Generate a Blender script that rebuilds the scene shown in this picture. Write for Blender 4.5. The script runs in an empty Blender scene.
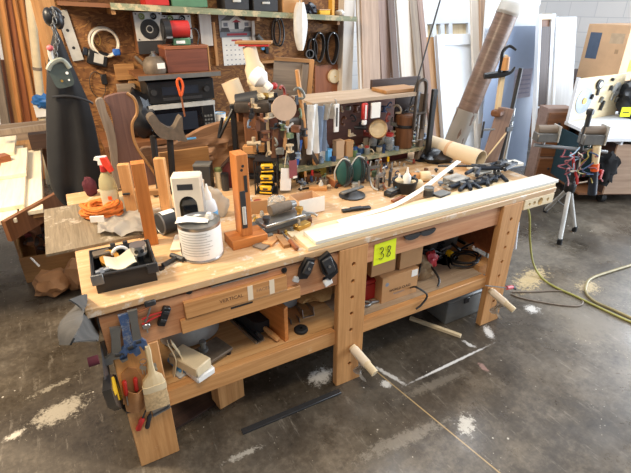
import bpy, bmesh, math, random
from math import radians as R, sin, cos, pi, atan2, sqrt, floor
from mathutils import Vector as V, Matrix, noise
random.seed(7)
SC = bpy.context.scene
COL = SC.collection

# ------------------------------------------------------------------ survey of the place
FOC, PITCH, CAMP, BENCH_DIR = 454.0, R(27), V((0.081, -1.486, 1.75)), R(61.2)
FWD, RGT = V((cos(BENCH_DIR), sin(BENCH_DIR), 0)), V((sin(BENCH_DIR), -cos(BENCH_DIR), 0))
def ray(x, y):
    u = (x-315.5)/FOC; v = (y-236.5)/FOC
    r = FWD*(cos(PITCH)-v*sin(PITCH)) + RGT*u
    r.z = -sin(PITCH)-v*cos(PITCH)
    return r
def PZ(x, y, z):
    r = ray(x, y); return CAMP + r*((z-CAMP.z)/r.z)
def PY(x, y, Y):
    r = ray(x, y); return CAMP + r*((Y-CAMP.y)/r.y)
def PX(x, y, X):
    r = ray(x, y); return CAMP + r*((X-CAMP.x)/r.x)
def mpp(p):                                   # metres per photo pixel at a point
    d = V(p)-CAMP
    return (d.dot(FWD)*cos(PITCH) - d.z*sin(PITCH))/FOC
def PD(x, y, p):                              # the point of the view ray in the upright plane through p facing the camera
    r = ray(x, y); d = V(p)-CAMP
    return CAMP + r*(d.dot(FWD)/r.dot(FWD))
FACE = -(pi/2-BENCH_DIR)                      # heading of something that faces the viewer

# ------------------------------------------------------------------ mesh builder
def T(x=0, y=0, z=0, rz=0, rx=0, ry=0):
    return Matrix.Translation((x, y, z)) @ Matrix.Rotation(rz, 4, 'Z') @ Matrix.Rotation(ry, 4, 'Y') @ Matrix.Rotation(rx, 4, 'X')
def frame(o, z, up=(0, 0, 1)):                # local z along z, local y near up
    z = V(z).normalized(); up = V(up)
    x = up.cross(z)
    if x.length < 1e-4: x = V((1, 0, 0))
    x.normalize(); y = z.cross(x)
    m = Matrix((x, y, z)).transposed().to_4x4(); m.translation = V(o); return m
def smooth_path(pts, n=6, closed=False):
    pts = [V(p) for p in pts]; out = []; N = len(pts)
    rng = range(N) if closed else range(N-1)
    for i in rng:
        g = lambda k: pts[k % N] if closed else pts[max(0, min(N-1, k))]
        a, b, c, d = g(i-1), g(i), g(i+1), g(i+2)
        for k in range(n):
            t = k/n
            out.append(0.5*((2*b)+(c-a)*t+(2*a-5*b+4*c-d)*t*t+(3*b-a-3*c+d)*t**3))
    if not closed: out.append(pts[-1])
    return out
class MB:
    def __init__(s): s.bm = bmesh.new()
    def _x(s, vs, M):
        if M is not None: bmesh.ops.transform(s.bm, matrix=M, verts=vs)
    def box(s, c, d, M=None, bev=0.0, seg=1):
        vs = bmesh.ops.create_cube(s.bm, size=1.0)['verts']
        bmesh.ops.transform(s.bm, matrix=Matrix.Translation(V(c)) @ Matrix.Diagonal((d[0], d[1], d[2], 1)), verts=vs)
        if bev > 0:
            es = list({e for v in vs for e in v.link_edges})
            r = bmesh.ops.bevel(s.bm, geom=es, offset=bev, segments=seg, affect='EDGES', profile=0.5)
            vs = list(set(r['verts']) | {v for v in vs if v.is_valid})
        s._x(vs, M); return s
    def bx(s, a, b, M=None, bev=0.0, seg=1):
        a = V(a); b = V(b); return s.box((a+b)/2, b-a, M, bev, seg)
    def rings(s, rings, closed=True, cap=True, loop=False):
        vr = [[s.bm.verts.new(p) for p in r] for r in rings]
        n = len(vr[0]); m = len(vr)
        for i in range(m if loop else m-1):
            A, B = vr[i], vr[(i+1) % m]
            for k in range(n if closed else n-1):
                try: s.bm.faces.new((A[k], A[(k+1) % n], B[(k+1) % n], B[k]))
                except ValueError: pass
        if cap and closed and not loop:
            s.bm.faces.new(vr[0][::-1]); s.bm.faces.new(vr[-1])
        return s
    def cyl(s, p0, p1, r0, r1=None, seg=14, M=None, cap=True):
        p0 = V(p0); p1 = V(p1); r1 = r0 if r1 is None else r1
        f = frame((0, 0, 0), p1-p0, (0, 0, 1) if abs((p1-p0).normalized().z) < .95 else (0, 1, 0)).to_3x3()
        M = M or Matrix.Identity(4)
        s.rings([[M @ (p + f @ V((r*cos(2*pi*k/seg), r*sin(2*pi*k/seg), 0))) for k in range(seg)] for p, r in ((p0, r0), (p1, r1))], cap=cap)
        return s
    def tube(s, pts, r, seg=7, M=None, closed=False, sm=0):
        n0 = len(pts)
        if sm: pts = smooth_path(pts, sm, closed)
        pts = [V(p) for p in pts]; N = len(pts); out = []; x = None
        if isinstance(r, (list, tuple)) and N != n0:
            q = [i*(n0-1)/(N-1) for i in range(N)]; r = [r[int(a)]+(r[min(n0-1, int(a)+1)]-r[int(a)])*(a-int(a)) for a in q]
        for i, p in enumerate(pts):
            a = pts[(i-1) % N] if (closed or i) else p
            b = pts[(i+1) % N] if (closed or i < N-1) else p
            t = (b-a)
            if t.length < 1e-7: t = V((0, 0, 1))
            t.normalize()
            if x is None:
                x = t.orthogonal().normalized()
            else:
                x = x - t*x.dot(t)
                x = x.normalized() if x.length > 1e-6 else t.orthogonal().normalized()
            y = t.cross(x); rr = r[i] if isinstance(r, (list, tuple)) else r
            out.append([p + x*rr*cos(2*pi*k/seg) + y*rr*sin(2*pi*k/seg) for k in range(seg)])
        if M is not None: out = [[M @ q for q in g] for g in out]
        return s.rings(out, loop=closed)
    def ribbon(s, pts, w, t, side=(0, 0, 1), M=None, sm=0):     # a flat strip along a path: w across, t thick
        if sm: pts = smooth_path(pts, sm)
        pts = [V(p) for p in pts]; out = []; N = len(pts)
        for i, p in enumerate(pts):
            d = (pts[min(N-1, i+1)]-pts[max(0, i-1)]).normalized()
            u = V(side); u = (u-d*u.dot(d)).normalized(); n = d.cross(u)
            g = [p+u*w/2+n*t/2, p-u*w/2+n*t/2, p-u*w/2-n*t/2, p+u*w/2-n*t/2]
            out.append([M @ q for q in g] if M is not None else g)
        return s.rings(out)
    def lathe(s, prof, M=None, seg=20, cap=True):
        M = M or Matrix.Identity(4)
        return s.rings([[M @ V((max(r, 1e-4)*cos(2*pi*k/seg), max(r, 1e-4)*sin(2*pi*k/seg), z)) for k in range(seg)] for r, z in prof], cap=cap)
    def prism(s, out, t, M=None):                               # outline in local x,y; thickness along z from 0
        M = M or Matrix.Identity(4)
        return s.rings([[M @ V((x, y, z)) for x, y in out] for z in (0, t)])
    def ball(s, c, r, M=None, sub=2, amp=0.0, fr=3.0, seed=0, flat=None):
        vs = bmesh.ops.create_icosphere(s.bm, subdivisions=sub, radius=1.0)['verts']
        r = V(r) if hasattr(r, '__len__') else V((r, r, r))
        for v in vs:
            p = v.co.copy(); k = 1.0
            if amp: k += amp*noise.noise(p*fr+V((seed*3.1, seed*1.7, 0))) + amp*.5*noise.noise(p*fr*2.7+V((0, seed*2.3, 5)))
            q = V((p.x*r.x*k, p.y*r.y*k, p.z*r.z*k))
            if flat is not None: q.z = max(q.z, -flat)
            v.co = V(c)+q
        s._x(vs, M); return s
    def grid(s, fn, nu, nv, t=0.0, M=None):                     # surface fn(u,v) with a real thickness t
        P = [[V(fn(i/nu, j/nv)) for j in range(nv+1)] for i in range(nu+1)]
        def nrm(i, j):
            a = P[min(nu, i+1)][j]-P[max(0, i-1)][j]; b = P[i][min(nv, j+1)]-P[i][max(0, j-1)]
            n = a.cross(b); return n.normalized() if n.length > 1e-9 else V((0, 0, 1))
        M = M or Matrix.Identity(4)
        A = [[s.bm.verts.new(M @ P[i][j]) for j in range(nv+1)] for i in range(nu+1)]
        B = [[s.bm.verts.new(M @ (P[i][j]-nrm(i, j)*t)) for j in range(nv+1)] for i in range(nu+1)]
        f = s.bm.faces.new
        for i in range(nu):
            for j in range(nv):
                f((A[i][j], A[i+1][j], A[i+1][j+1], A[i][j+1])); f((B[i][j], B[i][j+1], B[i+1][j+1], B[i+1][j]))
        for i in range(nu):
            f((A[i][0], B[i][0], B[i+1][0], A[i+1][0])); f((A[i][nv], A[i+1][nv], B[i+1][nv], B[i][nv]))
        for j in range(nv):
            f((A[0][j], A[0][j+1], B[0][j+1], B[0][j])); f((A[nu][j], B[nu][j], B[nu][j+1], A[nu][j+1]))
        return s
    def merge(s, o, M=None):
        me = bpy.data.meshes.new('tmp'); o.bm.to_mesh(me)
        n = len(s.bm.verts); s.bm.from_mesh(me); s.bm.verts.ensure_lookup_table()
        s._x(s.bm.verts[n:], M); bpy.data.meshes.remove(me); return s
def mesh_of(name, mb, mat, M=None, ang=38):
    bm = mb.bm
    if M is not None: bmesh.ops.transform(bm, matrix=M, verts=bm.verts[:])
    bmesh.ops.recalc_face_normals(bm, faces=bm.faces[:])
    lim = R(ang)
    for f in bm.faces: f.smooth = True
    for e in bm.edges:
        e.smooth = len(e.link_faces) == 2 and e.calc_face_angle(0) < lim
    me = bpy.data.meshes.new(name); bm.to_mesh(me); bm.free()
    if mat is not None: me.materials.append(mat)
    return me
def mw(o): return Matrix.LocRotScale(o.location, o.rotation_euler, o.scale)
def wmat(o):
    m = mw(o)
    return wmat(o.parent) @ m if o.parent else m
def props(o, label=None, cat=None, group=None, kind=None):
    if label: o['label'] = label
    if cat: o['category'] = cat
    if group: o['group'] = group
    if kind: o['kind'] = kind
    return o
def put(o, M):
    l, q, sc = M.decompose(); o.location = l; o.rotation_euler = q.to_euler(); o.scale = (1, 1, 1); return o
def thing(name, label, cat, M=None, group=None):                # an Empty at the thing's base
    o = bpy.data.objects.new(name, None); COL.objects.link(o); o.empty_display_size = .05
    if M is not None: put(o, M if isinstance(M, Matrix) else Matrix.Translation(V(M)))
    return props(o, label, cat, group)
def part(name, mb, mat, parent, world=False, label=None, ang=38):
    M = wmat(parent).inverted() if world else None
    o = bpy.data.objects.new(name, mesh_of(name, mb, mat, M, ang)); COL.objects.link(o); o.parent = parent
    return props(o, label)
def single(name, mb, mat, label, cat, M=None, group=None, kind=None, world=False, ang=38):   # a thing that is one mesh
    o = bpy.data.objects.new(name, None if False else bpy.data.meshes.new('x'))
    if M is not None: put(o, M if isinstance(M, Matrix) else Matrix.Translation(V(M)))
    o.data = mesh_of(name, mb, mat, mw(o).inverted() if world else None, ang); COL.objects.link(o)
    return props(o, label, cat, group, kind)
def struct(name, mb, mat):
    o = bpy.data.objects.new(name, mesh_of(name, mb, mat)); COL.objects.link(o); return props(o, kind='structure')
def kids(o): return [c for c in bpy.data.objects if c.parent == o]
def dup(o, M=None, label=None, parent=None):
    c = o.copy(); COL.objects.link(c); c.parent = parent
    if M is not None: put(c, M)
    if label: c['label'] = label
    for ch in kids(o): dup(ch, None, None, c)
    return c
def cut(o, mb):                                                  # drill a part with a cutter shape given in the part's own space
    k = bpy.data.objects.new('cutter', mesh_of('cutter', mb, None)); COL.objects.link(k)
    k.matrix_world = wmat(o)
    m = o.modifiers.new('b', 'BOOLEAN'); m.operation = 'DIFFERENCE'; m.object = k; m.solver = 'EXACT'
    bpy.context.view_layer.update()
    ev = o.evaluated_get(bpy.context.evaluated_depsgraph_get())
    me = bpy.data.meshes.new_from_object(ev); o.modifiers.clear(); me.polygons.foreach_set('use_smooth', [False]*len(me.polygons)); old = o.data; o.data = me
    bpy.data.meshes.remove(old); bpy.data.objects.remove(k)
def board(name, label, cat, p0, p1, w, t, mat, up=(0, 0, 1), group=None, bev=.0015):   # a straight board from p0 to p1: w across (local x), t along up
    p0 = V(p0); p1 = V(p1); M = frame(p0, p1-p0, up)
    return single(name, MB().bx((-w/2, -t/2, 0), (w/2, t/2, (p1-p0).length), bev=bev), mat, label, cat, M, group)
def text(body, size, mat, M, parent, name='lettering', align='CENTER', depth=.0004, bold=0.0):
    cu = bpy.data.curves.new(name, 'FONT'); cu.body = body; cu.size = size; cu.align_x = align; cu.align_y = 'CENTER'
    cu.extrude = depth; cu.offset = bold; cu.materials.append(mat); cu.resolution_u = 2
    o = bpy.data.objects.new(name, cu); COL.objects.link(o)
    bpy.context.view_layer.update()
    me = bpy.data.meshes.new_from_object(o.evaluated_get(bpy.context.evaluated_depsgraph_get()))
    bpy.data.objects.remove(o); me.name = name
    o = bpy.data.objects.new(name, me); COL.objects.link(o); o.parent = parent
    put(o, M); return o
WORLD, P_DOOR, P_C1, P_C2, P_C3, EXPO = .40, 450, 54, 150, 95, 0.28
# ------------------------------------------------------------------ materials
def lin(h):
    h = h.lstrip('#'); c = [int(h[i:i+2], 16)/255 for i in (0, 2, 4)]
    return tuple(x/12.92 if x <= .04045 else ((x+.055)/1.055)**2.4 for x in c)+(1,)
class NT:
    def __init__(s, name):
        s.m = bpy.data.materials.new(name); s.m.use_nodes = True; s.t = s.m.node_tree; s.n = s.t.nodes
        s.b = s.n['Principled BSDF']
    def add(s, typ, **kw):
        o = s.n.new(typ)
        for k, v in kw.items():
            if k in o.inputs: o.inputs[k].default_value = v
            else: setattr(o, k, v)
        return o
    def l(s, a, b): s.t.links.new(a, b)
    def math(s, op, a, b=None, c=None, clamp=False):
        o = s.n.new('ShaderNodeMath'); o.operation = op; o.use_clamp = clamp
        for i, q in enumerate((a, b, c)):
            if q is None: continue
            if isinstance(q, (int, float)): o.inputs[i].default_value = q
            else: s.l(q, o.inputs[i])
        return o.outputs[0]
    def mix(s, f, a, b, mode='MIX'):
        o = s.n.new('ShaderNodeMix'); o.data_type = 'RGBA'; o.blend_type = mode
        for i, q in ((0, f), (6, a), (7, b)):
            if isinstance(q, (int, float)): o.inputs[i].default_value = q
            elif isinstance(q, tuple): o.inputs[i].default_value = q
            else: s.l(q, o.inputs[i])
        return o.outputs[2]
    def coord(s, scale=(1, 1, 1), loc=(0, 0, 0)):
        tc = s.n.new('ShaderNodeTexCoord'); mp = s.n.new('ShaderNodeMapping')
        mp.inputs['Scale'].default_value = scale; mp.inputs['Location'].default_value = loc
        s.l(tc.outputs['Object'], mp.inputs['Vector']); return mp.outputs[0]
    def noise(s, vec, sc, det=4, rough=.6, dist=0):
        o = s.add('ShaderNodeTexNoise', Scale=sc, Detail=det, Roughness=rough, Distortion=dist); s.l(vec, o.inputs['Vector']); return o.outputs['Fac']
    def ramp(s, f, stops):
        o = s.n.new('ShaderNodeValToRGB'); r = o.color_ramp
        while len(r.elements) < len(stops): r.elements.new(.5)
        for e, (p, c) in zip(r.elements, stops): e.position = p; e.color = c
        s.l(f, o.inputs[0]); return o.outputs[0]
    def bump(s, h, st=.2, d=.01):
        o = s.add('ShaderNodeBump', Strength=st, Distance=d); s.l(h, o.inputs['Height']); s.l(o.outputs[0], s.b.inputs['Normal'])
    def out(s, col, rough=.6, metal=0.0, spec=None):
        if isinstance(col, tuple): s.b.inputs['Base Color'].default_value = col
        else: s.l(col, s.b.inputs['Base Color'])
        if isinstance(rough, (int, float)): s.b.inputs['Roughness'].default_value = rough
        else: s.l(rough, s.b.inputs['Roughness'])
        s.b.inputs['Metallic'].default_value = metal
        if spec is not None: s.b.inputs['Specular IOR Level'].default_value = spec
        return s.m
def plain(name, h, rough=.55, metal=0.0, var=.18, sc=14, bump=0.0):
    n = NT(name); c = lin(h); v = n.coord()
    f = n.noise(v, sc, 5, .65)
    dk = tuple(x*(1-var) for x in c[:3])+(1,); lt = tuple(min(1, x*(1+var*.7)) for x in c[:3])+(1,)
    col = n.ramp(f, [(.3, dk), (.7, lt)])
    if bump: n.bump(f, bump, .004)
    return n.out(col, rough, metal)
def wood(name, h1, h2, axis='X', rough=.55, sc=1.0, grain=7.0, wear=None, wf=.62):
    n = NT(name); st = [grain*sc*3.2]*3; st['XYZ'.index(axis)] = grain*sc*.16
    v = n.coord(tuple(st), (3.1, 1.7, .3))
    f = n.noise(v, 1.6, 6, .62, .9); f2 = n.noise(v, 9, 3, .7)
    k = n.math('ADD', n.math('MULTIPLY', f, .78), n.math('MULTIPLY', f2, .22))
    col = n.ramp(k, [(.30, lin(h2)), (.68, lin(h1))])
    w = n.coord((1, 1, 1)); blot = n.noise(w, 5, 4, .6)
    col = n.mix(n.math('MULTIPLY', blot, .35), col, n.mix(1.0, col, (.55, .5, .45, 1), 'MULTIPLY'))
    if wear:
        m = n.ramp(n.noise(w, 9, 8, .75), [(wf, (0, 0, 0, 1)), (wf+.07, (1, 1, 1, 1))])
        col = n.mix(n.math('MULTIPLY', m, .8), col, lin(wear))
    n.bump(k, .12, .002)
    return n.out(col, rough)
def clearish(name, h, alpha=.5, rough=.2):
    n = NT(name); m = n.out(lin(h), rough); n.b.inputs['Transmission Weight'].default_value = 1-alpha; n.b.inputs['IOR'].default_value = 1.2; return m
W = {}
def axes(key, h1, h2, **kw):
    for a in 'XYZ': W[key+a] = wood('wood_'+key+a, h1, h2, a, **kw)
axes('bench', '#dcb07a', '#b9854c'); axes('pine', '#f4e2bd', '#e0c696'); axes('fir', '#dfa86c', '#b47c46', wear='#e6c79c', wf=.66); axes('orange', '#d58842', '#ad6428')
axes('oak', '#b98a55', '#8d6236'); axes('brown', '#8a5a36', '#5e3a20'); axes('walnut', '#7d5c50', '#5b413a'); axes('dark', '#4a342a', '#2c1e18')
axes('red', '#a4643c', '#7a4324'); axes('grey', '#9a8a78', '#6e6052'); axes('dusty', '#bfa88c', '#967c60', wear='#d8c8b2', wf=.6); axes('white', '#e6ded2', '#cfc4b6', grain=3); axes('tan', '#c2a58c', '#9d8069'); axes('mauve', '#a58a7c', '#7f675a'); axes('umber', '#6f5a4e', '#4c3c34'); axes('amber', '#dc9a58', '#a8682f')
TOP = wood('bench_top_wood', '#dfbd91', '#b98a58', 'X', wear='#dcd0bd', wf=.55)
APR = wood('apron_reddish_wood', '#dba679', '#b5754a', 'X', wear='#ecd9bf', wf=.64)
PLY = wood('weathered_plywood', '#96866d', '#675a45', 'Y', sc=2.6, wear='#bdb19e', wf=.55)
BLACK = plain('black_plastic', '#1b1b1c', .4); DGREY = plain('dark_grey_metal', '#3a3a3b', .45, .3); MGREY = plain('grey_metal', '#7d7c78', .42, .55)
STEEL = plain('steel', '#b8b8b6', .28, .9); LGREY = plain('light_grey_paint', '#b9b7b0', .5); GREYP = plain('grey_plastic', '#6a6964', .5)
WHITE = plain('white_plastic', '#e9e6de', .42, 0, .06); CREAM = plain('cream_plastic', '#dcc9a4', .5, 0, .1); IVORY = plain('ivory_enamel', '#e3d6c0', .45, 0, .08)
WPAINT = plain('white_paint', '#e4e9ee', .5, 0, .06, 5); WTRIM = plain('white_primed_trim', '#dedacd', .45, 0, .04, 6)
RED = plain('red_plastic', '#b02a25', .4); BLUE = plain('blue_plastic', '#2a5fae', .42); SKYBL = plain('light_blue_plastic', '#5fa8d8', .4)
YELLOW = plain('yellow_plastic', '#e2b016', .42); ORANGE = plain('orange_plastic', '#e05a1c', .45); GREEN = plain('green_paint', '#4c7355', .55)
TEAL = plain('teal_rubber', '#20504a', .5); OLIVE = plain('olive_plastic', '#6f7a4a', .5); PINK = plain('pink_plastic', '#d86a70', .5)
CARD = plain('cardboard', '#bd8f5f', .85, 0, .12, 6); CARDL = plain('pale_cardboard', '#cba681', .85, 0, .1, 6); TUBEC = plain('pale_cardboard_tube', '#d8c4a4', .75, 0, .08, 5)
PAPER = plain('paper', '#ece8de', .8, 0, .05); BROWNP = plain('brown_paper', '#a8794e', .85, 0, .2, 9)
INK = plain('black_ink', '#26211c', .7); REDINK = plain('red_ink', '#b8434a', .7); GREYINK = plain('grey_ink', '#8a8d92', .7)
LEATH = plain('black_leather', '#161617', .72, 0, .35, 9, .25); TANL = plain('tan_leather', '#a6764a', .7, 0, .3, 12, .2)
CLOTHB = plain('blue_grey_cloth', '#6f7f95', .85, 0, .2); CLOTHW = plain('white_cloth', '#dcdcd8', .85, 0, .12, 20, .3); CLOTHG = plain('grey_cloth', '#55524d', .9, 0, .25, 14, .3)
NEON = plain('neon_yellow_paper', '#e6f21a', .7, 0, .03); RUBBER = plain('black_rubber', '#151516', .7); GLOSSB = plain('glossy_black_glass', '#0d1016', .12)
BRASS = plain('brass', '#b8914a', .35, .8); HOSE = plain('tan_hose', '#a2946a', .5); HOSEY = plain('yellow_hose', '#a19c4c', .5)
ROPE = plain('orange_rope_fibre', '#d9762a', .75, 0, .3, 60, .4); BRIST = plain('bristle', '#c9ab7e', .8, 0, .35, 70, .5)
FILM = clearish('milky_plastic_film', '#cdc6ba', .4, .35); CLEAR = clearish('clear_plastic', '#dfe6e8', .25, .12); WAX = clearish('milky_bottle', '#e8edf0', .75, .4)
BURNT = plain('scorched_metal', '#4b423a', .5, .5, .4, 30); MAROON = plain('maroon_paint', '#5d2423', .5); WINE = plain('wine_cloth', '#501722', .85)
BAGB = plain('black_bag_film', '#14161b', .38, 0, .3, 8); NAVY = plain('navy_plastic', '#1c232f', .45); HIDE = plain('grey_brown_casting', '#6e6152', .6, .3, .3, 25)
FELT = plain('beige_disc_paper', '#b7a08c', .85, 0, .1); TAPE = plain('translucent_tape', '#ecd9bb', .35, 0, .06)
def osb():
    n = NT('osb_board'); v = n.coord((1, 1, 1))
    vo = n.add('ShaderNodeTexVoronoi', Scale=26.0, Randomness=1.0); mp = n.coord((1.0, 1, 2.0))
    wob = n.add('ShaderNodeTexNoise', Scale=3.0, Detail=2.0); n.l(mp, wob.inputs['Vector'])
    mv = n.add('ShaderNodeVectorMath', operation='ADD'); n.l(mp, mv.inputs[0]); n.l(wob.outputs['Color'], mv.inputs[1]); n.l(mv.outputs[0], vo.inputs['Vector'])
    c = n.ramp(vo.outputs['Color'], [(.1, lin('#4c2f17')), (.5, lin('#7a502b')), (.9, lin('#a87a44'))])
    f = n.noise(v, 4, 5, .6); c = n.mix(n.math('MULTIPLY', f, .6), c, lin('#7a4d22')); n.bump(vo.outputs['Color'], .15, .003)
    return n.out(c, .75)
def stretch_noise_mat(name, h1, h2, sc, rough):
    n = NT(name); c = n.ramp(n.noise(n.coord(sc), 3, 6, .7), [(.3, lin(h2)), (.7, lin(h1))]); return n.out(c, rough)
BURL = wood('burl_wood', '#b08560', '#5e3f28', 'X', sc=.9, grain=5)
KRAFT = stretch_noise_mat('brown_fibre_tube', '#876d5d', '#5c493d', (2, 2, 14), .35)
OSB = osb()
def concrete():
    n = NT('stained_concrete'); v = n.coord()
    big = n.noise(v, .55, 6, .6, .4); mid = n.noise(v, 3.2, 8, .7); fine = n.noise(v, 38, 4, .7)
    k = n.math('ADD', n.math('MULTIPLY', big, .45), n.math('ADD', n.math('MULTIPLY', mid, .38), n.math('MULTIPLY', fine, .17)))
    col = n.ramp(k, [(.40, lin('#2f281f')), (.5, lin('#50483d')), (.6, lin('#7a7061'))])
    # paler dusty slab towards the open door side
    sx = n.add('ShaderNodeSeparateXYZ'); n.l(v, sx.inputs[0]); X, Y = sx.outputs[0], sx.outputs[1]
    dust = n.ramp(n.noise(v, 1.3, 9, .74), [(.5, (0, 0, 0, 1)), (.75, (1, 1, 1, 1))])
    col = n.mix(n.math('MULTIPLY', dust, .3), col, lin('#a39a8b'))
    # drips of paint, a worn patch, sawdust and chalk rubbings: marks with a shape of their own
    v2 = n.add('ShaderNodeTexVoronoi', Scale=38.0, Randomness=1.0); n.l(v, v2.inputs['Vector'])
    sp2 = n.math('LESS_THAN', n.math('ADD', v2.outputs['Distance'], n.math('MULTIPLY', n.noise(v, 3.1, 4, .7), .6)), .335)
    col = n.mix(n.math('MULTIPLY', sp2, .7), col, lin('#c3b9a6'))
    sc = n.ramp(n.noise(n.coord((14, 2.2, 1)), 2.2, 8, .8), [(.57, (0, 0, 0, 1)), (.64, (1, 1, 1, 1))]); col = n.mix(n.math('MULTIPLY', sc, .28), col, lin('#a9a091'))
    vo = n.add('ShaderNodeTexVoronoi', Scale=17.0, Randomness=1.0); n.l(v, vo.inputs['Vector'])
    spot = n.math('LESS_THAN', n.math('ADD', vo.outputs['Distance'], n.math('MULTIPLY', n.noise(v, 2.0, 3, .6), .55)), .30)
    col = n.mix(n.math('MULTIPLY', spot, .8), col, lin('#cfc8ba'))
    wn = n.noise(v, 26, 8, .8); wn2 = n.noise(v, 85, 5, .75)
    def ell(cx, cy, rx, ry, ang, h, st=.85, ragged=1.1):
        nonlocal col
        dx = n.math('SUBTRACT', X, cx); dy = n.math('SUBTRACT', Y, cy); c, s_ = cos(ang), sin(ang)
        a = n.math('DIVIDE', n.math('ADD', n.math('MULTIPLY', dx, c), n.math('MULTIPLY', dy, s_)), rx)
        b = n.math('DIVIDE', n.math('SUBTRACT', n.math('MULTIPLY', dy, c), n.math('MULTIPLY', dx, s_)), ry)
        d = n.math('SQRT', n.math('ADD', n.math('MULTIPLY', a, a), n.math('MULTIPLY', b, b)))
        d = n.math('ADD', d, n.math('MULTIPLY', n.math('SUBTRACT', wn, .5), ragged*3)); d = n.math('ADD', d, n.math('MULTIPLY', n.math('SUBTRACT', wn2, .5), ragged*1.6))
        m = n.math('MULTIPLY', n.math('SUBTRACT', .85, d), 2.6, clamp=True)
        col = n.mix(n.math('MULTIPLY', m, st), col, lin(h))
    def stroke(p, q, w, h, st=.8, ragged=.6):
        p, q = V(p), V(q); d = q-p; m = (p+q)/2
        ell(m.x, m.y, d.length/2*1.15, w, atan2(d.y, d.x), h, st, ragged)
    a = PZ(60, 411, 0); b = PZ(90, 396, 0); e = PZ(32, 425, 0)
    ell(a.x, a.y, .15, .09, atan2((b-e).y, (b-e).x), '#b9b09d', .8, .9)
    a = PZ(15, 435, 0); ell(a.x, a.y, .055, .03, .2, '#d8d0bf', .9, .8)
    a = PZ(50, 388, 0); ell(a.x, a.y, .12, .02, .2, '#a89f8d', .6, 1.9)
    stroke(PZ(404, 386, 0), PZ(494, 343, 0), .012, '#e6e4de', .95, .35)
    stroke(PZ(372, 365, 0), PZ(408, 386, 0), .018, '#d9d6ce', .8, .7); stroke(PZ(462, 340, 0), PZ(476, 348, 0), .02, '#e0ddd6', .9, .7)
    stroke(PZ(486, 325, 0), PZ(492, 340, 0), .035, '#e2e0da', .9, .8)
    stroke(PZ(350, 462, 0), PZ(452, 418, 0), .045, '#9a9386', .45, 1.0); a = PZ(466, 425, 0); ell(a.x, a.y, .08, .05, .6, '#c9c5ba', .8, 1.1)
    stroke(PZ(380, 381, 0), PZ(392, 387, 0), .03, '#dedbd2', .85, .8); stroke(PZ(478, 362, 0), PZ(488, 372, 0), .022, '#c09a90', .6, .8)
    a = PZ(531, 279, 0); ell(a.x, a.y, .24, .10, .3, '#c9b183', .9, 1.2); a = PZ(588, 287, 0); ell(a.x, a.y, .12, .08, .3, '#c9b48c', .8, 1.2)
    a = PZ(532, 309, 0); ell(a.x, a.y, .06, .06, .3, '#dedad2', .9, .9); a = PZ(320, 377, 0); ell(a.x, a.y, .09, .07, .3, '#d5d2ca', .8, .9)
    stroke(PZ(226, 462, 0), PZ(262, 446, 0), .02, '#c2bcae', .7, 1.2)
    stroke(PZ(395, 400, 0), PZ(470, 370, 0), .035, '#8b8273', .5, .9)
    jp, jq = PZ(376, 371, 0), PZ(500, 473, 0); d = (jq-jp); L = d.length; d = d/L
    t = n.math('ADD', n.math('MULTIPLY', n.math('SUBTRACT', X, jp.x), d.y), n.math('MULTIPLY', n.math('SUBTRACT', Y, jp.y), -d.x))
    j = n.math('LESS_THAN', n.math('ABSOLUTE', t), .0035); col = n.mix(n.math('MULTIPLY', j, .75), col, lin('#b79c6c'))
    n.bump(k, .08, .004)
    ro = n.ramp(n.noise(v, 2.2, 6, .65), [(.35, (.2, .2, .2, 1)), (.7, (.5, .5, .5, 1))])
    return n.out(col, ro)
FLOORM = concrete()
def blockwall():
    n = NT('painted_block_wall'); v = n.coord((1, 1, 1)); sx = n.add('ShaderNodeSeparateXYZ'); n.l(v, sx.inputs[0])
    cb = n.add('ShaderNodeCombineXYZ'); n.l(n.math('ADD', sx.outputs[0], sx.outputs[1]), cb.inputs[0]); n.l(sx.outputs[2], cb.inputs[1])
    br = n.add('ShaderNodeTexBrick', Color1=lin('#eceded'), Color2=lin('#e6e8ea'), Mortar=lin('#d6d9dc'), Scale=1.0); br.inputs['Mortar Size'].default_value = .006
    br.inputs['Brick Width'].default_value = .4; br.inputs['Row Height'].default_value = .2; n.l(cb.outputs[0], br.inputs['Vector'])
    n.bump(br.outputs['Fac'], -.3, .006); return n.out(br.outputs['Color'], .7)
BLOCKW = blockwall()
# ------------------------------------------------------------------ the setting
struct('floor', MB().bx((-5, -4.5, -.1), (7.1, 5, 0)), FLOORM)
struct('wall_back', MB().bx((-5, 4.6, 0), (7.1, 4.75, 3.3)), BLOCKW)
struct('wall_right', MB().bx((6.95, 1.35, 0), (7.1, 4.6, 3.3)), BLOCKW)
struct('wall_partition', MB().bx((.13, 2.25, 0), (2.36, 2.29, 2.2)), OSB)
struct('trim_1', MB().bx((.06, 2.16, 0), (.128, 2.29, 2.3), bev=.003), W['oakZ'])
struct('trim_2', MB().bx((2.36, 2.16, 0), (2.47, 2.29, 2.3), bev=.003), W['whiteZ'])
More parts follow.
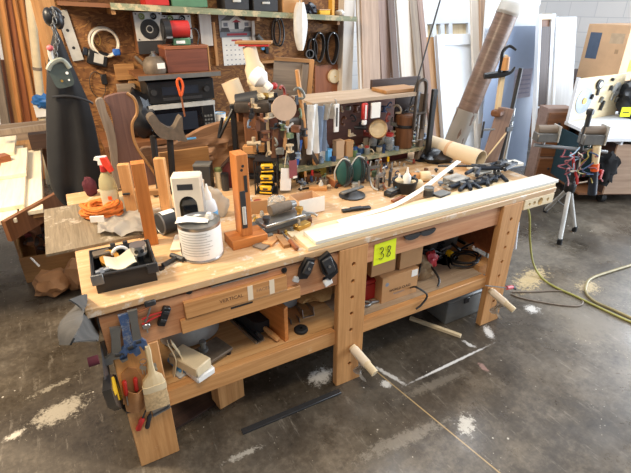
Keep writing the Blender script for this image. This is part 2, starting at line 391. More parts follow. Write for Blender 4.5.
# ------------------------------------------------------------------ the bench
ZT, ZS = .83, .345
bench = thing('workbench', 'long sturdy wooden workbench with drilled legs, lower shelf and cluttered worn top', 'workbench', (1.2, .6, 0))
part('tabletop', MB().bx((0, -.02, .797), (2.455, 1.2, ZT), bev=.004), TOP, bench, True)
o = part('apron', MB().bx((.035, -.008, .617), (1.0075, .014, .785), bev=.002), APR, bench, True)
o = part('apron', MB().bx((1.1605, .0, .68), (2.033, .022, .785), bev=.002), APR, bench, True)
part('side_apron', MB().bx((.035, .016, .64), (.058, 1.15, .785)), W['firY'], bench, True)
def leg(x0, x1, y0, y1, holes, zt=.796):
    o = part('leg', MB().bx((x0, y0, 0), (x1, y1, zt), bev=.003), W['firZ'], bench, True)
    if holes:
        k = MB(); c = (x0+x1)/2; L = V(bench.location)
        for z in holes: k.cyl(V((c, y0-.02, z))-L, V((c, y1-.012, z))-L, .0105, seg=12)
        cut(o, k)
        o.data.materials.append(W['firZ'])
hm = [PY(350, y, -.02).z for y in (265, 282, 298, 314, 330, 363)]
leg(.046, .209, -.012, .03, None, .616)
leg(1.008, 1.16, -.02, .018, hm); leg(2.035, 2.19, -.02, .018, [PY(x, y, -.02).z for x, y in ((501, 222), (499, 236), (497, 250), (495, 264), (493, 278), (488, 303))])
for x in (.06, 1.02, 2.06): leg(x, x+.12, 1.06, 1.14, None)
part('shelf_rail', MB().bx((.2095, .0, .262), (1.0075, .038, ZS), bev=.002), W['firX'], bench, True)
part('shelf_rail', MB().bx((1.1605, .0, .272), (2.034, .038, ZS), bev=.002), W['firX'], bench, True)
part('shelf_rail', MB().bx((.06, 1.02, .262), (2.18, 1.058, ZS-.013)), W['firX'], bench, True)
part('shelf', MB().bx((.208, .039, ZS-.012), (1.08, 1.04, ZS)), W['benchX'], bench, True); part('shelf', MB().bx((1.081, .039, ZS-.012), (2.034, 1.04, ZS)), W['dustyX'], bench, True, 'shelf board pale with dust')
part('back_panel', MB().bx((.18, 1.06, ZS), (2.06, 1.075, .79)), W['darkX'], bench, True)  # board added across the back so the shelf bays stay dark
part('cross_rail', MB().bx((2.05, .075, .3), (2.17, 1.055, .37)), W['firY'], bench, True)
# cleats with the marker writing
xl = PY(184, 305, -.03).x; xr = PY(287, 278, -.03).x
part('cleat', MB().bx((xl, -.03, .687), (xr, -.0085, .757), bev=.002), W['firX'], bench, True, 'long cleat with handwriting in marker')
part('cleat', MB().bx((PY(180, 320, -.02).x, -.024, .62), (PY(300, 284, -.02).x, -.0085, .683), bev=.002), W['firX'], bench, True)
L = V(bench.location)
def onb(x, y, z): return Matrix.Translation(V((x, y, z))-L) @ Matrix.Rotation(pi/2, 4, 'X')
text('VERTICAL', .022, GREYINK if False else plain('brown_ink', '#6b4a30', .8), onb((PY(219, 298, -.03).x+PY(243, 291, -.03).x)/2, -.0304, .722), bench, 'handwriting')
text('FACES', .021, plain('faint_ink', '#a07a5a', .8), onb((PY(255, 288, -.03).x+PY(271, 284, -.03).x)/2, -.0304, .724), bench, 'handwriting')
for x in (250, 272):
    xx = PY(x, 288, -.03).x
    part('tape_strip', MB().bx((xx-.011, -.0308, .689), (xx+.011, -.03, .757)), TAPE, bench, True, 'pale tape strip across the cleat')
xx = PY(230, 304, -.02).x; x2 = PY(252, 297, -.02).x
part('slot', MB().bx((xx, -.0247, .668), (x2, -.0235, .677)), INK, bench, True)
for px in ((412, 237), (427, 232)):
    p = PY(px[0], px[1], -.004)
    k = MB().prism([(.05*cos(a), .028*sin(a)) for a in [pi+pi*i/12 for i in range(13)]], .012, Matrix.Translation((p.x, -.0005, .772)) @ Matrix.Rotation(pi/2, 4, 'X'))
    part('drawer_pull', k, DGREY, bench, True, 'dark half-round cup pull')
xa = PY(521, 200, -.02).x
o = part('vise_jaw', MB().bx((2.2, -.019, .735), (2.45, .03, .796), bev=.003), W['pineX'], bench, True, 'pale drilled end board')
k = MB()
for x, r in ((2.245, .009), (2.285, .011), (2.335, .022), (2.40, .011)): k.cyl(V((x, -.04, .765))-L, V((x, .02, .765))-L, r)
cut(o, k)
part('side_panel', MB().bx((2.2, .06, .38), (2.225, .5, .735)), W['redX'], bench, True)
part('side_panel', MB().bx((2.23, .3, .30), (2.25, .62, .735)), W['greyZ'], bench, True)

# ------------------------------------------------------------------ on the front of the bench
n = thing('sticky_note', 'neon yellow paper note marked 38 stuck on the reddish apron', 'note', (PY(385, 252, -.003).x, -.0005, PY(385, 252, -.003).z))
part('sheet', MB().grid(lambda u, v: ((u-.5)*.125, -.001-.004*(v-.5)**2-.003*(1-v)*u, (v-.5)*.112+.006*(u-.5)), 6, 6, .0006), NEON, n)
k = MB()
def pen(pts): k.tube([(x, -.0062, z) for x, z in pts], .0017, 5, sm=4)
pen([(-.035, .024), (-.022, .032), (-.012, .022), (-.02, .008), (-.026, .003), (-.014, -.002), (-.01, -.018), (-.022, -.03), (-.036, -.024)])
pen([(.03, .024), (.018, .03), (.012, .018), (.022, .004), (.03, -.012), (.022, -.026), (.01, -.02), (.014, -.006), (.026, .01), (.03, .024)])
part('handwriting', k, INK, n)
def peg(px0, px1, y0, lab, r=.02):
    a = PY(px0[0], px0[1], y0); b = a+V((.03, -.16, -.055))
    t = thing('wooden_peg', lab, 'peg', a); d = (b-a)
    part('roller', MB().cyl(V(a), V(b), r, r*1.02, 16), W['pineX'], t, True)
    part('core', MB().cyl(V(a)+V((0, .085, 0))-d*0, V(a), .0095, .0095, 10), W['firX'], t, True)
    rr = [[V(a)+d*k/9+V((0, 0, 0))+V((cos(2*pi*j/14)*(r+.0025+.002*random.random()), 0, sin(2*pi*j/14)*(r+.0025+.002*random.random()))) for j in range(14)] for k in range(1, 7)]
    part('tape_wrap', MB().rings(rr), TAPE, t, True, 'ragged masking tape wound round the peg')
    def sc(u, v):
        return V(a)+d*(.25+.3*u)+V((.015*sin(9*u+5*v), .012*cos(7*v+3*u), -r-.1*v-.015*sin(8*u)*v))
    part('plastic_strip', MB().grid(sc, 8, 8, .0008), FILM, t, True, 'torn strip of milky plastic hanging down')
peg((352, 347), (372, 370), -.02, 'peg wrapped in tape sticking out of the middle bench leg')
peg((490, 290), (511, 303), -.02, 'peg wrapped in tape sticking out of the far right bench leg', .018)
k = thing('screwdriver', 'small screwdriver with pink handle beside the far right bench leg', 'screwdriver', PY(510, 288, -.1))
part('handle', MB().cyl((-.03, 0, .01), (.02, 0, 0), .012, .011), PINK, k); part('collar', MB().cyl((.02, 0, 0), (.05, 0, -.02), .012, .009), BLACK, k)
part('shaft', MB().cyl((-.03, 0, .01), (-.12, .075, .012), .004), STEEL, k)
# clamps and small hardware on the left apron
def spring_clamp(px, s, tilt, lab, m2):
    p = PY(px[0], px[1], -.01); t = thing('spring_clamp', lab, 'clamp', T(p.x, -.032, p.z, 0, 0, tilt), 'black spring clamps on the apron')
    part('jaw', MB().prism([(-.02*s, .045*s), (.02*s, .05*s), (.03*s, -.01*s), (.024*s, -.04*s), (-.012*s, -.05*s), (-.026*s, -.01*s)], .02, T(0, .01, 0, 0, pi/2)), BLACK, t)
    part('handle', MB().bx((-.016*s, -.024, -.02*s), (.018*s, -.01, .04*s), bev=.004), DGREY, t)
    part('tip', MB().bx((-.034*s, -.006, -.07*s), (-.004*s, .008, -.045*s), bev=.003), m2, t)
    part('pivot', MB().cyl((0, -.028, .01*s), (0, .015, .01*s), .006), STEEL, t)
spring_clamp((303, 266), 1.0, .5, 'smaller black spring clamp with pale jaw gripping the apron', LGREY)
spring_clamp((325, 264), 1.35, -.35, 'larger black spring clamp with white tips beside the middle leg', WHITE)
p = PY(212, 294, -.01); q = PY(268, 275, -.01)
single('steel_rule', MB().bx((p.x, -.017, .7865), (q.x, -.0005, .792)), STEEL, 'thin steel rule tucked in the slot under the bench top', 'rule', (p.x, -.01, .787), world=True)
for i, (x, y) in enumerate(((189, 291), (284, 270), (325, 279))):
    p = PY(x, y, -.008); t = thing('bolt', ['bolt with black washer under the bench top edge near the cleat end', 'dark bolt head above the cleat right end', 'small bolt below the larger spring clamp'][i], 'bolt', (p.x, -.0085, p.z))
    part('washer', MB().cyl((0, 0, 0), (0, -.003, 0), .013), DGREY, t); part('head', MB().cyl((0, -.003, 0), (0, -.011, 0), .008, seg=6), BLACK, t)
# hand tools hung at the left end of the apron
def plier(px0, px1, w, mh, mj, lab, name='adjustable_wrench', cat='wrench'):
    a = PY(px0[0], px0[1], -.03); b = PY(px1[0], px1[1], -.03); t = thing(name, lab, cat, frame(a, b-a, (0, -1, 0)))
    Ln = (b-a).length
    part('handle', MB().prism([(-w*.55, 0), (w*.55, 0), (w*.42, Ln*.3), (w*.5, Ln*.72), (-w*.5, Ln*.72), (-w*.42, Ln*.3)], .012, frame((0, -.006, 0), (0, 1, 0), (0, 0, 1))), mh, t)
    part('head', MB().prism([(-w*.5, Ln*.72), (w*.5, Ln*.72), (w*1.25, Ln*.84), (w*1.15, Ln), (w*.45, Ln*1.0), (w*.35, Ln*.88), (-w*.2, Ln*.88), (-w*.5, Ln*1.02), (-w*1.1, Ln*.97), (-w*1.0, Ln*.82)], .016, frame((0, -.008, 0), (0, 1, 0), (0, 0, 1))), mj, t)
    part('adjuster', MB().cyl((-w*.2, .0, Ln*.77), (w*.4, .0, Ln*.77), .011, seg=10), DGREY, t)
    return t
BLUEW = wood('worn_blue_paint', '#46608a', '#33496c', 'Z', wear='#908e8a', wf=.47)
plier((115, 327), (117, 362), .034, MGREY, MGREY, 'bare grey adjustable wrench, leftmost of the three hung on the apron')
plier((123, 314), (131, 356), .032, BLUEW, BLUEW, 'blue chipped adjustable wrench hung between two grey wrenches')
plier((132, 310), (139, 350), .03, MGREY, BLUEW, 'grey wrench with blue head, nearest to the paint brush')
t = thing('pliers', 'small pliers with red handles stuck across the apron end', 'pliers', PY(150, 317, -.02))
for d in (-1, 1): part('handle', MB().tube([PY(163, 313+d, -.02), PY(152, 317+d*2, -.022), PY(142, 322+d*2.5, -.022)], .004, sm=4), RED, t, True)
part('head', MB().cyl(PY(163, 313, -.02), PY(168, 311, -.02), .007, .003), STEEL, t, True)
t = thing('knife_holder', 'black slotted blade holder beside the red pliers on the apron', 'holder', T(PY(164, 316, -.02).x, -.0085, PY(164, 316, -.02).z, 0, 0, .45))
part('body', MB().bx((-.014, -.022, -.04), (.014, 0, .04), bev=.003), BLACK, t)
for z in (-.02, .015): part('clip', MB().bx((-.011, -.026, z), (.011, -.0215, z+.012), bev=.001), DGREY, t)
t = thing('wire_stripper', 'small dark pliers hung highest on the apron end', 'pliers', PY(150, 303, -.02))
part('head', MB().bx((-.02, -.008, -.012), (.02, .006, .012), bev=.004), DGREY, t); part('handle', MB().tube([(0, 0, -.01), (-.012, -.003, -.04), (-.03, -.002, -.075)], .004, sm=4), MGREY, t)
part('handle', MB().tube([(.01, 0, -.008), (-.03, -.004, -.02), (-.055, -.003, -.022)], .004, sm=4), W['redX'], t)
t = thing('padlock', 'little chrome latch below the red pliers on the apron', 'latch', PY(146, 325, -.02))
part('body', MB().bx((-.014, -.008, -.014), (.014, .008, .006), bev=.003), STEEL, t); part('pin', MB().cyl((0, -.003, -.014), (0, -.003, -.032), .003), STEEL, t)
# on the front left leg (front face at y = .015)
FL = -.012
def LP(x, y): return PY(x, y, FL-.012)
t = thing('tool_pouch', 'tan leather tool pouch fixed to the front left bench leg', 'pouch', LP(132, 392))
k = MB()
def pf(u, v):
    a = PY(124+2.5*v, 386+22*v, 0); b = PY(143, 384+20*v, 0)
    p = a.lerp(b, u); p.y = FL-.004-.032*sin(pi*u)*(1-.35*v); return p
part('pocket', k.grid(pf, 10, 8, .003), TANL, t, True)
part('backing', MB().prism([(PY(x, y, FL).x, PY(x, y, FL).z) for x, y in ((123, 404), (121, 374), (128, 367), (136, 368), (141, 376), (144, 404))], .003, Matrix.Translation((0, FL, 0)) @ Matrix.Rotation(pi/2, 4, 'X')), TANL, t, True)
part('flap', MB().prism([(PY(x, y, FL).x, PY(x, y, FL).z) for x, y in ((126, 413), (127, 406), (141, 402), (140, 411))], .004, Matrix.Translation((0, FL, 0)) @ Matrix.Rotation(pi/2, 4, 'X')), DGREY, t, True)
def handtool(pa, pb, y, mh, ms, lab, name, cat, r=.009):
    a, b = PY(pa[0], pa[1], y), PY(pb[0], pb[1], y); t = thing(name, lab, cat, a); d = b-a
    part('handle', MB().lathe([(r*.7, 0), (r, .006), (r*.85, d.length*.3), (r, d.length*.5), (r*.6, d.length*.6)], frame(a, d), 10), mh, t, True)
    part('shaft', MB().cyl(a+d*.55, b, r*.32, r*.3, 8), ms, t, True); return t
handtool((124, 381), (128, 405), -.03, RED, STEEL, 'red-handled screwdriver at the left side of the leather pouch', 'screwdriver', 'screwdriver')
handtool((135, 378), (138, 400), -.03, RED, STEEL, 'red-handled screwdriver leaning in the middle of the leather pouch', 'screwdriver', 'screwdriver')
t = thing('putty_knife', 'wide steel taping knife hanging below the paint brush', 'putty knife', LP(161, 411))
part('blade', MB().prism([(PY(x, y, FL).x, PY(x, y, FL).z) for x, y in ((151, 407), (168, 400), (171, 407), (154, 417))], .002, Matrix.Translation((0, FL, 0)) @ Matrix.Rotation(pi/2, 4, 'X')), STEEL, t, True)
part('back', MB().tube([PY(153, 416, FL-.005), PY(170, 407, FL-.005)], .004), MGREY, t, True)
handtool((138, 430), (146, 410), -.026, RED, DGREY, 'red-handled scraper low on the front left leg', 'scraper', 'scraper', .012)
handtool((147, 428), (152, 405), -.026, DGREY, DGREY, 'dark-handled file beside the red scraper low on the leg', 'file', 'file', .010)
t = thing('paint_brush', 'wide paint brush with pale wooden handle hung on the front left leg', 'paint brush', LP(150, 352))
a, b, c, e = (PY(x, y, -.04) for x, y in ((147, 346), (152, 374), (154, 384), (158, 406)))
d = (e-a).normalized(); sx = V((d.z, 0, -d.x)).normalized()*-1
def sec(p, w, th): return [p+sx*w+V((0, -th, 0)), p+sx*w*.6+V((0, -th*1.6, 0)), p-sx*w*.6+V((0, -th*1.6, 0)), p-sx*w+V((0, -th, 0)), p-sx*w+V((0, th, 0)), p+sx*w+V((0, th, 0))]
part('handle', MB().rings([sec(a, .008, .006), sec(a+d*.02, .0105, .007), sec(a+d*.07, .009, .007), sec(b-d*.005, .014, .007), sec(b+d*.02, .036, .008), sec(c, .042, .008)]), W['pineZ'], t, True)
part('ferrule', MB().rings([sec(c-d*.002, .044, .0095), sec(c+d*.028, .044, .0095)]), CREAM, t, True)
part('bristles', MB().rings([sec(c+d*.027, .042, .009), sec(c+d*.06, .045, .012), sec(e, .046, .009)]), BRIST, t, True)
t = thing('key_ring', 'bunch of small keys hung behind the paint brush handle', 'keys', LP(144, 364))
part('ring', MB().tube([LP(143, 361)+V((.012*cos(i*pi/6), -.003, .012*sin(i*pi/6))) for i in range(12)], .0018, closed=True), STEEL, t, True)
for i, (x, y) in enumerate(((143, 370), (146, 371), (156, 368), (157, 372))): part('key', MB().prism([(-.005, 0), (.005, 0), (.008, -.012), (.005, -.02), (.002, -.022), (.002, -.045), (-.002, -.045), (-.002, -.022), (-.008, -.012)], .002, Matrix.Translation(LP(x-2, y-5)) @ Matrix.Rotation(pi/2, 4, 'X')), STEEL, t, True)
# hanging at the left side of the bench: handsaw and glove
t = thing('hand_saw', 'hand saw with black and yellow handle hanging at the left bench side', 'saw', PX(108, 385, .03))
def SX(x, y): p = PX(x, y, .02); return p
def flat(pts, th, x0=.02): return MB().prism([(PX(x, y, x0).y, PX(x, y, x0).z) for x, y in pts], th, Matrix(((0, 0, 1, x0), (1, 0, 0, 0), (0, 1, 0, 0), (0, 0, 0, 1))))
part('blade', flat([(100, 342), (105, 340), (110, 378), (104, 380)], .002), DGREY, t, True)
part('handle', flat([(103, 377), (111, 376), (119, 395), (121, 404), (115, 411), (108, 408), (102, 392)], .022, .012), BLACK, t, True)
part('grip', flat([(103, 380), (106, 379), (113, 390), (118, 391), (120, 399), (111, 403), (109, 396), (106, 399), (104, 394)], .026, .01), YELLOW, t, True)
single('work_glove', MB().grid(lambda u, v: PX(68+28*u+4*sin(6*v+5*u), 300+46*v*(1-.2*u), -.01) + V((.03*sin(9*u+3*v), .0, .012*sin(8*u))), 16, 16, .004), CLOTHG, 'grey cloth glove hanging off the left end of the bench', 'glove', PX(84, 305, -.01), world=True)
single('tape_roll', MB().cyl((-.01, 0, 0), (.012, 0, 0), .011, seg=18), WINE, 'small dark red roll hanging under the left bench corner', 'tape', PX(93, 361, .02))
# ------------------------------------------------------------------ on the lower shelf
def S(x, y, z=ZS): return PZ(x, y, z)
for i, (x, xb, lab) in enumerate(((170, 175, 'thin curved wood slat nearest the front left leg on the shelf'), (174, 183, 'second thin curved wood slat beside the white foam block'))):
    a, b = PY(x-3, 342, .07), S(xb, 380 - 2*i)+V((0, .03, 0)); m = a.lerp(b, .5)+V((.02, 0, 0))
    single('curved_strip_offcut', MB().ribbon([a, m, b], .03, .004, (0, 1, .2), sm=6), W['pineZ'], lab, 'slat', b, world=True)
def boxy(px, wdh, mat, rz, z0, bev=.004, M=None):
    p = PZ(px[0], px[1], z0); return p, MB().bx((-wdh[0]/2, -wdh[1]/2, 0), (wdh[0]/2, wdh[1]/2, wdh[2]), bev=bev)
p, k = boxy((196, 370), (.09, .16, .035), None, 0, ZS, .006)
single('foam_block', k, WHITE, 'white foam block lying flat under the cream block', 'block', T(*p, .35))
p, k = boxy((192, 372), (.085, .17, .05), None, 0, ZS, .005)
single('sanding_block', k, CREAM, 'cream block with white end resting on the white foam block', 'block', T(p.x, p.y+.005, ZS+.036, .5))
p, k = boxy((179, 366), (.05, .12, .03), None, 0, ZS, .01); single('blue_wedge', k, SKYBL, 'light blue plastic piece beside the cream block', 'piece', T(*p, .3))
p, k = boxy((185, 380), (.06, .05, .012), None, 0, ZS, .003); single('sponge', k, LGREY, 'small grey speckled sponge at the shelf edge', 'sponge', T(p.x, max(p.y, .075), ZS, .4))
t = thing('machine_plate', 'grey metal base plate with a clamping knob on the shelf', 'plate', T(*S(212, 356), .35))
part('plate', MB().bx((-.075, -.06, .02), (.075, .06, .036), bev=.003), HIDE, t)
part('knob', MB().lathe([(.02, .036), (.02, .05), (.011, .052), (.011, .075), (.015, .078), (.015, .09), (0, .092)], T(-.025, .02)), MGREY, t)
for s in (-1, 1):
    for q in (-1, 1): part('foot', MB().cyl((.06*s, .045*q, 0), (.06*s, .045*q, .02), .01), BLACK, t)
t = thing('plastic_tub', 'pale grey plastic tub at the back of the left shelf', 'tub', T(*S(190, 332), 0)); p = t.location
part('body', MB().lathe([(.12, 0), (.135, .01), (.15, .2), (.155, .2), (.14, .005)], None, 24, cap=False), LGREY, t); part('rim', MB().lathe([(.15, .195), (.16, .195), (.16, .207), (.15, .207)], None, 24), LGREY, t)
t.scale = (1, .8, 1)
t = thing('aluminium_track', 'grooved aluminium guide track lying across the shelf', 'track', frame(S(262, 345)+V((0, .02, 0)), S(232, 318)-S(262, 345)))
part('channel', MB().bx((-.025, 0, 0), (.025, .006, .5)).bx((-.025, .006, 0), (-.02, .02, .5)).bx((.02, .006, 0), (.025, .02, .5)), STEEL, t)
part('insert', MB().bx((-.008, .006, 0), (.008, .014, .49)), DGREY, t)
t = thing('bench_brush', 'black bench brush with bare wood handle on the shelf', 'brush', S(262, 330)); a, b, c = S(279, 344)+V((0, .01, .02)), S(265, 333)+V((0, 0, .03)), S(240, 316)+V((0, 0, .05))
part('handle', MB().tube([a, a.lerp(b, .5), b], [.012, .014, .011], sm=5), W['firX'], t, True)
part('bristles', MB().rings([[b+(c-b)*f+V((s*w, 0, zz)) for s, zz in ((-1, -.02), (1, -.02), (1, .04), (-1, .04))] for f, w in ((0, .025), (.1, .045), (1, .05))]), RUBBER, t, True)
a, b = S(287, 341), S(253, 317); d = (b-a); d.z = 0; M = T(a.x, a.y, ZS, atan2(d.y, d.x))
t = thing('wooden_box', 'open orange-brown wooden box standing on the left shelf', 'box', M)
part('panel', MB().bx((0, -.012, 0), (.42, .012, .19), bev=.002), W['orangeX'], t); part('end_batten', MB().bx((.3, .0125, 0), (.32, .06, .12), bev=.002), W['orangeY'], t)
t = thing('steel_channel', 'folded U-shaped steel channel on the shelf right of the orange box', 'channel', frame(PY(309, 317, .16), PY(291, 301, .42)-PY(309, 317, .16)))
part('web', MB().bx((-.03, 0, 0), (.03, .003, .3)), STEEL, t)
for s in (-1, 1): part('flange', MB().bx((.03*s-.0015, 0, 0), (.03*s+.0015, .045, .3)), STEEL, t)
t = thing('channel_offcut', 'shorter steel channel nearest the orange box', 'channel', frame(PY(296, 326, .14), PY(287, 316, .3)-PY(296, 326, .14)))
part('web', MB().bx((-.022, 0, 0), (.022, .003, .16)), MGREY, t)
for s in (-1, 1): part('flange', MB().bx((.022*s-.0015, 0, 0), (.022*s+.0015, .035, .16)), MGREY, t)
t = thing('crank', 'round grey disc knob above the steel channels', 'knob', V((PY(289, 300, .3).x, .3, ZS)))
hz = PY(289, 300, .3).z-ZS-.1
part('post', MB().cyl((0, .03, 0), (0, .03, .1+hz), .014), DGREY, t); part('disc', MB().cyl((0, .02, .1+hz), (0, -.02, .115+hz), .042, .042, 24), MGREY, t); part('screw', MB().cyl((0, -.02, .115+hz), (0, -.023, .1158+hz), .006, seg=8), DGREY, t)
single('paper_sack', MB().ball((0, 0, 0), (.15, .15, .06), sub=3, amp=.45, fr=1.6, seed=4, flat=.028), stretch_noise_mat('stained_paper', '#d9b173', '#a9783f', (4, 4, 4), .8), 'crumpled stained paper sack at the back of the left shelf', 'sack', T(*(S(324, 316)+V((.05, .24, .029))), .5))
single('small_castor', MB().lathe([(.008, 0), (.03, 0), (.034, .006), (.034, .014), (.028, .02), (.008, .02), (.008, 0)], None, 24, cap=False), RUBBER, 'small black wheel lying flat on the shelf beside the paper sack', 'wheel', T(*S(301, 331)))
t = thing('toolbox', 'dark red-brown box standing behind the paper sack', 'box', T(.8, .75, ZS)); part('body', MB().bx((-.26, -.12, 0), (.26, .12, .3), bev=.006), MAROON, t)
part('lid', MB().bx((-.265, -.125, .3), (.265, .125, .325), bev=.005), MAROON, t); part('rivet', MB().cyl((-.02, -.125, .19), (-.02, -.119, .19), .008), STEEL, t)
# right bay
a = S(383, 306); b = S(415, 291); ang = 0.0
def carton(M, w, d, h, lab, writing=None, sticker=False, mat=CARD):
    t = thing('cardboard_box', lab, 'box', M); part('body', MB().bx((0, 0, 0), (w, d, h), bev=.002), mat, t)
    for y0, y1 in ((.001, d/2-.001), (d/2+.001, d-.001)): part('flap', MB().bx((.001, y0, h), (w-.001, y1, h+.003)), mat, t)
    if writing:
        text(writing, w*.088, INK, T(w*.5, -.0004, h*.42, 0, pi/2), t); text('PRODUCTS', w*.06, GREYINK, T(w*.48, -.0004, h*.26, 0, pi/2), t)
        part('stamp', MB().cyl((w*.13, -.0005, h*.72), (w*.13, .0005, h*.72), .012), GREYINK, t)
    if sticker: part('sticker', MB().bx((w*.8, -.0008, h*.72), (w*.97, .0005, h*.98)), PAPER, t)
    return t
carton(T(a.x, .075, ZS), b.x-a.x+.0, .3, .155, 'printed cardboard box with white sticker on the right shelf', 'WORLD CLASS', True)
zz = ZS+.16
carton(T(a.x-.05, .11, zz), .155, .26, .11, 'plain small cardboard box, left one atop the printed box', mat=CARD); carton(T(a.x+.125, .10, zz), .15, .26, .115, 'plain small cardboard box, right one atop the printed box', mat=CARD)
t = thing('metal_toolbox', 'small red metal case beside the printed cardboard box', 'case', T(*S(369, 303))); p = t.location
part('body', MB().bx((-.06, .02, 0), (.055, .28, .1), bev=.006), RED, t); part('lid', MB().bx((-.062, .018, .1), (.057, .282, .125), bev=.008), RED, t); part('handle', MB().tube([(-.03, .15, .125), (-.03, .15, .15), (.025, .15, .15), (.025, .15, .125)], .004), STEEL, t)
t = thing('slip_joint_pliers', 'steel pliers lying in front of the red case', 'pliers', S(372, 305)+V((0, .01, .01)))
for s in (-1, 1): part('handle', MB().tube([(0, 0, 0), (-.03, .02*s, .005), (-.09, .03*s+.02, .01)], .006, sm=4), MGREY, t)
part('jaw', MB().cyl((0, 0, 0), (.05, -.01, 0), .012, .005), STEEL, t)
single('rag_heap', MB().ball((0, 0, 0), (.05, .06, .05), sub=3, amp=.5, fr=2.5, seed=3, flat=.03), CLOTHG, 'grey rag stuffed above the red case behind the middle leg', 'rag', T(a.x-.1, .2, ZS+.16))
p = S(427, 290)
single('paper_bag', MB().ball((0, 0, 0), (.1, .1, .075), sub=3, amp=.35, fr=1.7, seed=9, flat=.045), stretch_noise_mat('brown_bag', '#a08660', '#72583c', (6, 6, 6), .8), 'brown paper bag beside the printed cardboard box', 'bag', T(p.x+.05, p.y+.17, ZS+.046))
single('red_pouch', MB().ball((0, 0, 0), (.05, .035, .055), sub=3, amp=.3, fr=2, seed=2, flat=.05), plain('red_film', '#b8323a', .35), 'crumpled red packet leaning on the brown paper bag', 'packet', T(p.x+.13, p.y+.13, ZS+.09, 0.4))
def cable(pts, r, mat, lab, name='power_cable', cat='cord', sm=6, group=None):
    return single(name, MB().tube(pts, r, 6, sm=sm), mat, lab, cat, V(pts[0]), group, world=True)
def coil(c, R0, n, r, sd, tilt=.3):
    random.seed(sd); pts = []
    for i in range(n*10):
        a = i*2*pi/10; k = R0*(1+.18*random.uniform(-1, 1)); pts.append(V(c)+V((k*cos(a), k*sin(a)*.7, .006+i*.0012+.008*random.random()+tilt*R0*(1+sin(a))*.2)))
    return pts
cable(coil(S(468, 268)+V((.02, .05, .005)), .09, 3, .006, 3), .006, BLACK, 'black power cord coiled near the far right leg on the shelf')
for i in range(4):
    c = S(424+11*i, 272-4*i)+V((.03, .22, .01+.03*(i % 2))); cable(coil(c, .12, 4, .009, 20+i, .9), .009, [BLACK, DGREY, NAVY, BLACK][i], ['black cable heap behind the brown bag', 'dark grey cable loops in the shelf heap', 'navy cable loops near the yellow plug', 'black cable heap nearest the grey tub'][i])
t = thing('router', 'black power tool with round body among the cables on the shelf', 'power tool', T(*(S(444, 280)+V((.08, .24, 0))), .3))
part('body', MB().lathe([(.07, .0), (.075, .01), (.075, .03), (.05, .04), (.055, .12), (.05, .2), (.02, .22)], None, 20), BLACK, t)
for s in (-1, 1): part('handle', MB().tube([(.05*s, 0, .06), (.1*s, 0, .07), (.12*s, -.01, .09)], .016, sm=3), NAVY, t)
for i, (x, y, rx, Y, lab) in enumerate(((424, 256, .13, .42, 'black tool bag slumped behind the brown paper bag'), (450, 250, .14, .46, 'black tool bag slumped at the middle of the right shelf'), (437, 264, .1, .32, 'navy cable bag in front of the black tool bags'))):
    q = PY(x, y, Y); hz = q.z-ZS; single('tool_bag', MB().ball((0, 0, 0), (rx, .1, hz+.03), sub=3, amp=.45, fr=2.6, seed=60+i, flat=hz-.002), [BAGB, RUBBER, NAVY][i], lab, 'bag', T(*q))
random.seed(44)
for i in range(7):
    x0 = 416+8*i; pts = [PY(x0+random.uniform(-10, 12), 262-1.6*i+random.uniform(-11, 9), .27+.02*random.random()) for _ in range(5)]
    pts = [V((p.x, p.y, max(p.z, ZS+.01))) for p in pts]
    cable(pts, .007, [BLACK, DGREY, NAVY, BLACK, MGREY, BLACK, NAVY][i], ['black cord over the top of the brown paper bag', 'dark grey cord right of the brown paper bag', 'navy cord draped low over the navy cable bag', 'black cord across the middle of the tool bags', 'pale grey cord across the tool bags', 'black cord above the yellow plug', 'navy cord nearest the coiled power cord'][i])
t = thing('knob_plug', 'yellow electric plug on a black cord on the shelf', 'plug', S(454, 264)+V((0, .06, .05)))
part('body', MB().cyl((0, 0, 0), (0, -.03, .0), .022, .02, 14), YELLOW, t); part('hub', MB().cyl((0, -.03, 0), (0, -.036, 0), .008), BRASS, t)
part('cord', MB().tube([(0, .0, 0), (-.02, -.01, -.01), (-.05, -.05, -.035), (-.07, -.1, -.04)], .005, sm=5), BLACK, t)
t = thing('grey_bucket', 'grey plastic bucket at the right end of the shelf', 'bucket', T(*(S(478, 268)+V((.02, .35, 0)))))
part('body', MB().lathe([(.1, 0), (.125, .3), (.13, .3), (.104, .004)], None, 24, cap=False), GREYP, t); part('rim', MB().lathe([(.125, .29), (.135, .29), (.135, .305), (.125, .305)], None, 24), GREYP, t)
c0 = S(414, 296)
cable([S(425, 282)+V((0, .05, .1)), S(416, 290)+V((0, .0, .09)), S(412, 292)+V((0, .02, .02)), PY(416, 287, -.01), PY(427, 295, -.012), PY(422, 304, -.012), PY(416, 309, -.012)], .0055, BLACK, 'black cord drooping over the shelf rail')
cable([S(415, 280)+V((0, .1, .1)), S(428, 278)+V((0, .04, .09)), S(440, 287)+V((0, .02, .05)), S(441, 292)+V((0, .03, .02))], .006, BLACK, 'black cord looping over the brown paper bag')
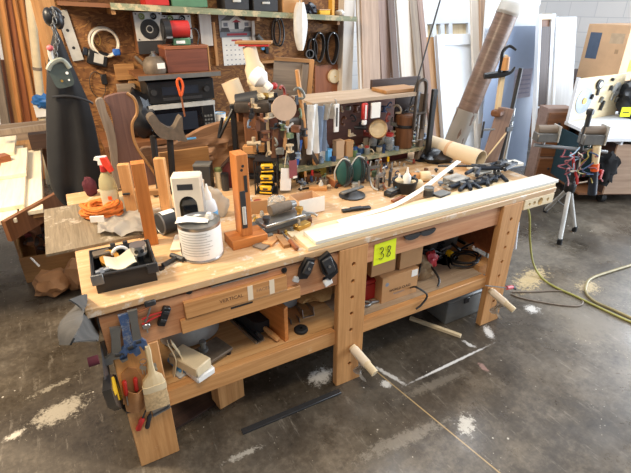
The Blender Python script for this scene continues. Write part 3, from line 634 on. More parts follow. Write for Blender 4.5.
# ------------------------------------------------------------------ on the floor under the bench
p = PZ(446, 325, 0); t = thing('grey_case', 'grey plastic storage case on the floor under the right shelf', 'case', T(p.x+.14, p.y+.1, 0))
part('body', MB().bx((-.15, -.1, 0), (.15, .1, .15), bev=.012, seg=2), GREYP, t); part('lid', MB().bx((-.155, -.105, .15), (.155, .105, .175), bev=.008), GREYP, t); part('latch', MB().bx((-.02, -.11, .12), (.02, -.1, .16), bev=.003), DGREY, t)
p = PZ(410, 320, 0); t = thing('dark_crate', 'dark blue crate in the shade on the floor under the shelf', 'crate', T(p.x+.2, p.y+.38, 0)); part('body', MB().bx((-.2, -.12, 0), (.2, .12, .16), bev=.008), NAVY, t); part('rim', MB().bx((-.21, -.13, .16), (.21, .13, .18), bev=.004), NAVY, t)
board('wood_stick', 'pale square wood stick lying on the floor under the bench', 'stick', PZ(410, 318, .011), PZ(461, 336, .011), .022, .02, W['pineZ'])
board('floor_bar', 'long dark flat bar lying on the floor between the bench legs', 'bar', PZ(242, 432, .006), PZ(340, 391, .006), .03, .01, DGREY)
p = PZ(232, 405, 0); single('wood_block', MB().bx((-.07, -.04, 0), (.07, .04, .25), bev=.003), W['firZ'], 'short wood block standing on the floor under the left shelf', 'block', T(p.x, p.y+.05, 0, .2))
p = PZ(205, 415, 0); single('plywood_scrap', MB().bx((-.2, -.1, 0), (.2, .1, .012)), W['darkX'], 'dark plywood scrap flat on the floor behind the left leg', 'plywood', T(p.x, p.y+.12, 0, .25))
# ------------------------------------------------------------------ hoses and cords on the floor
def F(x, y, r): return PZ(x, y, r)
cable([PZ(529, 204, .735)+V((0, .03, 0))]+[PZ(529.5, 215, .5), PZ(530, 240, .25), PZ(533, 262, .08)]+[F(x, y, .008) for x, y in ((541, 277), (555, 287), (575, 296), (600, 308), (631, 322), (700, 350), (780, 400))], .0075, HOSEY, 'yellow-green air hose dropping from the bench end to the floor', 'air_hose', 'hose')
cable([F(x, y, .009) for x, y in ((760, 215), (690, 243), (640, 262), (615, 270), (592, 278), (586, 286), (587, 294), (596, 302), (612, 309), (640, 322), (705, 352), (790, 408))], .009, HOSE, 'tan hose curving across the floor beside the sawdust', 'air_hose', 'hose')
cable([F(x, y, .005) for x, y in ((512, 292), (530, 292), (560, 291), (577, 296), (583, 302), (578, 306), (560, 305), (535, 301), (518, 297), (511, 294))], .005, W['greyX'], 'grey cord looped on the floor behind the far right peg')

a, b = PY(516, 221, .12), PY(513, 248, .12)
single('white_slat_board', MB().bx((-.022, -.006, 0), (.022, .006, (a-b).length), frame((0, 0, 0), a-b), bev=.001), WPAINT, 'short white board hanging behind the far right bench leg', 'board', b)
# ------------------------------------------------------------------ on the bench top, left end
def B(x, y, z=ZT): return PZ(x, y, z)
def ztop(p, x, y): return PD(x, y, p).z          # height reached at photo row y by something upright at p
ZP = ZT+.014
single('plywood_sheet', MB().bx((-.105, .462, ZT+.001), (.34, .985, ZP-.0005), bev=.001), PLY, 'weathered plywood sheet overhanging the left end of the bench', 'plywood', (.12, .7, ZT), world=True)
t = thing('rope_hank', 'hank of orange rope with a white paper band on the plywood', 'rope', T(*B(103, 217, ZP), FACE+.15))
random.seed(3)
for i in range(12):
    r0 = .088-.0045*i+random.uniform(-.006, .006); z = .012+.016*(i % 4); y = random.uniform(-.02, .02)
    part('rope_loop', MB().tube([(r0*cos(a)*1.05, (.045+.01*random.random())*sin(a)+y, z+.014*random.random()) for a in [2*pi*k/12 for k in range(12)]], .0095, 6, closed=True, sm=2), ROPE, t)
part('paper_band', MB().bx((-.03, -.085, .012), (.03, -.075, .04), T(0, 0, 0)), PAPER, t, label='white paper band')
p = B(114, 214, ZP); h = ztop(p, 110, 156)-ZP
t = thing('spray_bottle', 'yellowed spray bottle with red trigger behind the orange rope', 'spray bottle', T(*p, FACE)); w = .041
part('body', MB().lathe([(w*.9, 0), (w, .008), (w, h*.5), (w*.85, h*.62), (w*.4, h*.74), (w*.36, h*.78)], Matrix.Diagonal((1, .75, 1, 1))), clearish('yellowed_plastic', '#bdb287', .75, .35), t)
part('label', MB().rings([[V((w*1.01*cos(a), -w*.765*sin(a), z)) for a in [pi*.1+pi*.8*k/10 for k in range(11)]] for z in (h*.16, h*.46)], closed=False, cap=False), plain('faded_yellow_label', '#c9c2a0', .7), t)
part('label_print', MB().bx((.004, -w*.78, h*.3), (.022, -w*.75, h*.36)), ORANGE, t)
part('collar', MB().lathe([(w*.42, h*.75), (w*.44, h*.76), (w*.4, h*.85), (w*.2, h*.86)]), RED, t)
part('spray_head', MB().prism([(-.02, h*.86), (.012, h*.86), (.018, h*.93), (.02, h), (-.03, h*.985), (-.036, h*.94), (-.018, h*.93)], .02, T(0, .01, 0, 0, pi/2)), WHITE, t)
part('trigger', MB().prism([(.0, h*.985), (.026, h*.99), (.046, h*.77), (.03, h*.75), (.006, h*.88)], .022, T(0, .0, 0, 0, pi/2)), plain('faded_red', '#d4402a', .4), t)
def crumple(x0, y0, x1, y1, z, amp, sd):
    def f(u, v):
        p = B(x0+(x1-x0)*u, y0+(y1-y0)*v, z); q = V((u*3.3+sd, v*3.1, sd)); p.z += amp*(.5+noise.noise(q)+.5*noise.noise(q*2.3)); return p
    return f
single('plastic_sheeting', MB().grid(crumple(98, 236, 150, 214, ZP+.004, .03, 3), 18, 14, .001), FILM, 'crumpled milky plastic film behind the black tool tray', 'plastic film', B(120, 226, ZP), world=True)
# tool tray
a, b = B(98, 294), B(155, 281); d = (b-a); w = d.length*1.05; rz = atan2(d.y, d.x); dp, h = .195, .075
tray_M = T(a.x, a.y, ZT, rz)
t = thing('tool_tray', 'black plastic tool tray full of odd parts at the bench corner', 'tray', tray_M)
part('base', MB().bx((.004, .004, 0), (w-.004, dp-.004, .004)), BLACK, t)
k = MB()
for x0, y0, x1, y1 in ((0, 0, w, .004), (0, dp-.004, w, dp), (0, .004, .004, dp-.004), (w-.004, .004, w, dp-.004)): k.bx((x0, y0, 0), (x1, y1, h))
part('side_walls', k, BLACK, t)
part('rim', MB().tube([(-.004, -.004, h), (w+.004, -.004, h), (w+.004, dp+.004, h), (-.004, dp+.004, h)], .006, closed=True), DGREY, t)
for s in (0, 1): part('corner_bracket', MB().bx((-.01+s*(w-.02), -.011, h-.035), (.03+s*(w-.02), -.003, h+.006), bev=.002), [MGREY, DGREY][s], t)
def TM(x, y, z=0, r=0, rx=0, ry=0): return tray_M @ T(x, y, z, r, rx, ry)
single('cleaning_rag', MB().grid(lambda u, v: ((u-.5)*.1, (v-.5)*.07, .012*sin(6*u+2)+.01*cos(5*v+u)), 14, 10, .003), plain('cream_rag', '#d9ccb2', .9, 0, .12), 'cream crumpled rag spilling over the tool tray', 'rag', TM(.095, .05, h+.008, .1, .3))
t = thing('router_collet', 'chrome block with round holes in the tray right corner', 'part', TM(w-.042, .085, .055, .3))
part('body', MB().cyl((0, 0, .03), (0, 0, .068), .03, .03, 20), STEEL, t); part('stem', MB().cyl((0, 0, -.03), (0, 0, .03), .012), DGREY, t)
for i in range(3): part('hole', MB().cyl((.03*cos(-2.2+i*.7)*.97, .03*sin(-2.2+i*.7)*.97, .05), (.0306*cos(-2.2+i*.7), .0306*sin(-2.2+i*.7), .05), .008), BLACK, t)
single('hook_clip', MB().tube([(.028*cos(a), 0, .028*sin(a)) for a in [pi*.05+pi*.9*k/12 for k in range(13)]], .007), WHITE, 'white C-shaped clip standing at the back of the tray', 'clip', TM(.1, .15, h-.01, .1))
for i, x in enumerate((.08, .125)): single('hex_bolt', MB().cyl((0, 0, 0), (0, 0, .06), .006).cyl((0, 0, .05), (0, 0, .062), .009, seg=6), DGREY, 'dark bolt standing upright at the back of the tool tray', 'bolt', TM(x, .165, h-.03), 'bolts standing in the tray')
single('tape_reel', MB().lathe([(.018, -.012), (.034, -.012), (.034, .012), (.018, .012), (.018, -.012)], None, 22, cap=False), stretch_noise_mat('amber_tape', '#c9923a', '#9a6a24', (9, 9, 9), .3), 'amber tape reel lying in the back of the tray', 'tape', TM(.06, .135, .06, 0, .5))
single('black_case', MB().bx((-.04, -.03, 0), (.04, .03, .05), bev=.012, seg=2), BLACK, 'black rounded case in the left part of the tray', 'case', TM(.055, .075, .006, .2))
t = thing('valve', 'small chrome valve hooked on the tray front left corner', 'valve', TM(.03, .012, h+.004)); part('body', MB().cyl((-.02, 0, 0), (.025, 0, .006), .009), STEEL, t); part('nut', MB().cyl((-.005, 0, 0), (.008, 0, .002), .013, seg=6), STEEL, t)
t = thing('drill_chuck', 'grey drill chuck lying in the right part of the tray', 'chuck', TM(.145, .12, .03, .6)); part('body', MB().cyl((-.03, 0, 0), (.03, 0, .01), .02), MGREY, t); part('nose', MB().cyl((.03, 0, .01), (.045, 0, .012), .018, .008), STEEL, t)
single('allen_key_set', MB().bx((-.035, -.012, 0), (.035, .012, .02), bev=.004), OLIVE, 'olive folding key set in the middle of the tray', 'keys', TM(.075, .11, .04, .5))
single('washer_box', MB().bx((-.03, -.02, 0), (.03, .02, .015), bev=.003), HIDE, 'small grey tin at the tray back left corner', 'tin', TM(.035, .16, h-.005, .1))
p = B(172, 263); t = thing('air_fitting', 'black T-shaped fitting lying between tray and paint can', 'fitting', T(*p, .5)); part('bar', MB().tube([(-.045, -.0, .012), (.03, .0, .012)], .009), DGREY, t); part('cross', MB().tube([(.03, -.035, .012), (.03, .035, .012)], .011), DGREY, t); part('ring', MB().lathe([(.006, 0), (.014, 0), (.014, .008), (.006, .008)], T(-.055, 0, 0)), BLACK, t)
# posts standing behind the tray
def post(xb, yb, xt, yt, w, d, mat, name, lab, cat, rz, z0=ZT, parts=None):
    p = B(xb, yb, z0); h = ztop(p, xt, yt)-z0
    return p, h, single(name, MB().bx((-w/2, -d/2, 0), (w/2, d/2, h), bev=.0015), mat, lab, cat, T(p.x, p.y, z0, rz))
post(152, 243, 137, 162, .052, .05, W['orangeZ'], 'wood_post', 'tall square orange-brown post standing behind the tool tray', 'post', -.1)
p, h, o = post(133, 214, 128, 164, .05, .035, W['firZ'], 'wood_post', 'shorter notched wood post beside the spray bottle', 'post', -.3, ZP)
single('dowel_pin', MB().cyl((-.02, 0, 0), (.012, 0, 0), .005), BLACK, 'dark pin in the shorter notched post', 'pin', T(p.x-.01, p.y-.02, ZP+h*.45, -.3))
p, h, o = post(170, 226, 162, 158, .045, .03, W['firZ'], 'wood_strip', 'pale upright wood strip left of the beige housing', 'strip', -.5)
p = B(158, 225); t = thing('wood_bracket', 'small open wood frame leaning behind the orange post', 'frame', T(p.x, p.y+.08, ZT, -.5)); h = .15
for x in (-.055, .055): part('stile', MB().bx((x-.012, -.012, 0), (x+.012, .012, h)), W['oakZ'], t)
for z in (0, h-.024): part('rail', MB().bx((-.043, -.012, z), (.043, .012, z+.024)), W['oakX'], t)
# beige housing with the black arched opening
p = B(194, 245); h = ztop(p, 187, 177)-ZT; w = .118; M = T(p.x, p.y, ZT, FACE+.12)
t = thing('machine_housing', 'beige electrical housing with a black arched opening', 'housing', M)
hw = .036
arch = [(hw, .055)]+[(hw, h*.56)]+[(hw*1.0*cos(a), h*.6+.04*sin(a)) for a in [pi*k/10 for k in range(11)]]+[(-hw, h*.56), (-hw, .055)]
def rotx(y): return T(0, y, 0, 0, pi/2)
part('shell', MB().bx((-w/2, 0, 0), (w/2, .075, h), bev=.006), IVORY, t)
part('opening', MB().prism(arch, .004, rotx(.0025)), GLOSSB, t, label='black arched opening')
part('name_plate', MB().bx((-w*.3, -.002, h*.82), (w*.22, .001, h*.9), bev=.0005), DGREY, t); part('side_plate', MB().bx((w/2-.001, .01, h*.3), (w/2+.002, .06, h*.85)), LGREY, t)
part('base_flange', MB().bx((-w*.78, -.05, 0), (w*.62, .09, .012), bev=.003), IVORY, t)
p = B(168, 233); t = thing('dark_can', 'dark round tin lying behind the orange post with a pale label', 'tin', frame(V((p.x-.03, p.y+.0, ZT+.052)), V((.9, .25, 0))))
part('body', MB().cyl((0, 0, 0), (0, 0, .12), .05, seg=24), DGREY, t); part('end', MB().lathe([(.05, -.002), (.052, -.002), (.052, .004), (.046, .004), (.044, .001), (0, .001)], Matrix.Rotation(pi, 4, 'X') @ Matrix.Translation((0, 0, -.002))), MGREY, t)
part('label', MB().rings([[V((.0507*cos(a), .0507*sin(a), z)) for a in [.6+1.4*k/8 for k in range(9)]] for z in (.01, .07)], closed=False, cap=False), PAPER, t)
p = B(212, 236); h = ztop(p, 214, 184)-ZT; t = thing('glue_bottle', 'white glue bottle with light blue label behind the paint can', 'bottle', T(*p, FACE))
part('body', MB().lathe([(.034, 0), (.037, .006), (.037, h*.55), (.03, h*.68), (.017, h*.74)]), WAX, t); part('label', MB().lathe([(.0375, h*.08), (.0378, h*.1), (.0378, h*.5), (.0375, h*.52)], cap=False), SKYBL, t)
part('cap', MB().lathe([(.019, h*.73), (.017, h*.82), (.007, h*.9), (.004, h), (0, h)]), WHITE, t)
p = B(214, 216); single('parts_bag', MB().ball((0, 0, .06), (.075, .03, .085), sub=3, amp=.25, fr=2.2, seed=6, flat=.059), FILM, 'clear plastic bag standing behind the glue bottle', 'bag', T(p.x, p.y, ZT+.001, FACE))
p = B(203, 254); r = .085; h = ztop(p, 203, 220)-ZT
t = thing('paint_can', 'white-labelled metal paint can on the bench front', 'paint can', T(*p, FACE))
part('body', MB().lathe([(r*.97, 0), (r, .003), (r, .008), (r*.985, .01), (r*.985, h-.01), (r, h-.006), (r, h), (r*.93, h), (r*.9, h-.008), (0, h-.008)], None, 32), STEEL, t)
part('label', MB().lathe([(r*.992, .014), (r*.994, .015), (r*.994, h-.016), (r*.992, h-.015)], None, 32, cap=False), WHITE, t)
for i in range(9):
    z = h*(.22+.075*i); a0 = random.uniform(-2.5, -2.3); a1 = -.75-random.uniform(0, .3)
    part('label_print', MB().rings([[V((r*.9965*cos(a), r*.9965*sin(a), zz)) for a in [a0+(a1-a0)*k/12 for k in range(13)]] for zz in (z, z+.0035)], closed=False, cap=False), plain('pale_print%d' % i, '#bdb9b0', .7), t)
part('label_print', MB().rings([[V((r*.9965*cos(a), r*.9965*sin(a), zz)) for a in [-2.75+.22*k/4 for k in range(5)]] for zz in (h*.14, h*.48)], closed=False, cap=False), INK, t)
single('paper_scrap', MB().grid(lambda u, v: ((u-.62)*.125, (v-.5)*.06*(1-.3*u), .004*sin(5*u)), 8, 5, .001), PAPER, 'folded cream paper lying across the paint can lid', 'paper', T(p.x-.01, p.y-.0, ZT+h+.004, FACE+.1))
t = thing('can_stopper', 'small white knob sitting on the paint can lid', 'knob', T(p.x+.045, p.y+.005, ZT+h-.006, FACE)); part('disc', MB().cyl((0, 0, 0), (0, 0, .018), .019, .016), LGREY, t); part('button', MB().cyl((0, 0, .018), (0, 0, .026), .01), WHITE, t)
# orange wooden stand with the level vials
p = B(248, 242); M = T(p.x, p.y, ZT, R(2)); h = ztop(p, 244, 153)-ZT
t = thing('level_stand', 'orange wooden upright with a level vial on a heavy foot', 'level', M)
part('foot', MB().bx((-.085, -.045, 0), (.075, .06, .042), bev=.002), W['orangeX'], t)
o = part('upright', MB().bx((-.032, -.02, .042), (.018, .05, h), bev=.002), W['orangeZ'], t)
part('vial', MB().bx((-.028, -.023, h*.2), (-.004, -.0195, h*.62), bev=.001), DGREY, t); part('vial_tube', MB().cyl((-.016, -.023, h*.25), (-.016, -.023, h*.45), .008), LGREY, t)
for z in (.84, .88): part('hole', MB().cyl((-.012+.006*(z > .85), -.0205, h*z), (-.012+.006*(z > .85), -.0195, h*z), .006), INK, t)
part('slot', MB().bx((-.006, -.0215, h*.6), (.008, -.0195, h*.78)), INK, t)
for i, (x, y, w, d, r, m, lab) in enumerate(((264, 245, .085, .06, .5, 'grey', 'worn sanding pad lying nearest the orange level foot'), (272, 241, .1, .05, .7, 'fir', 'thin wood offcut beside the orange level foot'), (283, 243, .03, .1, -.1, 'oak', 'short oak strip lying beside the red screwdriver'))):
    q = B(x, y); single('offcut', MB().bx((-w/2, -d/2, 0), (w/2, d/2, .008+.004*i), bev=.001), W[m+'X'], lab, 'offcut', T(q.x, q.y, ZT, r))
t = thing('screwdriver', 'screwdriver with dull red wooden handle near the pine boards', 'screwdriver', B(295, 247)+V((0, 0, .012)))
a, b = B(297, 249, ZT+.012), B(282, 232, ZT+.012); d = b-a
part('handle', MB().lathe([(.007, 0), (.0115, .006), (.009, d.length*.2), (.0115, d.length*.42), (.006, d.length*.5)], frame(a, d), 10), W['redZ'], t, True); part('shaft', MB().cyl(a+d*.48, b, .0035), STEEL, t, True)
single('pencil', MB().cyl(B(310, 233, ZT+.004), B(338, 226, ZT+.004), .0035, seg=6), DGREY, 'dark pencil lying behind the white board end', 'pencil', B(310, 233), world=True)
# pile of metal machine parts
def MT(x, y, r=0, z=ZT): q = B(x, y, z); return T(q.x, q.y, z, r)
M = MT(282, 226, .15); t = thing('router_table_insert', 'grey metal machine base with stacked flat plates', 'machine part', M)
part('bottom_plate', MB().bx((-.13, -.07, 0), (.12, .07, .012), bev=.002), HIDE, t); part('rail_plate', MB().bx((-.15, -.045, .012), (.14, .05, .04), bev=.004), MGREY, t)
part('top_plate', MB().bx((-.12, -.055, .04), (.1, .04, .055), bev=.003), STEEL, t); part('motor', MB().cyl((-.05, .02, .085), (.06, .02, .085), .024, seg=20), HIDE, t); part('end_bell', MB().cyl((.06, .02, .085), (.09, .02, .085), .022, .016), MGREY, t)
for x in (-.1, .08): part('knob', MB().lathe([(.012, .055), (.012, .07), (.018, .072), (.018, .085), (0, .087)], T(x, -.03)), BRASS if x > 0 else DGREY, t)
part('lever', MB().tube([(.09, -.03, .05), (.13, -.05, .05), (.16, -.06, .03)], .006, sm=3), STEEL, t)
t = thing('plane_iron', 'flat steel fence lying in front of the machine base', 'fence', MT(270, 231, .25)); part('bar', MB().bx((-.09, -.012, .0), (.09, .012, .016), bev=.002), MGREY, t); part('screw', MB().cyl((.05, 0, .016), (.05, 0, .03), .009), BRASS, t)
t = thing('clamp_block', 'brass-coloured clamp block at the right of the machine base', 'clamp', MT(302, 229, .3)); part('block', MB().bx((-.04, -.02, 0), (.04, .02, .03), bev=.003), BRASS, t); part('screw', MB().cyl((-.02, 0, .03), (-.02, 0, .055), .007), STEEL, t)
a = thing('parts_box', 'small open white cardboard box with torn flap behind the machine base', 'box', MT(306, 210, -.0)); w, d, h = .13, .11, .075
k = MB()
for c in (((-w/2, -d/2, 0), (w/2, d/2, .002)), ((-w/2, -d/2, .002), (w/2, -d/2+.002, h)), ((-w/2, d/2-.002, .002), (w/2, d/2, h)), ((-w/2, -d/2+.002, .002), (-w/2+.002, d/2-.002, h)), ((w/2-.002, -d/2+.002, .002), (w/2, d/2-.002, h))): k.bx(*c)
part('tray', k, CARDL, a); part('front_flap', MB().bx((-w/2, -d/2-.003, .004), (w/2+.01, -d/2-.001, h+.008)), PAPER, a)
single('bolt_bag', MB().ball((0, 0, 0), (.05, .04, .04), sub=3, amp=.4, fr=2.5, seed=12, flat=.036), CLEAR, 'clear bag of hardware behind the machine base', 'bag', T(*(B(277, 210)+V((0, 0, .037)))))
single('cardboard_scrap', MB().bx((-.05, -.002, 0), (.05, .002, .07)), CARD, 'torn cardboard piece beside the orange level upright', 'cardboard', MT(258, 214, -.2))
# long boards and the curved strip
a, b = B(304, 248, .83), B(560, 183, .83)
single('pine_board', MB().bx((.856, -.012, ZT+.0005), (2.45, .125, ZT+.019), bev=.0015), W['pineX'], 'long pale pine board lying along the bench front under a white one', 'board', (1.6, .06, ZT), world=True)
single('trim_board', MB().bx((.895, -.008, ZT+.0195), (2.475, .105, ZT+.036), bev=.0015), WTRIM, 'long white primed board on top of the pine board', 'board', (1.6, .05, ZT), world=True)
single('pine_batten', MB().bx((.85, .13, ZT+.0005), (2.3, .19, ZT+.008), bev=.001), W['pineX'], 'thin pale batten lying behind the white board', 'batten', (1.6, .15, ZT), world=True)
e = B(459, 161, ZT+.115)
single('curved_strip', MB().ribbon([B(338, 222, ZT+.012), B(370, 213, ZT+.014), B(395, 205, ZT+.016), B(423, 188.5, ZT+.045), B(442, 174, ZT+.08), e], .028, .004, (0.3, .9, .15), sm=6), WTRIM, 'white flexible strip curving up to rest on the cardboard tube', 'strip', B(370, 213), world=True)
# ------------------------------------------------------------------ bench top, middle and right
t = thing('marking_gauge', 'slim black file lying alone in front of the rack', 'file', frame(B(342, 211, ZT+.008), B(370, 207, ZT+.008)-B(342, 211, ZT+.008)))
Ln = (B(370, 207)-B(342, 211)).length
part('body', MB().bx((-.012, -.006, 0), (.012, .006, Ln), bev=.002), BLACK, t); part('slide', MB().bx((-.014, .006, Ln*.3), (.014, .009, Ln*.7), bev=.001), DGREY, t)
t = thing('small_can', 'short grey tin standing beside the curved white strip', 'tin', T(*B(428, 197))); h = ztop(t.location, 428, 187)-ZT
part('body', MB().lathe([(.026, 0), (.027, .002), (.027, h), (.024, h), (.024, h-.004), (0, h-.004)]), MGREY, t); part('band', MB().lathe([(.0274, h*.2), (.0274, h*.75)], cap=False), DGREY, t)
t = thing('flat_tin', 'low dark flat tin near the white board', 'tin', T(*B(441, 196), .2)); part('body', MB().bx((-.05, -.03, 0), (.05, .03, .014), bev=.005), DGREY, t); part('lid', MB().bx((-.05, -.03, .0145), (.05, .03, .02), bev=.004), MGREY, t)
t = thing('clear_box', 'clear plastic box of small parts beside the strip', 'box', T(*B(455, 184), .1)); part('body', MB().bx((-.06, -.045, 0), (.06, .045, .035), bev=.003), CLEAR, t); part('lid', MB().bx((-.062, -.047, .036), (.062, .047, .042), bev=.002), LGREY, t)
for i, (x, y, r) in enumerate(((470, 171, .1), (480, 173, -.15))):
    q = B(x, y); single('white_offcut', MB().bx((-.2+.03*i, -.04, .019*i), (.2, .04, .018+.019*i), bev=.001), WTRIM, ['lower white board offcut under the heap of clamps', 'upper white board offcut partly under the clamps'][i], 'offcut', T(2.36, q.y*.0+.36, ZT+.001, r))
random.seed(11)
src = None
spots = [(462, 188, .3), (470, 187, 1.1), (477, 186, -.3), (484, 183, .6), (491, 181, .1), (498, 179, .9), (474, 181, .5), (486, 178, -.6), (497, 174, .3), (506, 176, .2)]
for i, (x, y, r) in enumerate(spots):
    q = B(x, y); z = .0215 + (.045 if i > 5 else 0); M = T(q.x, q.y, ZT+z, r)
    if src is None:
        src = thing('hand_clamp', 'dark hand clamp in the heap on the bench far right end', 'clamp', M, 'dark clamps heaped at the bench end')
        for s in (-1, 1):
            part('arm', MB().tube([(-.09, .03*s, 0), (-.02, .018*s, 0), (.02, .012*s, 0), (.075, .012*s, 0)], [.011, .012, .012, .008], sm=3), NAVY, src)
            part('pad', MB().cyl((.075, .018*s, 0), (.075, .004*s, 0), .011), BLACK, src)
        part('spring', MB().cyl((0, 0, -.016), (0, 0, .016), .016), STEEL, src)
    else: dup(src, M)
t = thing('pipe_bar', 'long thin dark rod lying across the heap of clamps', 'rod', B(440, 165)); part('rod', MB().cyl(B(438, 166, ZT+.075), B(505, 166, ZT+.075), .006), DGREY, t, True); part('collar', MB().cyl(B(495, 166, ZT+.075), B(499, 166, ZT+.075), .012), DGREY, t, True)
# pot, mallets and friends
p = B(404, 191); t = thing('black_pot', 'black pot holding white bottles beside the wooden mallet heads', 'pot', T(*p, .2)); part('body', MB().lathe([(.06, 0), (.068, .06), (.072, .062), (.072, .068), (.062, .066), (.056, .008), (0, .008)], None, 20), BLACK, t); part('handle', MB().tube([(.07, 0, .06), (.1, .01, .064)], .007), BLACK, t)
for i, (dx, dy, hh, lab) in enumerate(((.012, 0, .125, 'taller white nozzle bottle standing in the black pot'), (-.025, .02, .09, 'shorter cream bottle standing in the black pot'))):
    t = thing('nozzle_bottle', lab, 'bottle', T(p.x+dx, p.y+dy, ZT+.009)); part('body', MB().lathe([(.022, 0), (.023, hh*.6), (.01, hh*.75)]), [WHITE, CREAM][i], t); part('nozzle', MB().lathe([(.009, hh*.74), (.004, hh), (0, hh)]), WHITE, t)
for i, (x, y, L_, lab) in enumerate(((416, 190, .06, 'tan wooden mallet head nearest the black pot'), (414, 181, .05, 'reddish wooden roller behind the black pot'), (424, 181, .06, 'tan wooden mallet head behind the small grey tin'))):
    q = B(x, y); r = .03-.004*(i == 1); t = thing('mallet', lab, 'mallet', frame((q.x, q.y, ZT+r), (1, -.3, 0)))
    part('head', MB().lathe([(r*.85, -L_/2), (r, -L_/2+.006), (r, L_/2-.006), (r*.85, L_/2), (0, L_/2)]), [W['pineZ'], W['firZ'], W['pineZ']][i], t); part('hole', MB().cyl((0, 0, L_/2), (0, 0, L_/2+.0008), .008), INK, t)
t = thing('stapler', 'black and grey electric tool lying flat in front of the pot', 'tool', T(*B(394, 194), .25)); part('body', MB().bx((-.065, -.025, 0), (.055, .025, .028), bev=.006), BLACK, t); part('plate', MB().bx((-.05, -.02, .028), (.04, .02, .034), bev=.002), MGREY, t); part('button', MB().cyl((.02, 0, .034), (.02, 0, .04), .008), SKYBL, t)
# teal coiled pads on a low dark stand
p = B(352, 196); t = thing('turntable_vise', 'low dark metal clamp stand in front of the teal hanks', 'clamp', T(*p, .2)); part('base', MB().lathe([(.07, 0), (.072, .008), (.05, .014), (.03, .03), (0, .03)]), DGREY, t); part('arm', MB().bx((-.08, -.012, .03), (.08, .012, .042), bev=.003), MGREY, t); part('screw', MB().cyl((.05, 0, .042), (.05, 0, .075), .006), STEEL, t)
p = B(352, 187)
for i, dx in enumerate((-.045, .05)):
    t = thing('knee_pad', ['teal ribbed pad hanging left in the pair under the rack', 'teal ribbed pad hanging right in the pair under the rack'][i], 'pad', T(p.x+dx, p.y+.02, ZT+.01, FACE+.2*i)); h = .155
    part('shell', MB().ball((0, 0, h/2), (.045, .02, h/2), sub=3), TEAL, t)
    for k in range(4): part('rib', MB().tube([(.05*sin(a)*(.35+.22*k) if True else 0, -.018, h/2+h*.48*cos(a)) for a in [pi*j/10 for j in range(11)]], .003), DGREY, t)
    part('strap', MB().tube([(-.047*1.0, -.008, .03), (-.05, -.01, h*.6), (-.01, -.01, h*1.02), (.03, -.01, h*.95)], .004, sm=4), LGREY, t)
# black bag and the cardboard tubes
a, b = PZ(428, 143, .91), PZ(481, 159.5, .90); p = a.lerp(b, .35)
single('cable_bag', MB().ball((0, 0, 0), (.13, .11, .06), sub=3, amp=.4, fr=2, seed=8, flat=.018), BAGB, 'black cable bag squashed under the pale cardboard tube', 'bag', T(p.x-.05, p.y+.02, ZT+.0185))
r = .056; d = b-a
t = thing('cardboard_tube', 'pale cardboard tube lying on the bench far right end', 'tube', frame(a, d)); Ln = d.length
part('wall', MB().lathe([(r, 0), (r, Ln), (r*.92, Ln), (r*.92, 0), (r, 0)], None, 26, cap=False), TUBEC, t); part('plug', MB().cyl((0, 0, .1), (0, 0, Ln-.06), r*.91, seg=20), RUBBER, t)  # black core stands in for the shade inside the open tube
part('paper_band', MB().lathe([(r*1.012, Ln*.42), (r*1.02, Ln*.425), (r*1.02, Ln*.47), (r*1.012, Ln*.475)], None, 26, cap=False), CARDL, t)
for z in (.35, .78): part('clip', MB().bx((-.006, -r-.012, Ln*z), (.006, -r*.5, Ln*z+.012)), DGREY, t)
def fwd_of(p): return (V(p)-CAMP).dot(FWD)
b = PZ(437, 187, 0); tp = PD(507, 16, b); d = tp-b; Ln = d.length; r = 10.2*mpp(b.lerp(tp, .6))
t = thing('fibre_tube', 'big brown fibre tube leaning against the white door, wrapped in plastic', 'tube', frame(b+V((0, 0, r*.35)), d))
part('wall', MB().lathe([(r, 0), (r, Ln), (r*.9, Ln), (r*.9, 0), (r, 0)], None, 28, cap=False), KRAFT, t); part('core', MB().cyl((0, 0, .1), (0, 0, Ln-.2), r*.88), W['darkZ'], t)
random.seed(5)
def wrap(z0, z1, n):
    return [[V(((r*1.03+.012*noise.noise(V((j*.9, z*6, 1))))*cos(2*pi*j/24), (r*1.03+.012*noise.noise(V((j*.9, z*6, 1))))*sin(2*pi*j/24), z)) for j in range(24)] for z in [z0+(z1-z0)*i/n for i in range(n+1)]]
part('plastic_wrap', MB().rings(wrap(Ln*.02, Ln*.47, 14), cap=False), FILM, t, label='milky plastic gathered round the lower end')
part('top_wrap', MB().rings(wrap(Ln*.985, Ln*1.05, 4), cap=False), FILM, t)
# tall clamps and boards standing at the bench right end
q = B(487, 167); a = V((q.x, q.y, ZT)); tp = PD(506, 108, a)
board('leaning_board', 'orange-brown board standing on the bench right end beside the pipe clamps', 'board', PD(487, 168, a), tp, 15*mpp(a), .02, W['mauveZ'], (-.5, -.87, 0))
a2 = a+V((.03, 0, 0))
t = thing('pipe_clamp', 'tall dark pipe clamp standing at the bench right end', 'clamp', PD(500, 166, a2)); u, v = PD(499, 168, a2), PD(521, 68, a2)
part('pipe', MB().cyl(u, v, .012), DGREY, t, True)
for f, s in ((.42, .05), (.52, .035), (.06, .04)):
    c = u.lerp(v, f); part('jaw', MB().box(c, (s*1.3, .035, .035), bev=.005), DGREY, t, True)
c = u.lerp(v, .42); part('spindle', MB().cyl(c+V((-.16, .05, .0)), c, .007), STEEL, t, True); part('handle', MB().cyl(c+V((-.16, .05, -.05)), c+V((-.16, .05, .05)), .006), DGREY, t, True)
t = thing('pipe_clamp', 'steel pipe clamp behind the dark pipe clamp at the bench end', 'clamp', PD(503, 166, a2+V((.08, .05, 0)))); u, v = PD(503, 168, a2+V((.08, .05, 0))), PD(514, 108, a2+V((.08, .05, 0))); u = u-(v-u)*(u.z/(v.z-u.z))
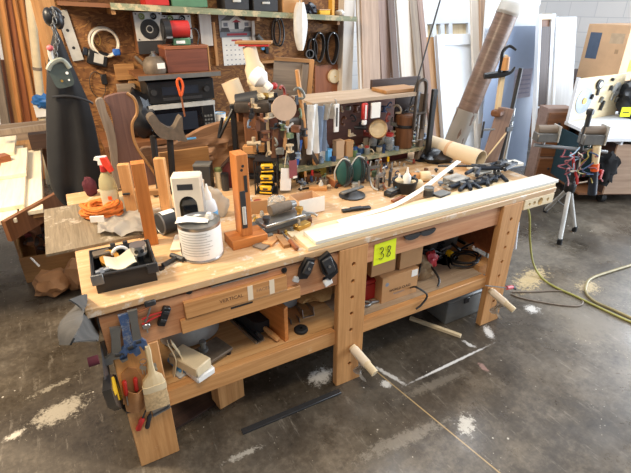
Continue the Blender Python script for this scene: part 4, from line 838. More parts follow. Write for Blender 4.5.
part('pipe', MB().cyl(u, v, .01), STEEL, t, True); c = u.lerp(v, .7); part('jaw', MB().box(c, (.07, .03, .04), bev=.006), MGREY, t, True)
t = thing('bar_clamp', 'narrow wooden post with black quick clamp gripping the brown tube', 'clamp', PD(497, 112, a2)); u, v = PD(497, 113, a2), PD(505, 55, a2)
part('post', MB().bx((-.018, -.012, 0), (.018, .012, (v-u).length), frame(u, v-u)), W['pineZ'], t, True)
def pd(x, y): return PD(x, y, a2+V((-.02, -.02, 0)))
part('jaw', MB().tube([pd(500, 72), pd(502, 62), pd(503, 52), pd(509, 46), pd(516, 50)], [.014, .013, .011, .009, .006], sm=4), BLACK, t, True)
part('lower_jaw', MB().tube([pd(484, 76), pd(494, 75), pd(503, 74), pd(511, 72), pd(515, 67)], [.016, .02, .018, .009, .005], sm=4), BLACK, t, True)
part('grip', MB().cyl(pd(504, 70), pd(506, 57), .026, .022), W['firZ'], t, True)
part('foot', MB().bx((-.07, -.03, -.02), (.07, .03, .02), T(*PD(500, 112, a2), .3), bev=.01), W['brownX'], t, True)
board('thin_lath', 'thin pale lath leaning between the orange-brown board and the clamps', 'lath', PD(479, 167, a+V((0, -.03, 0))), PD(506, 133, a+V((0, -.03, 0))), .012, .006, W['pineZ'])
single('dark_bag', MB().ball((0, 0, 0), (.1, .06, .16), sub=3, amp=.35, fr=2, seed=15, flat=.15), BAGB, 'black bag hanging behind the plastic-wrapped tube foot', 'bag', T(2.45, 1.25, 1.0))
# ------------------------------------------------------------------ rack standing on the bench
axes('rackback', '#7a4733', '#4c2a1e')
RY0, RY1, RX0, RX1, RZ0, RZ1 = .72, .95, 1.10, 2.10, .905, 1.26
rack = thing('bench_rack', 'cluttered two-level tool rack of weathered green-edged boards standing on the bench', 'rack', (1.6, .85, ZT))
GRW = wood('green_painted_wood', '#8f9a7c', '#6f6a4c', 'X', wear='#c2ae86', wf=.5)
part('lower_shelf', MB().bx((RX0, RY0, RZ0), (RX1, RY1, RZ0+.02)), GRW, rack, True); part('upper_shelf', MB().bx((1.27, RY0-.01, RZ1), (2.0, RY1+.03, RZ1+.02)), W['dustyX'], rack, True)
part('back_board', MB().bx((RX0+.02, RY1, ZT), (RX1-.02, RY1+.015, RZ1-.002)), W['rackbackX'], rack, True)
for x in (RX0, RX1-.03): part('upright', MB().bx((x, RY0+.01, ZT), (x+.03, RY0+.05, RZ1+.0 if x > 2 else RZ0)), W['greyZ'], rack, True)
part('upright', MB().bx((1.29, RY0+.005, RZ0+.02), (1.315, RY0+.03, RZ1)), W['firZ'], rack, True)
for x in (1.35, 1.62, 1.85): part('under_post', MB().bx((x, RY0+.16, ZT), (x+.025, RY0+.19, RZ0)), W['darkZ'], rack, True)
def K(x, y, Y=RY0+.08): return PY(x, y, Y)
ZL = RZ0+.0205
def on_l(x, dy=.08): p = PZ(x, 165-(x-290)*.154, ZL); return V((PY(x, 165, RY0+dy).x, RY0+dy, ZL))
t = thing('plank', 'short plank lying on the rack top board', 'plank', (1.9, .8, RZ1+.021)); part('board', MB().bx((-.12, -.06, 0), (.13, .09, .02), bev=.002), W['oakX'], t)
p = K(378, 84, .9); t = thing('edge_board', 'dark brown board standing on edge at the rack top right', 'board', (1.95, .93, RZ1+.021)); part('board', MB().bx((-.14, 0, 0), (.25, .02, .055), bev=.002), W['darkX'], t)
u, v = PY(429, 166, .70), PY(429, 90, .70)
single('black_bar', MB().bx((2.105, .69, ZT+.001), (2.14, .715, 1.29), bev=.003), BLACK, 'upright black bar at the right end of the rack', 'bar', (2.12, .7, ZT), world=True)
# things hung from the rack's upper board
def hang(name, lab, cat, x0, y0, x1, y1, mat, thick=.006, Y=RY0-.013, wav=.0, group=None):
    a, b = PY(x0, y0, Y), PY(x1, y1, Y)
    def f(uu, vv): p = V((a.x+(b.x-a.x)*uu, Y, a.z+(b.z-a.z)*vv)); p.y += wav*sin(9*uu+3*vv) - wav; return p
    return single(name, MB().grid(f, 8, 8, thick), mat, lab, cat, (a.x, Y, b.z), group, world=True)
hang('towel', 'white cloth towel hanging left under the rack top', 'towel', 306, 105, 317, 152, CLOTHW, .008, wav=.01)
hang('towel', 'pale blue cloth hanging beside the white towel under the rack top', 'towel', 316, 106, 325, 150, CLOTHB, .008, wav=.008)
hang('bag', 'grey film bag hung between the pale cloths and the grey level', 'bag', 322, 104, 333, 118, FILM, .006, wav=.012)
t = hang('towel', 'dark grey strap hanging at the left end of the rack', 'strap', 301, 103, 306, 128, CLOTHG, .006, wav=.004)
x0, z0 = PY(337, 104, .7).x, PY(337, 104, .7).z; z1 = PY(337, 132, .7).z
t = thing('spirit_level', 'white slotted gauge hanging from the rack top', 'gauge', (x0, .705, z0)); w = .016
part('body', MB().bx((-w, -.006, z1-z0), (w, .004, 0), bev=.002), WHITE, t); part('slot', MB().bx((-.005, -.0075, (z1-z0)*.8), (.005, -.0055, -.02)), DGREY, t); part('hook', MB().tube([(0, 0, 0), (0, .01, .02), (0, .02, .02)], .003), STEEL, t)
for x, lab, m1, m2 in ((365, 'red and white tube hanging from the rack top', RED, WHITE),):
    p, q = PY(x, 103, .7), PY(x-1, 125, .7); t = thing('caulk_tube', lab, 'tube', (p.x, .70, p.z)); h = p.z-q.z
    part('body', MB().bx((-.018, -.012, -h*.75), (.018, .012, 0), bev=.006), m1, t); part('tip', MB().bx((-.016, -.01, -h), (.016, .01, -h*.76), bev=.006), m2, t); part('stripe', MB().bx((-.004, -.0135, -h*.7), (.006, -.0115, -.01)), m2, t)
hang('packet', 'white and grey packet hanging beside the red tube', 'packet', 371, 103, 379, 117, PAPER, .01)
p = K(378, 129, .72); t = thing('turned_bowl', 'pale turned wooden dish hung on the rack right side', 'dish', frame(p, (CAMP-p)*1.0)); part('bowl', MB().lathe([(.02, -.03), (.045, -.012), (.055, .006), (.05, .008), (.038, -.008), (0, -.018)], None, 24), W['pineX'], t); part('rim', MB().lathe([(.053, .004), (.057, .006), (.053, .01), (.05, .007)], None, 24, cap=False), W['oakX'], t)
p = K(412, 152); t = thing('wood_cylinder', 'thick red-brown wood cylinder on the rack right end', 'cylinder', (1.985, .79, ZL)); part('body', MB().lathe([(.055, 0), (.06, .01), (.06, .2), (.05, .21), (0, .21)], None, 22), W['brownZ'], t); part('collar', MB().lathe([(.0605, .13), (.0625, .135), (.0625, .145), (.0605, .15)], None, 22, cap=False), BLACK, t)
p = K(386, 140); t = thing('glass_jar', 'grey jar with red lid beside the wood cylinder', 'jar', (1.86, .78, ZL)); part('body', MB().lathe([(.03, 0), (.033, .01), (.033, .07), (.022, .09)]), CLEAR, t); part('contents', MB().cyl((0, 0, .004), (0, 0, .05), .029), HIDE, t); part('lid', MB().lathe([(.024, .088), (.026, .09), (.026, .108), (0, .11)]), RED, t)
t = thing('g_clamp', 'dark iron C-clamp standing tall over the rack right end', 'clamp', (2.03, .715, 1.05)); h = .3
for dx in (-.035, .035): part('frame', MB().tube([(dx, 0, 0), (dx, 0, h*.75), (dx*.8, 0, h*.95), (0, 0, h)], .011, sm=4), BURNT, t)
part('screw', MB().cyl((0, 0, -.08), (0, 0, .1), .007), STEEL, t); part('bar', MB().cyl((-.04, 0, -.07), (.04, 0, -.07), .004), STEEL, t); part('cross', MB().cyl((-.04, 0, .1), (.04, 0, .1), .01), BURNT, t)
a = PY(413, 88, .74); b = PY(440, 0, .74); single('thin_rod', MB().cyl(V((a.x, .74, RZ1-.02))-V((.01, 0, .04)), b+(b-a)*.1, .005), DGREY, 'long thin dark rod rising diagonally from the rack', 'rod', a, world=True)
# things on the lower shelf
def carton2(x, w, h, mat, lab, dy=.06, r=0): 
    p = on_l(x, dy); t = thing('small_box', lab, 'box', T(*p, r)); part('body', MB().bx((-w/2, -w*.4, 0), (w/2, w*.4, h), bev=.002), mat, t); part('lid', MB().bx((-w/2-.001, -w*.4-.001, h*.8), (w/2+.001, w*.4+.001, h+.001)), mat, t)
carton2(338, .055, .11, CARDL, 'tall tan box on the rack lower shelf'); carton2(347.5, .05, .10, CARD, 'second tan box right of the tall tan box'); carton2(328, .035, .07, SKYBL, 'small blue box on the rack lower shelf', .05, .3)
carton2(321, .05, .1, PAPER, 'white card box on the rack lower shelf beside the bronze frame', .07, .1)
random.seed(21)
JM = [plain('jar_%d' % i, c, .4) for i, c in enumerate(('#6f8a5a', '#3f5f8f', '#8f8f88', '#2c2c30', '#b5a68a', '#5a6f80', '#7c8f9c', '#a04038'))]
NMS = ['olive green', 'blue', 'pale grey', 'black', 'beige', 'slate', 'grey-blue', 'brick red']
for i, x in enumerate((354, 360, 366, 372, 378, 384, 390, 396, 402)):
    p = on_l(x, .05+.03*(i % 2)); r = .017+.004*random.random(); h = .035+.02*random.random(); m = JM[i % 8]
    t = thing('small_jar', '%s little pot on the rack lower shelf %s' % (NMS[i % 8], ['beside the tan boxes', 'second from the tan boxes', 'in front of the dish', 'below the turned dish', 'just right of the turned dish', 'below the red-lidded jar', 'left of the wood cylinder', 'beside the wood cylinder', 'nearest the rack right end'][i]), 'pot', T(*p))
    part('body', MB().lathe([(r*.9, 0), (r, .003), (r, h*.75), (r*.7, h*.8)]), m, t); part('lid', MB().lathe([(r*.75, h*.79), (r*.78, h*.8), (r*.78, h), (0, h)]), JM[(i*3+1) % 8], t)
for i, (x, l_, m, lab) in enumerate(((358, .09, BLUE, 'blue-handled driver lying behind the pots on the rack'), (375, .1, BLACK, 'black-handled driver lying behind the pots on the rack'), (392, .08, OLIVE, 'olive-handled driver lying behind the pots on the rack'))):
    p = on_l(x, .15); t = thing('driver', lab, 'driver', T(p.x, p.y, ZL+.012, .3*i-.2)); part('handle', MB().cyl((-l_/2, 0, 0), (0, 0, 0), .011, .009), m, t); part('shaft', MB().cyl((0, 0, 0), (l_/2, 0, 0), .0035), STEEL, t)
p = on_l(312, .06); t = thing('iron_casting', 'bronze-coloured C-shaped casting standing on the rack lower shelf', 'casting', T(p.x-.03, p.y, ZL))
part('casting', MB().prism([(-.06, 0), (.06, 0), (.06, .02), (.03, .03), (.035, .09), (.055, .12), (.03, .14), (.0, .115), (-.03, .14), (-.055, .12), (-.035, .06)], .03, T(0, .015, 0, 0, pi/2)), HIDE, t); part('screw', MB().cyl((0, -.0, .115), (0, 0, .16), .006), STEEL, t)
a, b = PY(291, 152, .71), PY(305, 121, .71); t = thing('diagonal_bar', 'black diagonal bar leaning at the rack left end', 'bar', a); part('bar', MB().bx((-.012, -.006, 0), (.012, .006, (b-a).length), frame(a, b-a)), BLACK, t, True); part('tip', MB().box(b, (.035, .02, .03), bev=.004), W['redX'], t, True)
p = PY(318, 140, .70); t = thing('paint_scraper', 'white plastic strip tag hanging on the rack left half', 'tag', p); part('tag', MB().bx((-.01, -.003, -.06), (.012, .003, .035), bev=.002), WHITE, t); part('cord', MB().tube([(0, 0, .035), (-.01, .004, .09), (-.03, .01, .14)], .002, sm=4), CREAM, t)
a, b = PY(297, 70, .705), PY(307, 148, .705); single('wooden_dowel', MB().cyl(b, a, .014, .011), W['firZ'], 'turned wooden handle hanging under the rack left end', 'handle', b, world=True)
t = thing('white_hook', 'white Y-shaped plastic bracket at the rack left end', 'bracket', PY(288, 136, .69)); c, l1, l2, l3 = (PY(x, y, .69) for x, y in ((287, 128), (279, 123), (293, 123), (288, 139)))
for q in (l1, l2, l3): part('arm', MB().cyl(c, q, .008, .006), WHITE, t, True)
p = PY(284, 108, .63); t = thing('sanding_disc', 'round beige sanding disc on the machine at the rack left end', 'disc', frame(p, V((-.25, -1, .1)))); part('disc', MB().cyl((0, 0, 0), (0, 0, .012), .062, .062, 28), FELT, t); part('hub', MB().cyl((0, 0, -.14), (0, 0, 0), .03), DGREY, t)
t = thing('disc_motor', 'dark motor housing behind the beige sanding disc', 'motor', (1.19, .80, 1.14)); part('housing', MB().cyl((-.06, 0, 0), (.09, 0, .0), .055), BURNT, t); part('stand', MB().bx((-.03, -.03, -.235), (.03, .03, -.04)), DGREY, t); part('switch', MB().bx((.03, -.066, -.02), (.07, -.052, .02), bev=.003), MAROON, t)
# under the rack: hanging clamps, files, cords and boxes
for i, (x, lab) in enumerate(((305, 'thin steel file hanging under the rack left half'), (312, 'second thin file hanging under the rack left half'), (330, 'thin dark file hanging beside the yellow case'), (380, 'short chisel hanging under the rack right half'), (388, 'second chisel hanging under the rack right half'))):
    p = PY(x, 172-(x-290)*.154, .715); t = thing('file', lab, 'file', (p.x, .712, RZ0-.001)); part('handle', MB().cyl((0, 0, -.03), (0, 0, 0), .008, .007), [W['firZ'], RED, BLACK, W['firZ'], YELLOW][i], t); part('blade', MB().bx((-.004, -.0015, -.072), (.004, .0015, -.03)), STEEL, t)
t = thing('yellow_case', 'dull yellow case pushed under the rack', 'case', (1.33, .83, ZT)); part('body', MB().bx((-.08, -.04, 0), (.08, .04, .05), bev=.004), plain('dull_yellow', '#a58a2a', .5), t); part('handle', MB().tube([(-.03, -.04, .03), (-.03, -.05, .03), (.03, -.05, .03), (.03, -.04, .03)], .003), BLACK, t)
t = thing('wood_tray', 'small reddish wood box under the rack middle', 'box', (1.39, .62, ZT)); part('body', MB().bx((-.055, -.05, 0), (.055, .05, .04), bev=.002), W['redX'], t); part('lid', MB().bx((-.055, -.05, .0405), (.055, .05, .046)), W['firX'], t)
for i, (x, y, m, lab) in enumerate(((374, 180, MGREY, 'grey cast clamp standing under the rack right half'), (381, 188, STEEL, 'bright steel clamp in front of the rack right half'), (390, 184, DGREY, 'dark clamp with bare screw behind the black pot'), (366, 178, BURNT, 'rusty brown clamp beside the teal pads'))):
    p = B(x, y); t = thing('c_clamp', lab, 'clamp', T(p.x, p.y, ZT+.001, .4*i))
    part('frame', MB().prism([(-.05, 0), (.03, 0), (.03, .012), (-.036, .014), (-.036, .07), (.03, .072), (.03, .086), (-.05, .088)], .014, T(0, .007, 0, 0, pi/2)), m, t); part('screw', MB().cyl((.022, 0, .03), (.022, 0, .12), .006), STEEL, t); part('tommy_bar', MB().cyl((0, 0, .116), (.045, 0, .116), .003), STEEL, t)
t = thing('red_cutter', 'red-handled tool hanging between the teal pads and the rack right half', 'cutter', (PY(367, 160, .7).x, .7, RZ0)); part('handle', MB().cyl((0, 0, -.05), (0, 0, 0), .01), RED, t); part('blade', MB().bx((-.012, -.002, -.07), (.012, .002, -.05)), STEEL, t)
a = PY(370, 160, .695); 
for i in range(3): cable([PY(371+5*i, 161-i, .695), PY(369+6*i, 172, .66), B(372+6*i, 186, ZT+.01), B(378+5*i, 190, ZT+.008)], .005, [LGREY, HIDE, W['redX']][i], ['pale cord dangling from the rack right half', 'grey-brown cord dangling from the rack right half', 'reddish cord dangling nearest the black pot'][i])
t = thing('rack_box', 'maroon metal box under the rack right end', 'box', (1.93, .86, ZT)); part('body', MB().bx((-.13, -.04, 0), (.13, .04, .065), bev=.003), MAROON, t); part('lid', MB().bx((-.131, -.041, .055), (.131, .041, .07), bev=.003), MAROON, t)
# note pads hung at the rack left end
p = PY(291, 166, .64); t = thing('tag_card', 'white paper card hanging at the rack left end', 'card', PY(287, 178, .63)); x0 = PY(281, 168, .63); x1 = PY(292, 188, .63)
part('card', MB().grid(lambda u, v: (x0.x+(x1.x-x0.x)*u-.01*v, .63-.004*sin(3*u), x0.z+(x1.z-x0.z)*v-.01*u), 5, 5, .003), PAPER, t, True); part('string', MB().tube([(x0.x+.02, .628, x0.z), (x0.x+.05, .66, x0.z+.08), (1.13, .7, RZ0+.022)], .0015), CREAM, t, True)
t = thing('sanding_sheet', 'dull red sanding card over the white paper card', 'card', PY(294, 170, .62)); x0 = PY(289, 161, .62); x1 = PY(297, 177, .62); part('sheet', MB().bx((x0.x, .618, x1.z), (x1.x, .621, x0.z)), plain('dull_red_card', '#8a4a4c', .8), t, True); part('edge', MB().bx((x0.x+.02, .6165, x1.z-.004), (x1.x, .618, x1.z+.008)), PAPER, t, True)
# ------------------------------------------------------------------ battery rack with yellow tools, machine pillar
p = B(268, 194); M = T(p.x+.01, p.y+.03, ZT, FACE); h = ztop(p, 268, 160)-ZT
t = thing('charger_rack', 'black wire rack holding yellow cordless tools', 'rack', M)
for x in (-.06, .06):
    for y in (-.04, .06): part('wire_post', MB().cyl((x, y, 0), (x, y, h), .004), BLACK, t)
for k in range(4): part('wire_shelf', MB().bx((-.06, -.04, .006+h/3.2*k), (.06, .06, .010+h/3.2*k)), BLACK, t)
for k in range(3):
    M2 = M @ T(-.0, 0, .0105+h/3.2*k, .15*(k-1)); q = thing('battery_pack', ['lowest', 'middle', 'top'][k]+' yellow and black battery tool in the black wire rack', 'battery', M2); s = h/3.2*.8
    part('body', MB().bx((-.035, -.05, 0), (.04, .03, s*.72), bev=.006), BLACK, q); part('shell', MB().bx((-.03, -.053, s*.3), (.036, -.03, s*.9), bev=.006), YELLOW, q); part('vent', MB().bx((-.012, -.0545, s*.45), (.016, -.052, s*.65), bev=.001), DGREY, q)
    part('base', MB().bx((-.03, -.054, s*.02), (.036, -.048, s*.16), bev=.001), YELLOW, q)
p = B(263, 185); q = V((p.x+.02, p.y+.16, ZT)); h = ztop(q, 262, 100)-ZT
t = thing('drill_press', 'old dark bench machine with a square wooden column and cast head', 'machine', T(*q, FACE))
part('base', MB().bx((-.09, -.06, 0), (.09, .08, .03), bev=.006), DGREY, t); part('column', MB().bx((-.045, -.03, .03), (.03, .03, h*.86), bev=.003), W['brownZ'], t); part('side_column', MB().bx((.035, -.02, .03), (.075, .03, h*.9), bev=.004), W['darkZ'], t)
part('head', MB().bx((-.09, -.06, h*.86), (.11, .05, h), bev=.015, seg=2), BURNT, t); part('motor', MB().cyl((-.08, 0, h*.97), (.04, 0, h*1.02), .045), DGREY, t)
part('left_post', MB().bx((-.12, -.02, .03), (-.09, .02, h*.95), bev=.004), BLACK, t); part('cable_loop', MB().tube([(-.1, -.03, h*.9), (-.15, -.05, h*.7), (-.19, -.05, h*.55), (-.16, -.04, h*.8)], .009, sm=4), BLACK, t)
part('table', MB().bx((-.06, -.13, h*.34), (.05, -.031, h*.37), bev=.003), DGREY, t); part('fence', MB().bx((-.05, -.1, h*.37), (.03, -.05, h*.47), bev=.002), W['firX'], t)
t = thing('wood_wedge', 'light wood block beneath the machine table by the yellow tools', 'block', T(*(q+V((-.0, -.09, .21))), FACE)); part('block', MB().bx((-.035, -.03, -.03), (.03, .02, .012), bev=.002), W['oakX'], t); part('dowel', MB().cyl((0, 0, -.209), (0, 0, -.031), .012), W['darkZ'], t)
for i, (x, y, m, lab) in enumerate(((274, 100, W['pineX'], 'pale wood chip block on the machine head'), (268, 97, BRASS, 'brass lump on the machine head beside the white bottle'), (262, 104, CREAM, 'cream rag end on the machine head'))):
    pp = PD(x, y, q); single('head_clutter', MB().ball((0, 0, 0), (.035, .025, .02), sub=2, amp=.4, seed=i, flat=.015), m, lab, 'scrap', T(pp.x, q.y-.01, ZT+h+.0155))
# tall suction fitting of the dust pipe: cream cylinder, cap board and white bottle
qq = V((q.x+.02, q.y+.25, 0)); a, b = PD(262, 100, qq), PD(249, 46, qq); s = mpp(a)
t = thing('dust_pipe', 'tall cream dust pipe widening to a collar behind the machine', 'pipe', a); 
part('pipe', MB().lathe([(9.0*s, -.4), (9.0*s, 0), (9.6*s, .02), (9.6*s, (b-a).length*.6), (6.8*s, (b-a).length*.72), (6.5*s, (b-a).length)], frame(a, b-a)), TUBEC, t, True); part('collar', MB().lathe([(9.8*s, .1), (10.2*s, .105), (10.2*s, .125), (9.8*s, .13)], frame(a, b-a)), CREAM, t, True)
pp = PD(254, 41, qq); t = thing('cap_board', 'small flat board with a red underside capping the cream pipe', 'board', T(pp.x, pp.y, b.z+.001, FACE)); part('board', MB().bx((-17*s, -.05, .012), (17*s, .05, .026), bev=.001), W['oakX'], t); part('liner', MB().bx((-14*s, -.045, 0), (14*s, .045, .0115)), RED, t)
pp = PD(259, 78, q+V((0, .03, 0))); s2 = mpp(pp); dn = PD(271, 90, q+V((0, .03, 0)))-pp
t = thing('white_bottle', 'white round bottle hung upside down over the machine', 'bottle', frame(pp, dn+V((0, -.03, 0))))
part('body', MB().lathe([(0, -.045), (8*s2, -.04), (9.3*s2, -.02), (9.3*s2, .015), (5*s2, .04), (3*s2, .05)], None, 24), WHITE, t); part('neck', MB().lathe([(3*s2, .045), (4*s2, .05), (4*s2, .085), (2*s2, .092), (0, .092)]), WHITE, t); part('label', MB().cyl((0, 0, -.0465), (0, 0, -.0445), 5*s2), CREAM, t)
single('red_stopper', MB().ball((0, 0, 0), (.022, .02, .02), amp=.1), RED, 'red knob behind the white hanging bottle', 'knob', T(*(PD(274, 86, q+V((0, .1, 0))))))
q3 = V((q.x-.08, q.y+.22, 0)); a, b = PD(241, 107, q3), PD(230, 81, q3); s = mpp(a)
t = thing('tan_tube', 'short tan cardboard tube leaning behind the yellow bag', 'tube', frame(a, b-a)); r = 9*s; Ln = (b-a).length
part('wall', MB().lathe([(r, 0), (r, Ln), (r*.9, Ln), (r*.9, .01), (0, .01)], None, 24), TUBEC, t); part('plug', MB().cyl((0, 0, Ln*.7), (0, 0, Ln*.9), r*.89), W['firZ'], t)
t = thing('tube_prop', 'wooden prop holding up the tan cardboard tube', 'prop', T(a.x+.01, a.y+.02, ZT)); part('post', MB().bx((-.03, -.02, 0), (.03, .02, a.z-ZT-.03)), W['brownZ'], t)
# wooden picture frame leaning behind
pa, pb, pc, pd_ = (PY(x, y, 1.15) for x, y in ((272, 112), (310, 100), (303, 56), (262, 60)))
M = T(PY(290, 105, 1.15).x-.03, 1.15, .84, -.15, 0, .1); W_, H_ = .25, (pd_.z+pc.z)/2-.84
t = thing('picture_frame', 'empty wooden frame with grey panel leaning behind the machine', 'frame', M)
part('panel', MB().bx((-W_/2, 0, 0), (W_/2-.03, .006, H_-.02)), W['greyX'], t); part('stile', MB().bx((W_/2-.03, -.012, 0), (W_/2, .012, H_)), W['firZ'], t); part('rail', MB().bx((-W_/2, -.012, H_-.02), (W_/2-.031, .012, H_)), W['oakX'], t); part('stile', MB().bx((W_/2-.075, -.018, 0), (W_/2-.035, -.001, H_-.03)), W['greyZ'], t)
# ------------------------------------------------------------------ small clutter, piece by piece
CC = [('dull green', '#66785a'), ('dark blue', '#31476a'), ('pale grey', '#a3a29c'), ('black', '#1d1d1f'), ('beige', '#b9a688'), ('rusty brown', '#6d4630'), ('grey-blue', '#76869a'), ('brick red', '#8f3d33'), ('steel grey', '#84857f'), ('mustard', '#a8842f'), ('off-white', '#d3cec2')]
CM = {n: plain('bit_'+n.replace(' ', '_'), c, .45, .6 if 'steel' in n else 0, .25, 40) for n, c in CC}
def bit(kind, s):
    k = MB()
    if kind == 'socket': k.lathe([(.8*s, 0), (s, .1*s), (s, 1.2*s), (.7*s, 1.3*s), (.7*s, 2.2*s), (.4*s, 2.2*s), (.4*s, 1.5*s)], None, 12)
    elif kind == 'knob': k.lathe([(.5*s, 0), (.5*s, .8*s), (1.1*s, 1.0*s), (1.2*s, 1.7*s), (.6*s, 2.1*s), (0, 2.15*s)], None, 12)
    elif kind == 'bottle': k.lathe([(s, 0), (1.05*s, .2*s), (1.05*s, 2.4*s), (.5*s, 3.2*s), (.45*s, 4*s), (0, 4*s)], None, 12)
    elif kind == 'block': k.box((0, 0, .9*s), (2.4*s, 1.7*s, 1.8*s), T(0, 0, 0, .3), bev=.12*s)
    elif kind == 'roll': k.lathe([(.7*s, 0), (1.5*s, 0), (1.5*s, 1.2*s), (.7*s, 1.2*s), (.7*s, 0)], None, 16, cap=False)
    elif kind == 'bracket': k.bx((-1.6*s, -.6*s, 0), (1.6*s, .6*s, .3*s)).bx((-1.6*s, -.6*s, .3*s), (-1.3*s, .6*s, 2.8*s)).bx((-1.3*s, -.15*s, .3*s), (.6*s, .15*s, 1.2*s))
    elif kind == 'spool': k.lathe([(1.1*s, 0), (1.1*s, .3*s), (.6*s, .35*s), (.6*s, 1.7*s), (1.1*s, 1.75*s), (1.1*s, 2.05*s), (0, 2.05*s)], None, 14)
    elif kind == 'fitting': k.cyl((-1.8*s, 0, .7*s), (1.8*s, 0, .7*s), .6*s).cyl((0, 0, .7*s), (0, 0, 2.4*s), .5*s).cyl((-1.9*s, 0, .7*s), (-1.2*s, 0, .7*s), .7*s, seg=6)
    elif kind == 'spanner': k.prism([(-3*s, -.5*s), (-2.2*s, -.9*s), (-1.6*s, -.35*s), (1.6*s, -.35*s), (2.2*s, -.9*s), (3*s, -.6*s), (2.4*s, 0), (3*s, .6*s), (2.2*s, .9*s), (1.6*s, .35*s), (-1.6*s, .35*s), (-2.2*s, .9*s), (-3*s, .5*s)], .5*s)
    elif kind == 'tin': k.lathe([(1.3*s, 0), (1.3*s, 1.6*s), (1.4*s, 1.65*s), (1.4*s, 1.95*s), (0, 2*s)], None, 16)
    elif kind == 'hook': k.tube([(-.2*s, 0, .4*s), (1.2*s, 0, .4*s), (1.5*s, 0, 1.2*s), (.8*s, 0, 2.4*s), (-.2*s, 0, 2.8*s), (-.9*s, 0, 2.2*s)], .35*s, 6, sm=3)
    return k
KINDS = ['socket', 'knob', 'bottle', 'block', 'roll', 'bracket', 'spool', 'fitting', 'tin', 'hook', 'spanner']
USED = set()
def scatter(pts, zone, kinds, cols, s0, s1, group):
    combos = [(c, k) for c in cols for k in kinds if (c, k, zone) not in USED]; random.shuffle(combos)
    for p in pts:
        c, k = combos.pop(); USED.add((c, k, zone)); s = random.uniform(s0, s1)
        single('small_'+{'knob': 'dial'}.get(k, k), bit(k, s), CM[c], '%s %s %s' % (c, k, zone), k, T(p[0], p[1], p[2], random.uniform(0, 6)), group)
random.seed(77); ALLC = [n for n, c in CC]
scatter([(PY(296+3.1*i, 165, RY0+.03+.05*(i % 4)).x, RY0+.03+.05*(i % 4), ZL) for i in range(38)], 'in the clutter on the rack lower shelf', [k for k in KINDS if k != 'spanner'], ALLC, .009, .018, 'clutter on the rack lower shelf')
gp = [(x, y) for y in (176, 182, 187) for x in range(300, 424, 9)]
random.shuffle(gp); pts = []
for x, y in gp[:34]:
    q = B(x+random.uniform(-3, 3), y+1.5-(x-330)*.03); pts.append((q.x, min(q.y, .69) if q.y < .78 else q.y, ZT+.001))
scatter(pts, 'on the bench before the rack', KINDS, ALLC, .009, .016, 'clutter on the bench before the rack')
q0 = V((1.0, .78, 0))
scatter([(PD(x, y, q0).x, PD(x, y, q0).y+.0, PD(x, y, q0).z) for x, y in ((276, 103), (282, 98), (288, 101), (294, 104), (298, 100), (256, 108), (250, 112), (289, 112))], 'on the old machine head', ['bracket', 'fitting', 'knob', 'hook'], ['black', 'rusty brown', 'steel grey', 'beige', 'brick red'], .014, .022, 'clutter on the old machine')
scatter([(PY(x, y, .80).x, .80, PY(x, y, .8).z) for x, y in ((405, 118), (409, 126), (413, 112), (417, 122), (420, 132), (421, 108), (423, 116), (418, 143), (424, 140), (421, 150), (415, 134), (424, 126), (407, 140), (411, 150))], 'in the cluster at the rack right end', ['fitting', 'hook', 'bracket', 'spool', 'knob'], ALLC, .011, .02, 'cluster hung at the rack right end')
part('hanging_panel', MB().bx((1.93, .83, ZL), (2.09, .84, RZ1-.02)), W['darkX'], rack, True)
scatter([(B(x, y).x, B(x, y).y, ZT+.001) for x, y in ((436, 172), (443, 176), (450, 173), (456, 178), (433, 180), (440, 186), (447, 190), (418, 176), (426, 171))], 'between the mallet heads and the cardboard tube', KINDS, ALLC, .009, .014, 'clutter beside the cardboard tube')
scatter([(B(x, y).x, B(x, y).y, ZT+.001) for x, y in ((216, 200), (222, 206), (250, 205), (252, 212), (246, 199), (258, 206), (262, 216), (267, 222), (256, 224), (252, 232), (290, 212), (283, 206))], 'between the level stand and the wire rack', ['bottle', 'socket', 'tin', 'block', 'roll', 'fitting', 'bracket'], ALLC, .010, .017, 'clutter behind the level stand')
pts = []
for i in range(30):
    x = 296+4.1*i; pts.append((PY(min(x, 417), 165, RY0+.14).x, RY0+.12+.03*(i % 3), ZL))
scatter(pts, 'at the back of the rack lower shelf', ['bottle', 'tin', 'spool', 'bracket', 'block', 'socket'], ALLC, .016, .026, 'back row on the rack lower shelf')
pts = []
for i in range(26):
    x = 297+4.7*i; p = PY(x, 170-(x-290)*.154, RY0-.022); pts.append((p.x, RY0-.024, RZ0-.055-.012*(i % 3)))
scatter(pts, 'hanging below the rack front rail', ['hook', 'bracket', 'fitting', 'socket'], ALLC, .009, .014, 'hardware hanging below the rack rail')
pts = [(PY(x, y, .81).x, .81, PY(x, y, .81).z) for x, y in ((341, 112), (348, 110), (352, 122), (344, 126), (356, 112), (360, 130), (384, 112), (390, 108), (396, 114), (388, 122), (395, 126), (352, 136), (368, 136), (393, 136))]
scatter(pts, 'hung on the board behind the rack', ['hook', 'bracket', 'spool', 'fitting', 'block'], ['black', 'rusty brown', 'dark blue', 'steel grey', 'brick red', 'beige'], .012, .02, 'hardware hung behind the rack')
q1 = V((1.02, .70, 0)); pts = [PD(x, y, q1) for x, y in ((252, 118), (256, 130), (262, 122), (270, 118), (276, 128), (283, 130), (290, 138), (296, 132), (300, 118), (266, 140), (274, 146), (280, 154), (290, 152), (298, 158), (304, 136), (254, 146), (286, 164), (250, 128), (258, 152), (270, 160))]
scatter([tuple(p) for p in pts], 'clamped about the old machine column', ['bracket', 'fitting', 'hook', 'spool', 'block'], ['black', 'rusty brown', 'steel grey', 'beige', 'grey-blue', 'dull green'], .014, .024, 'hardware about the machine column')
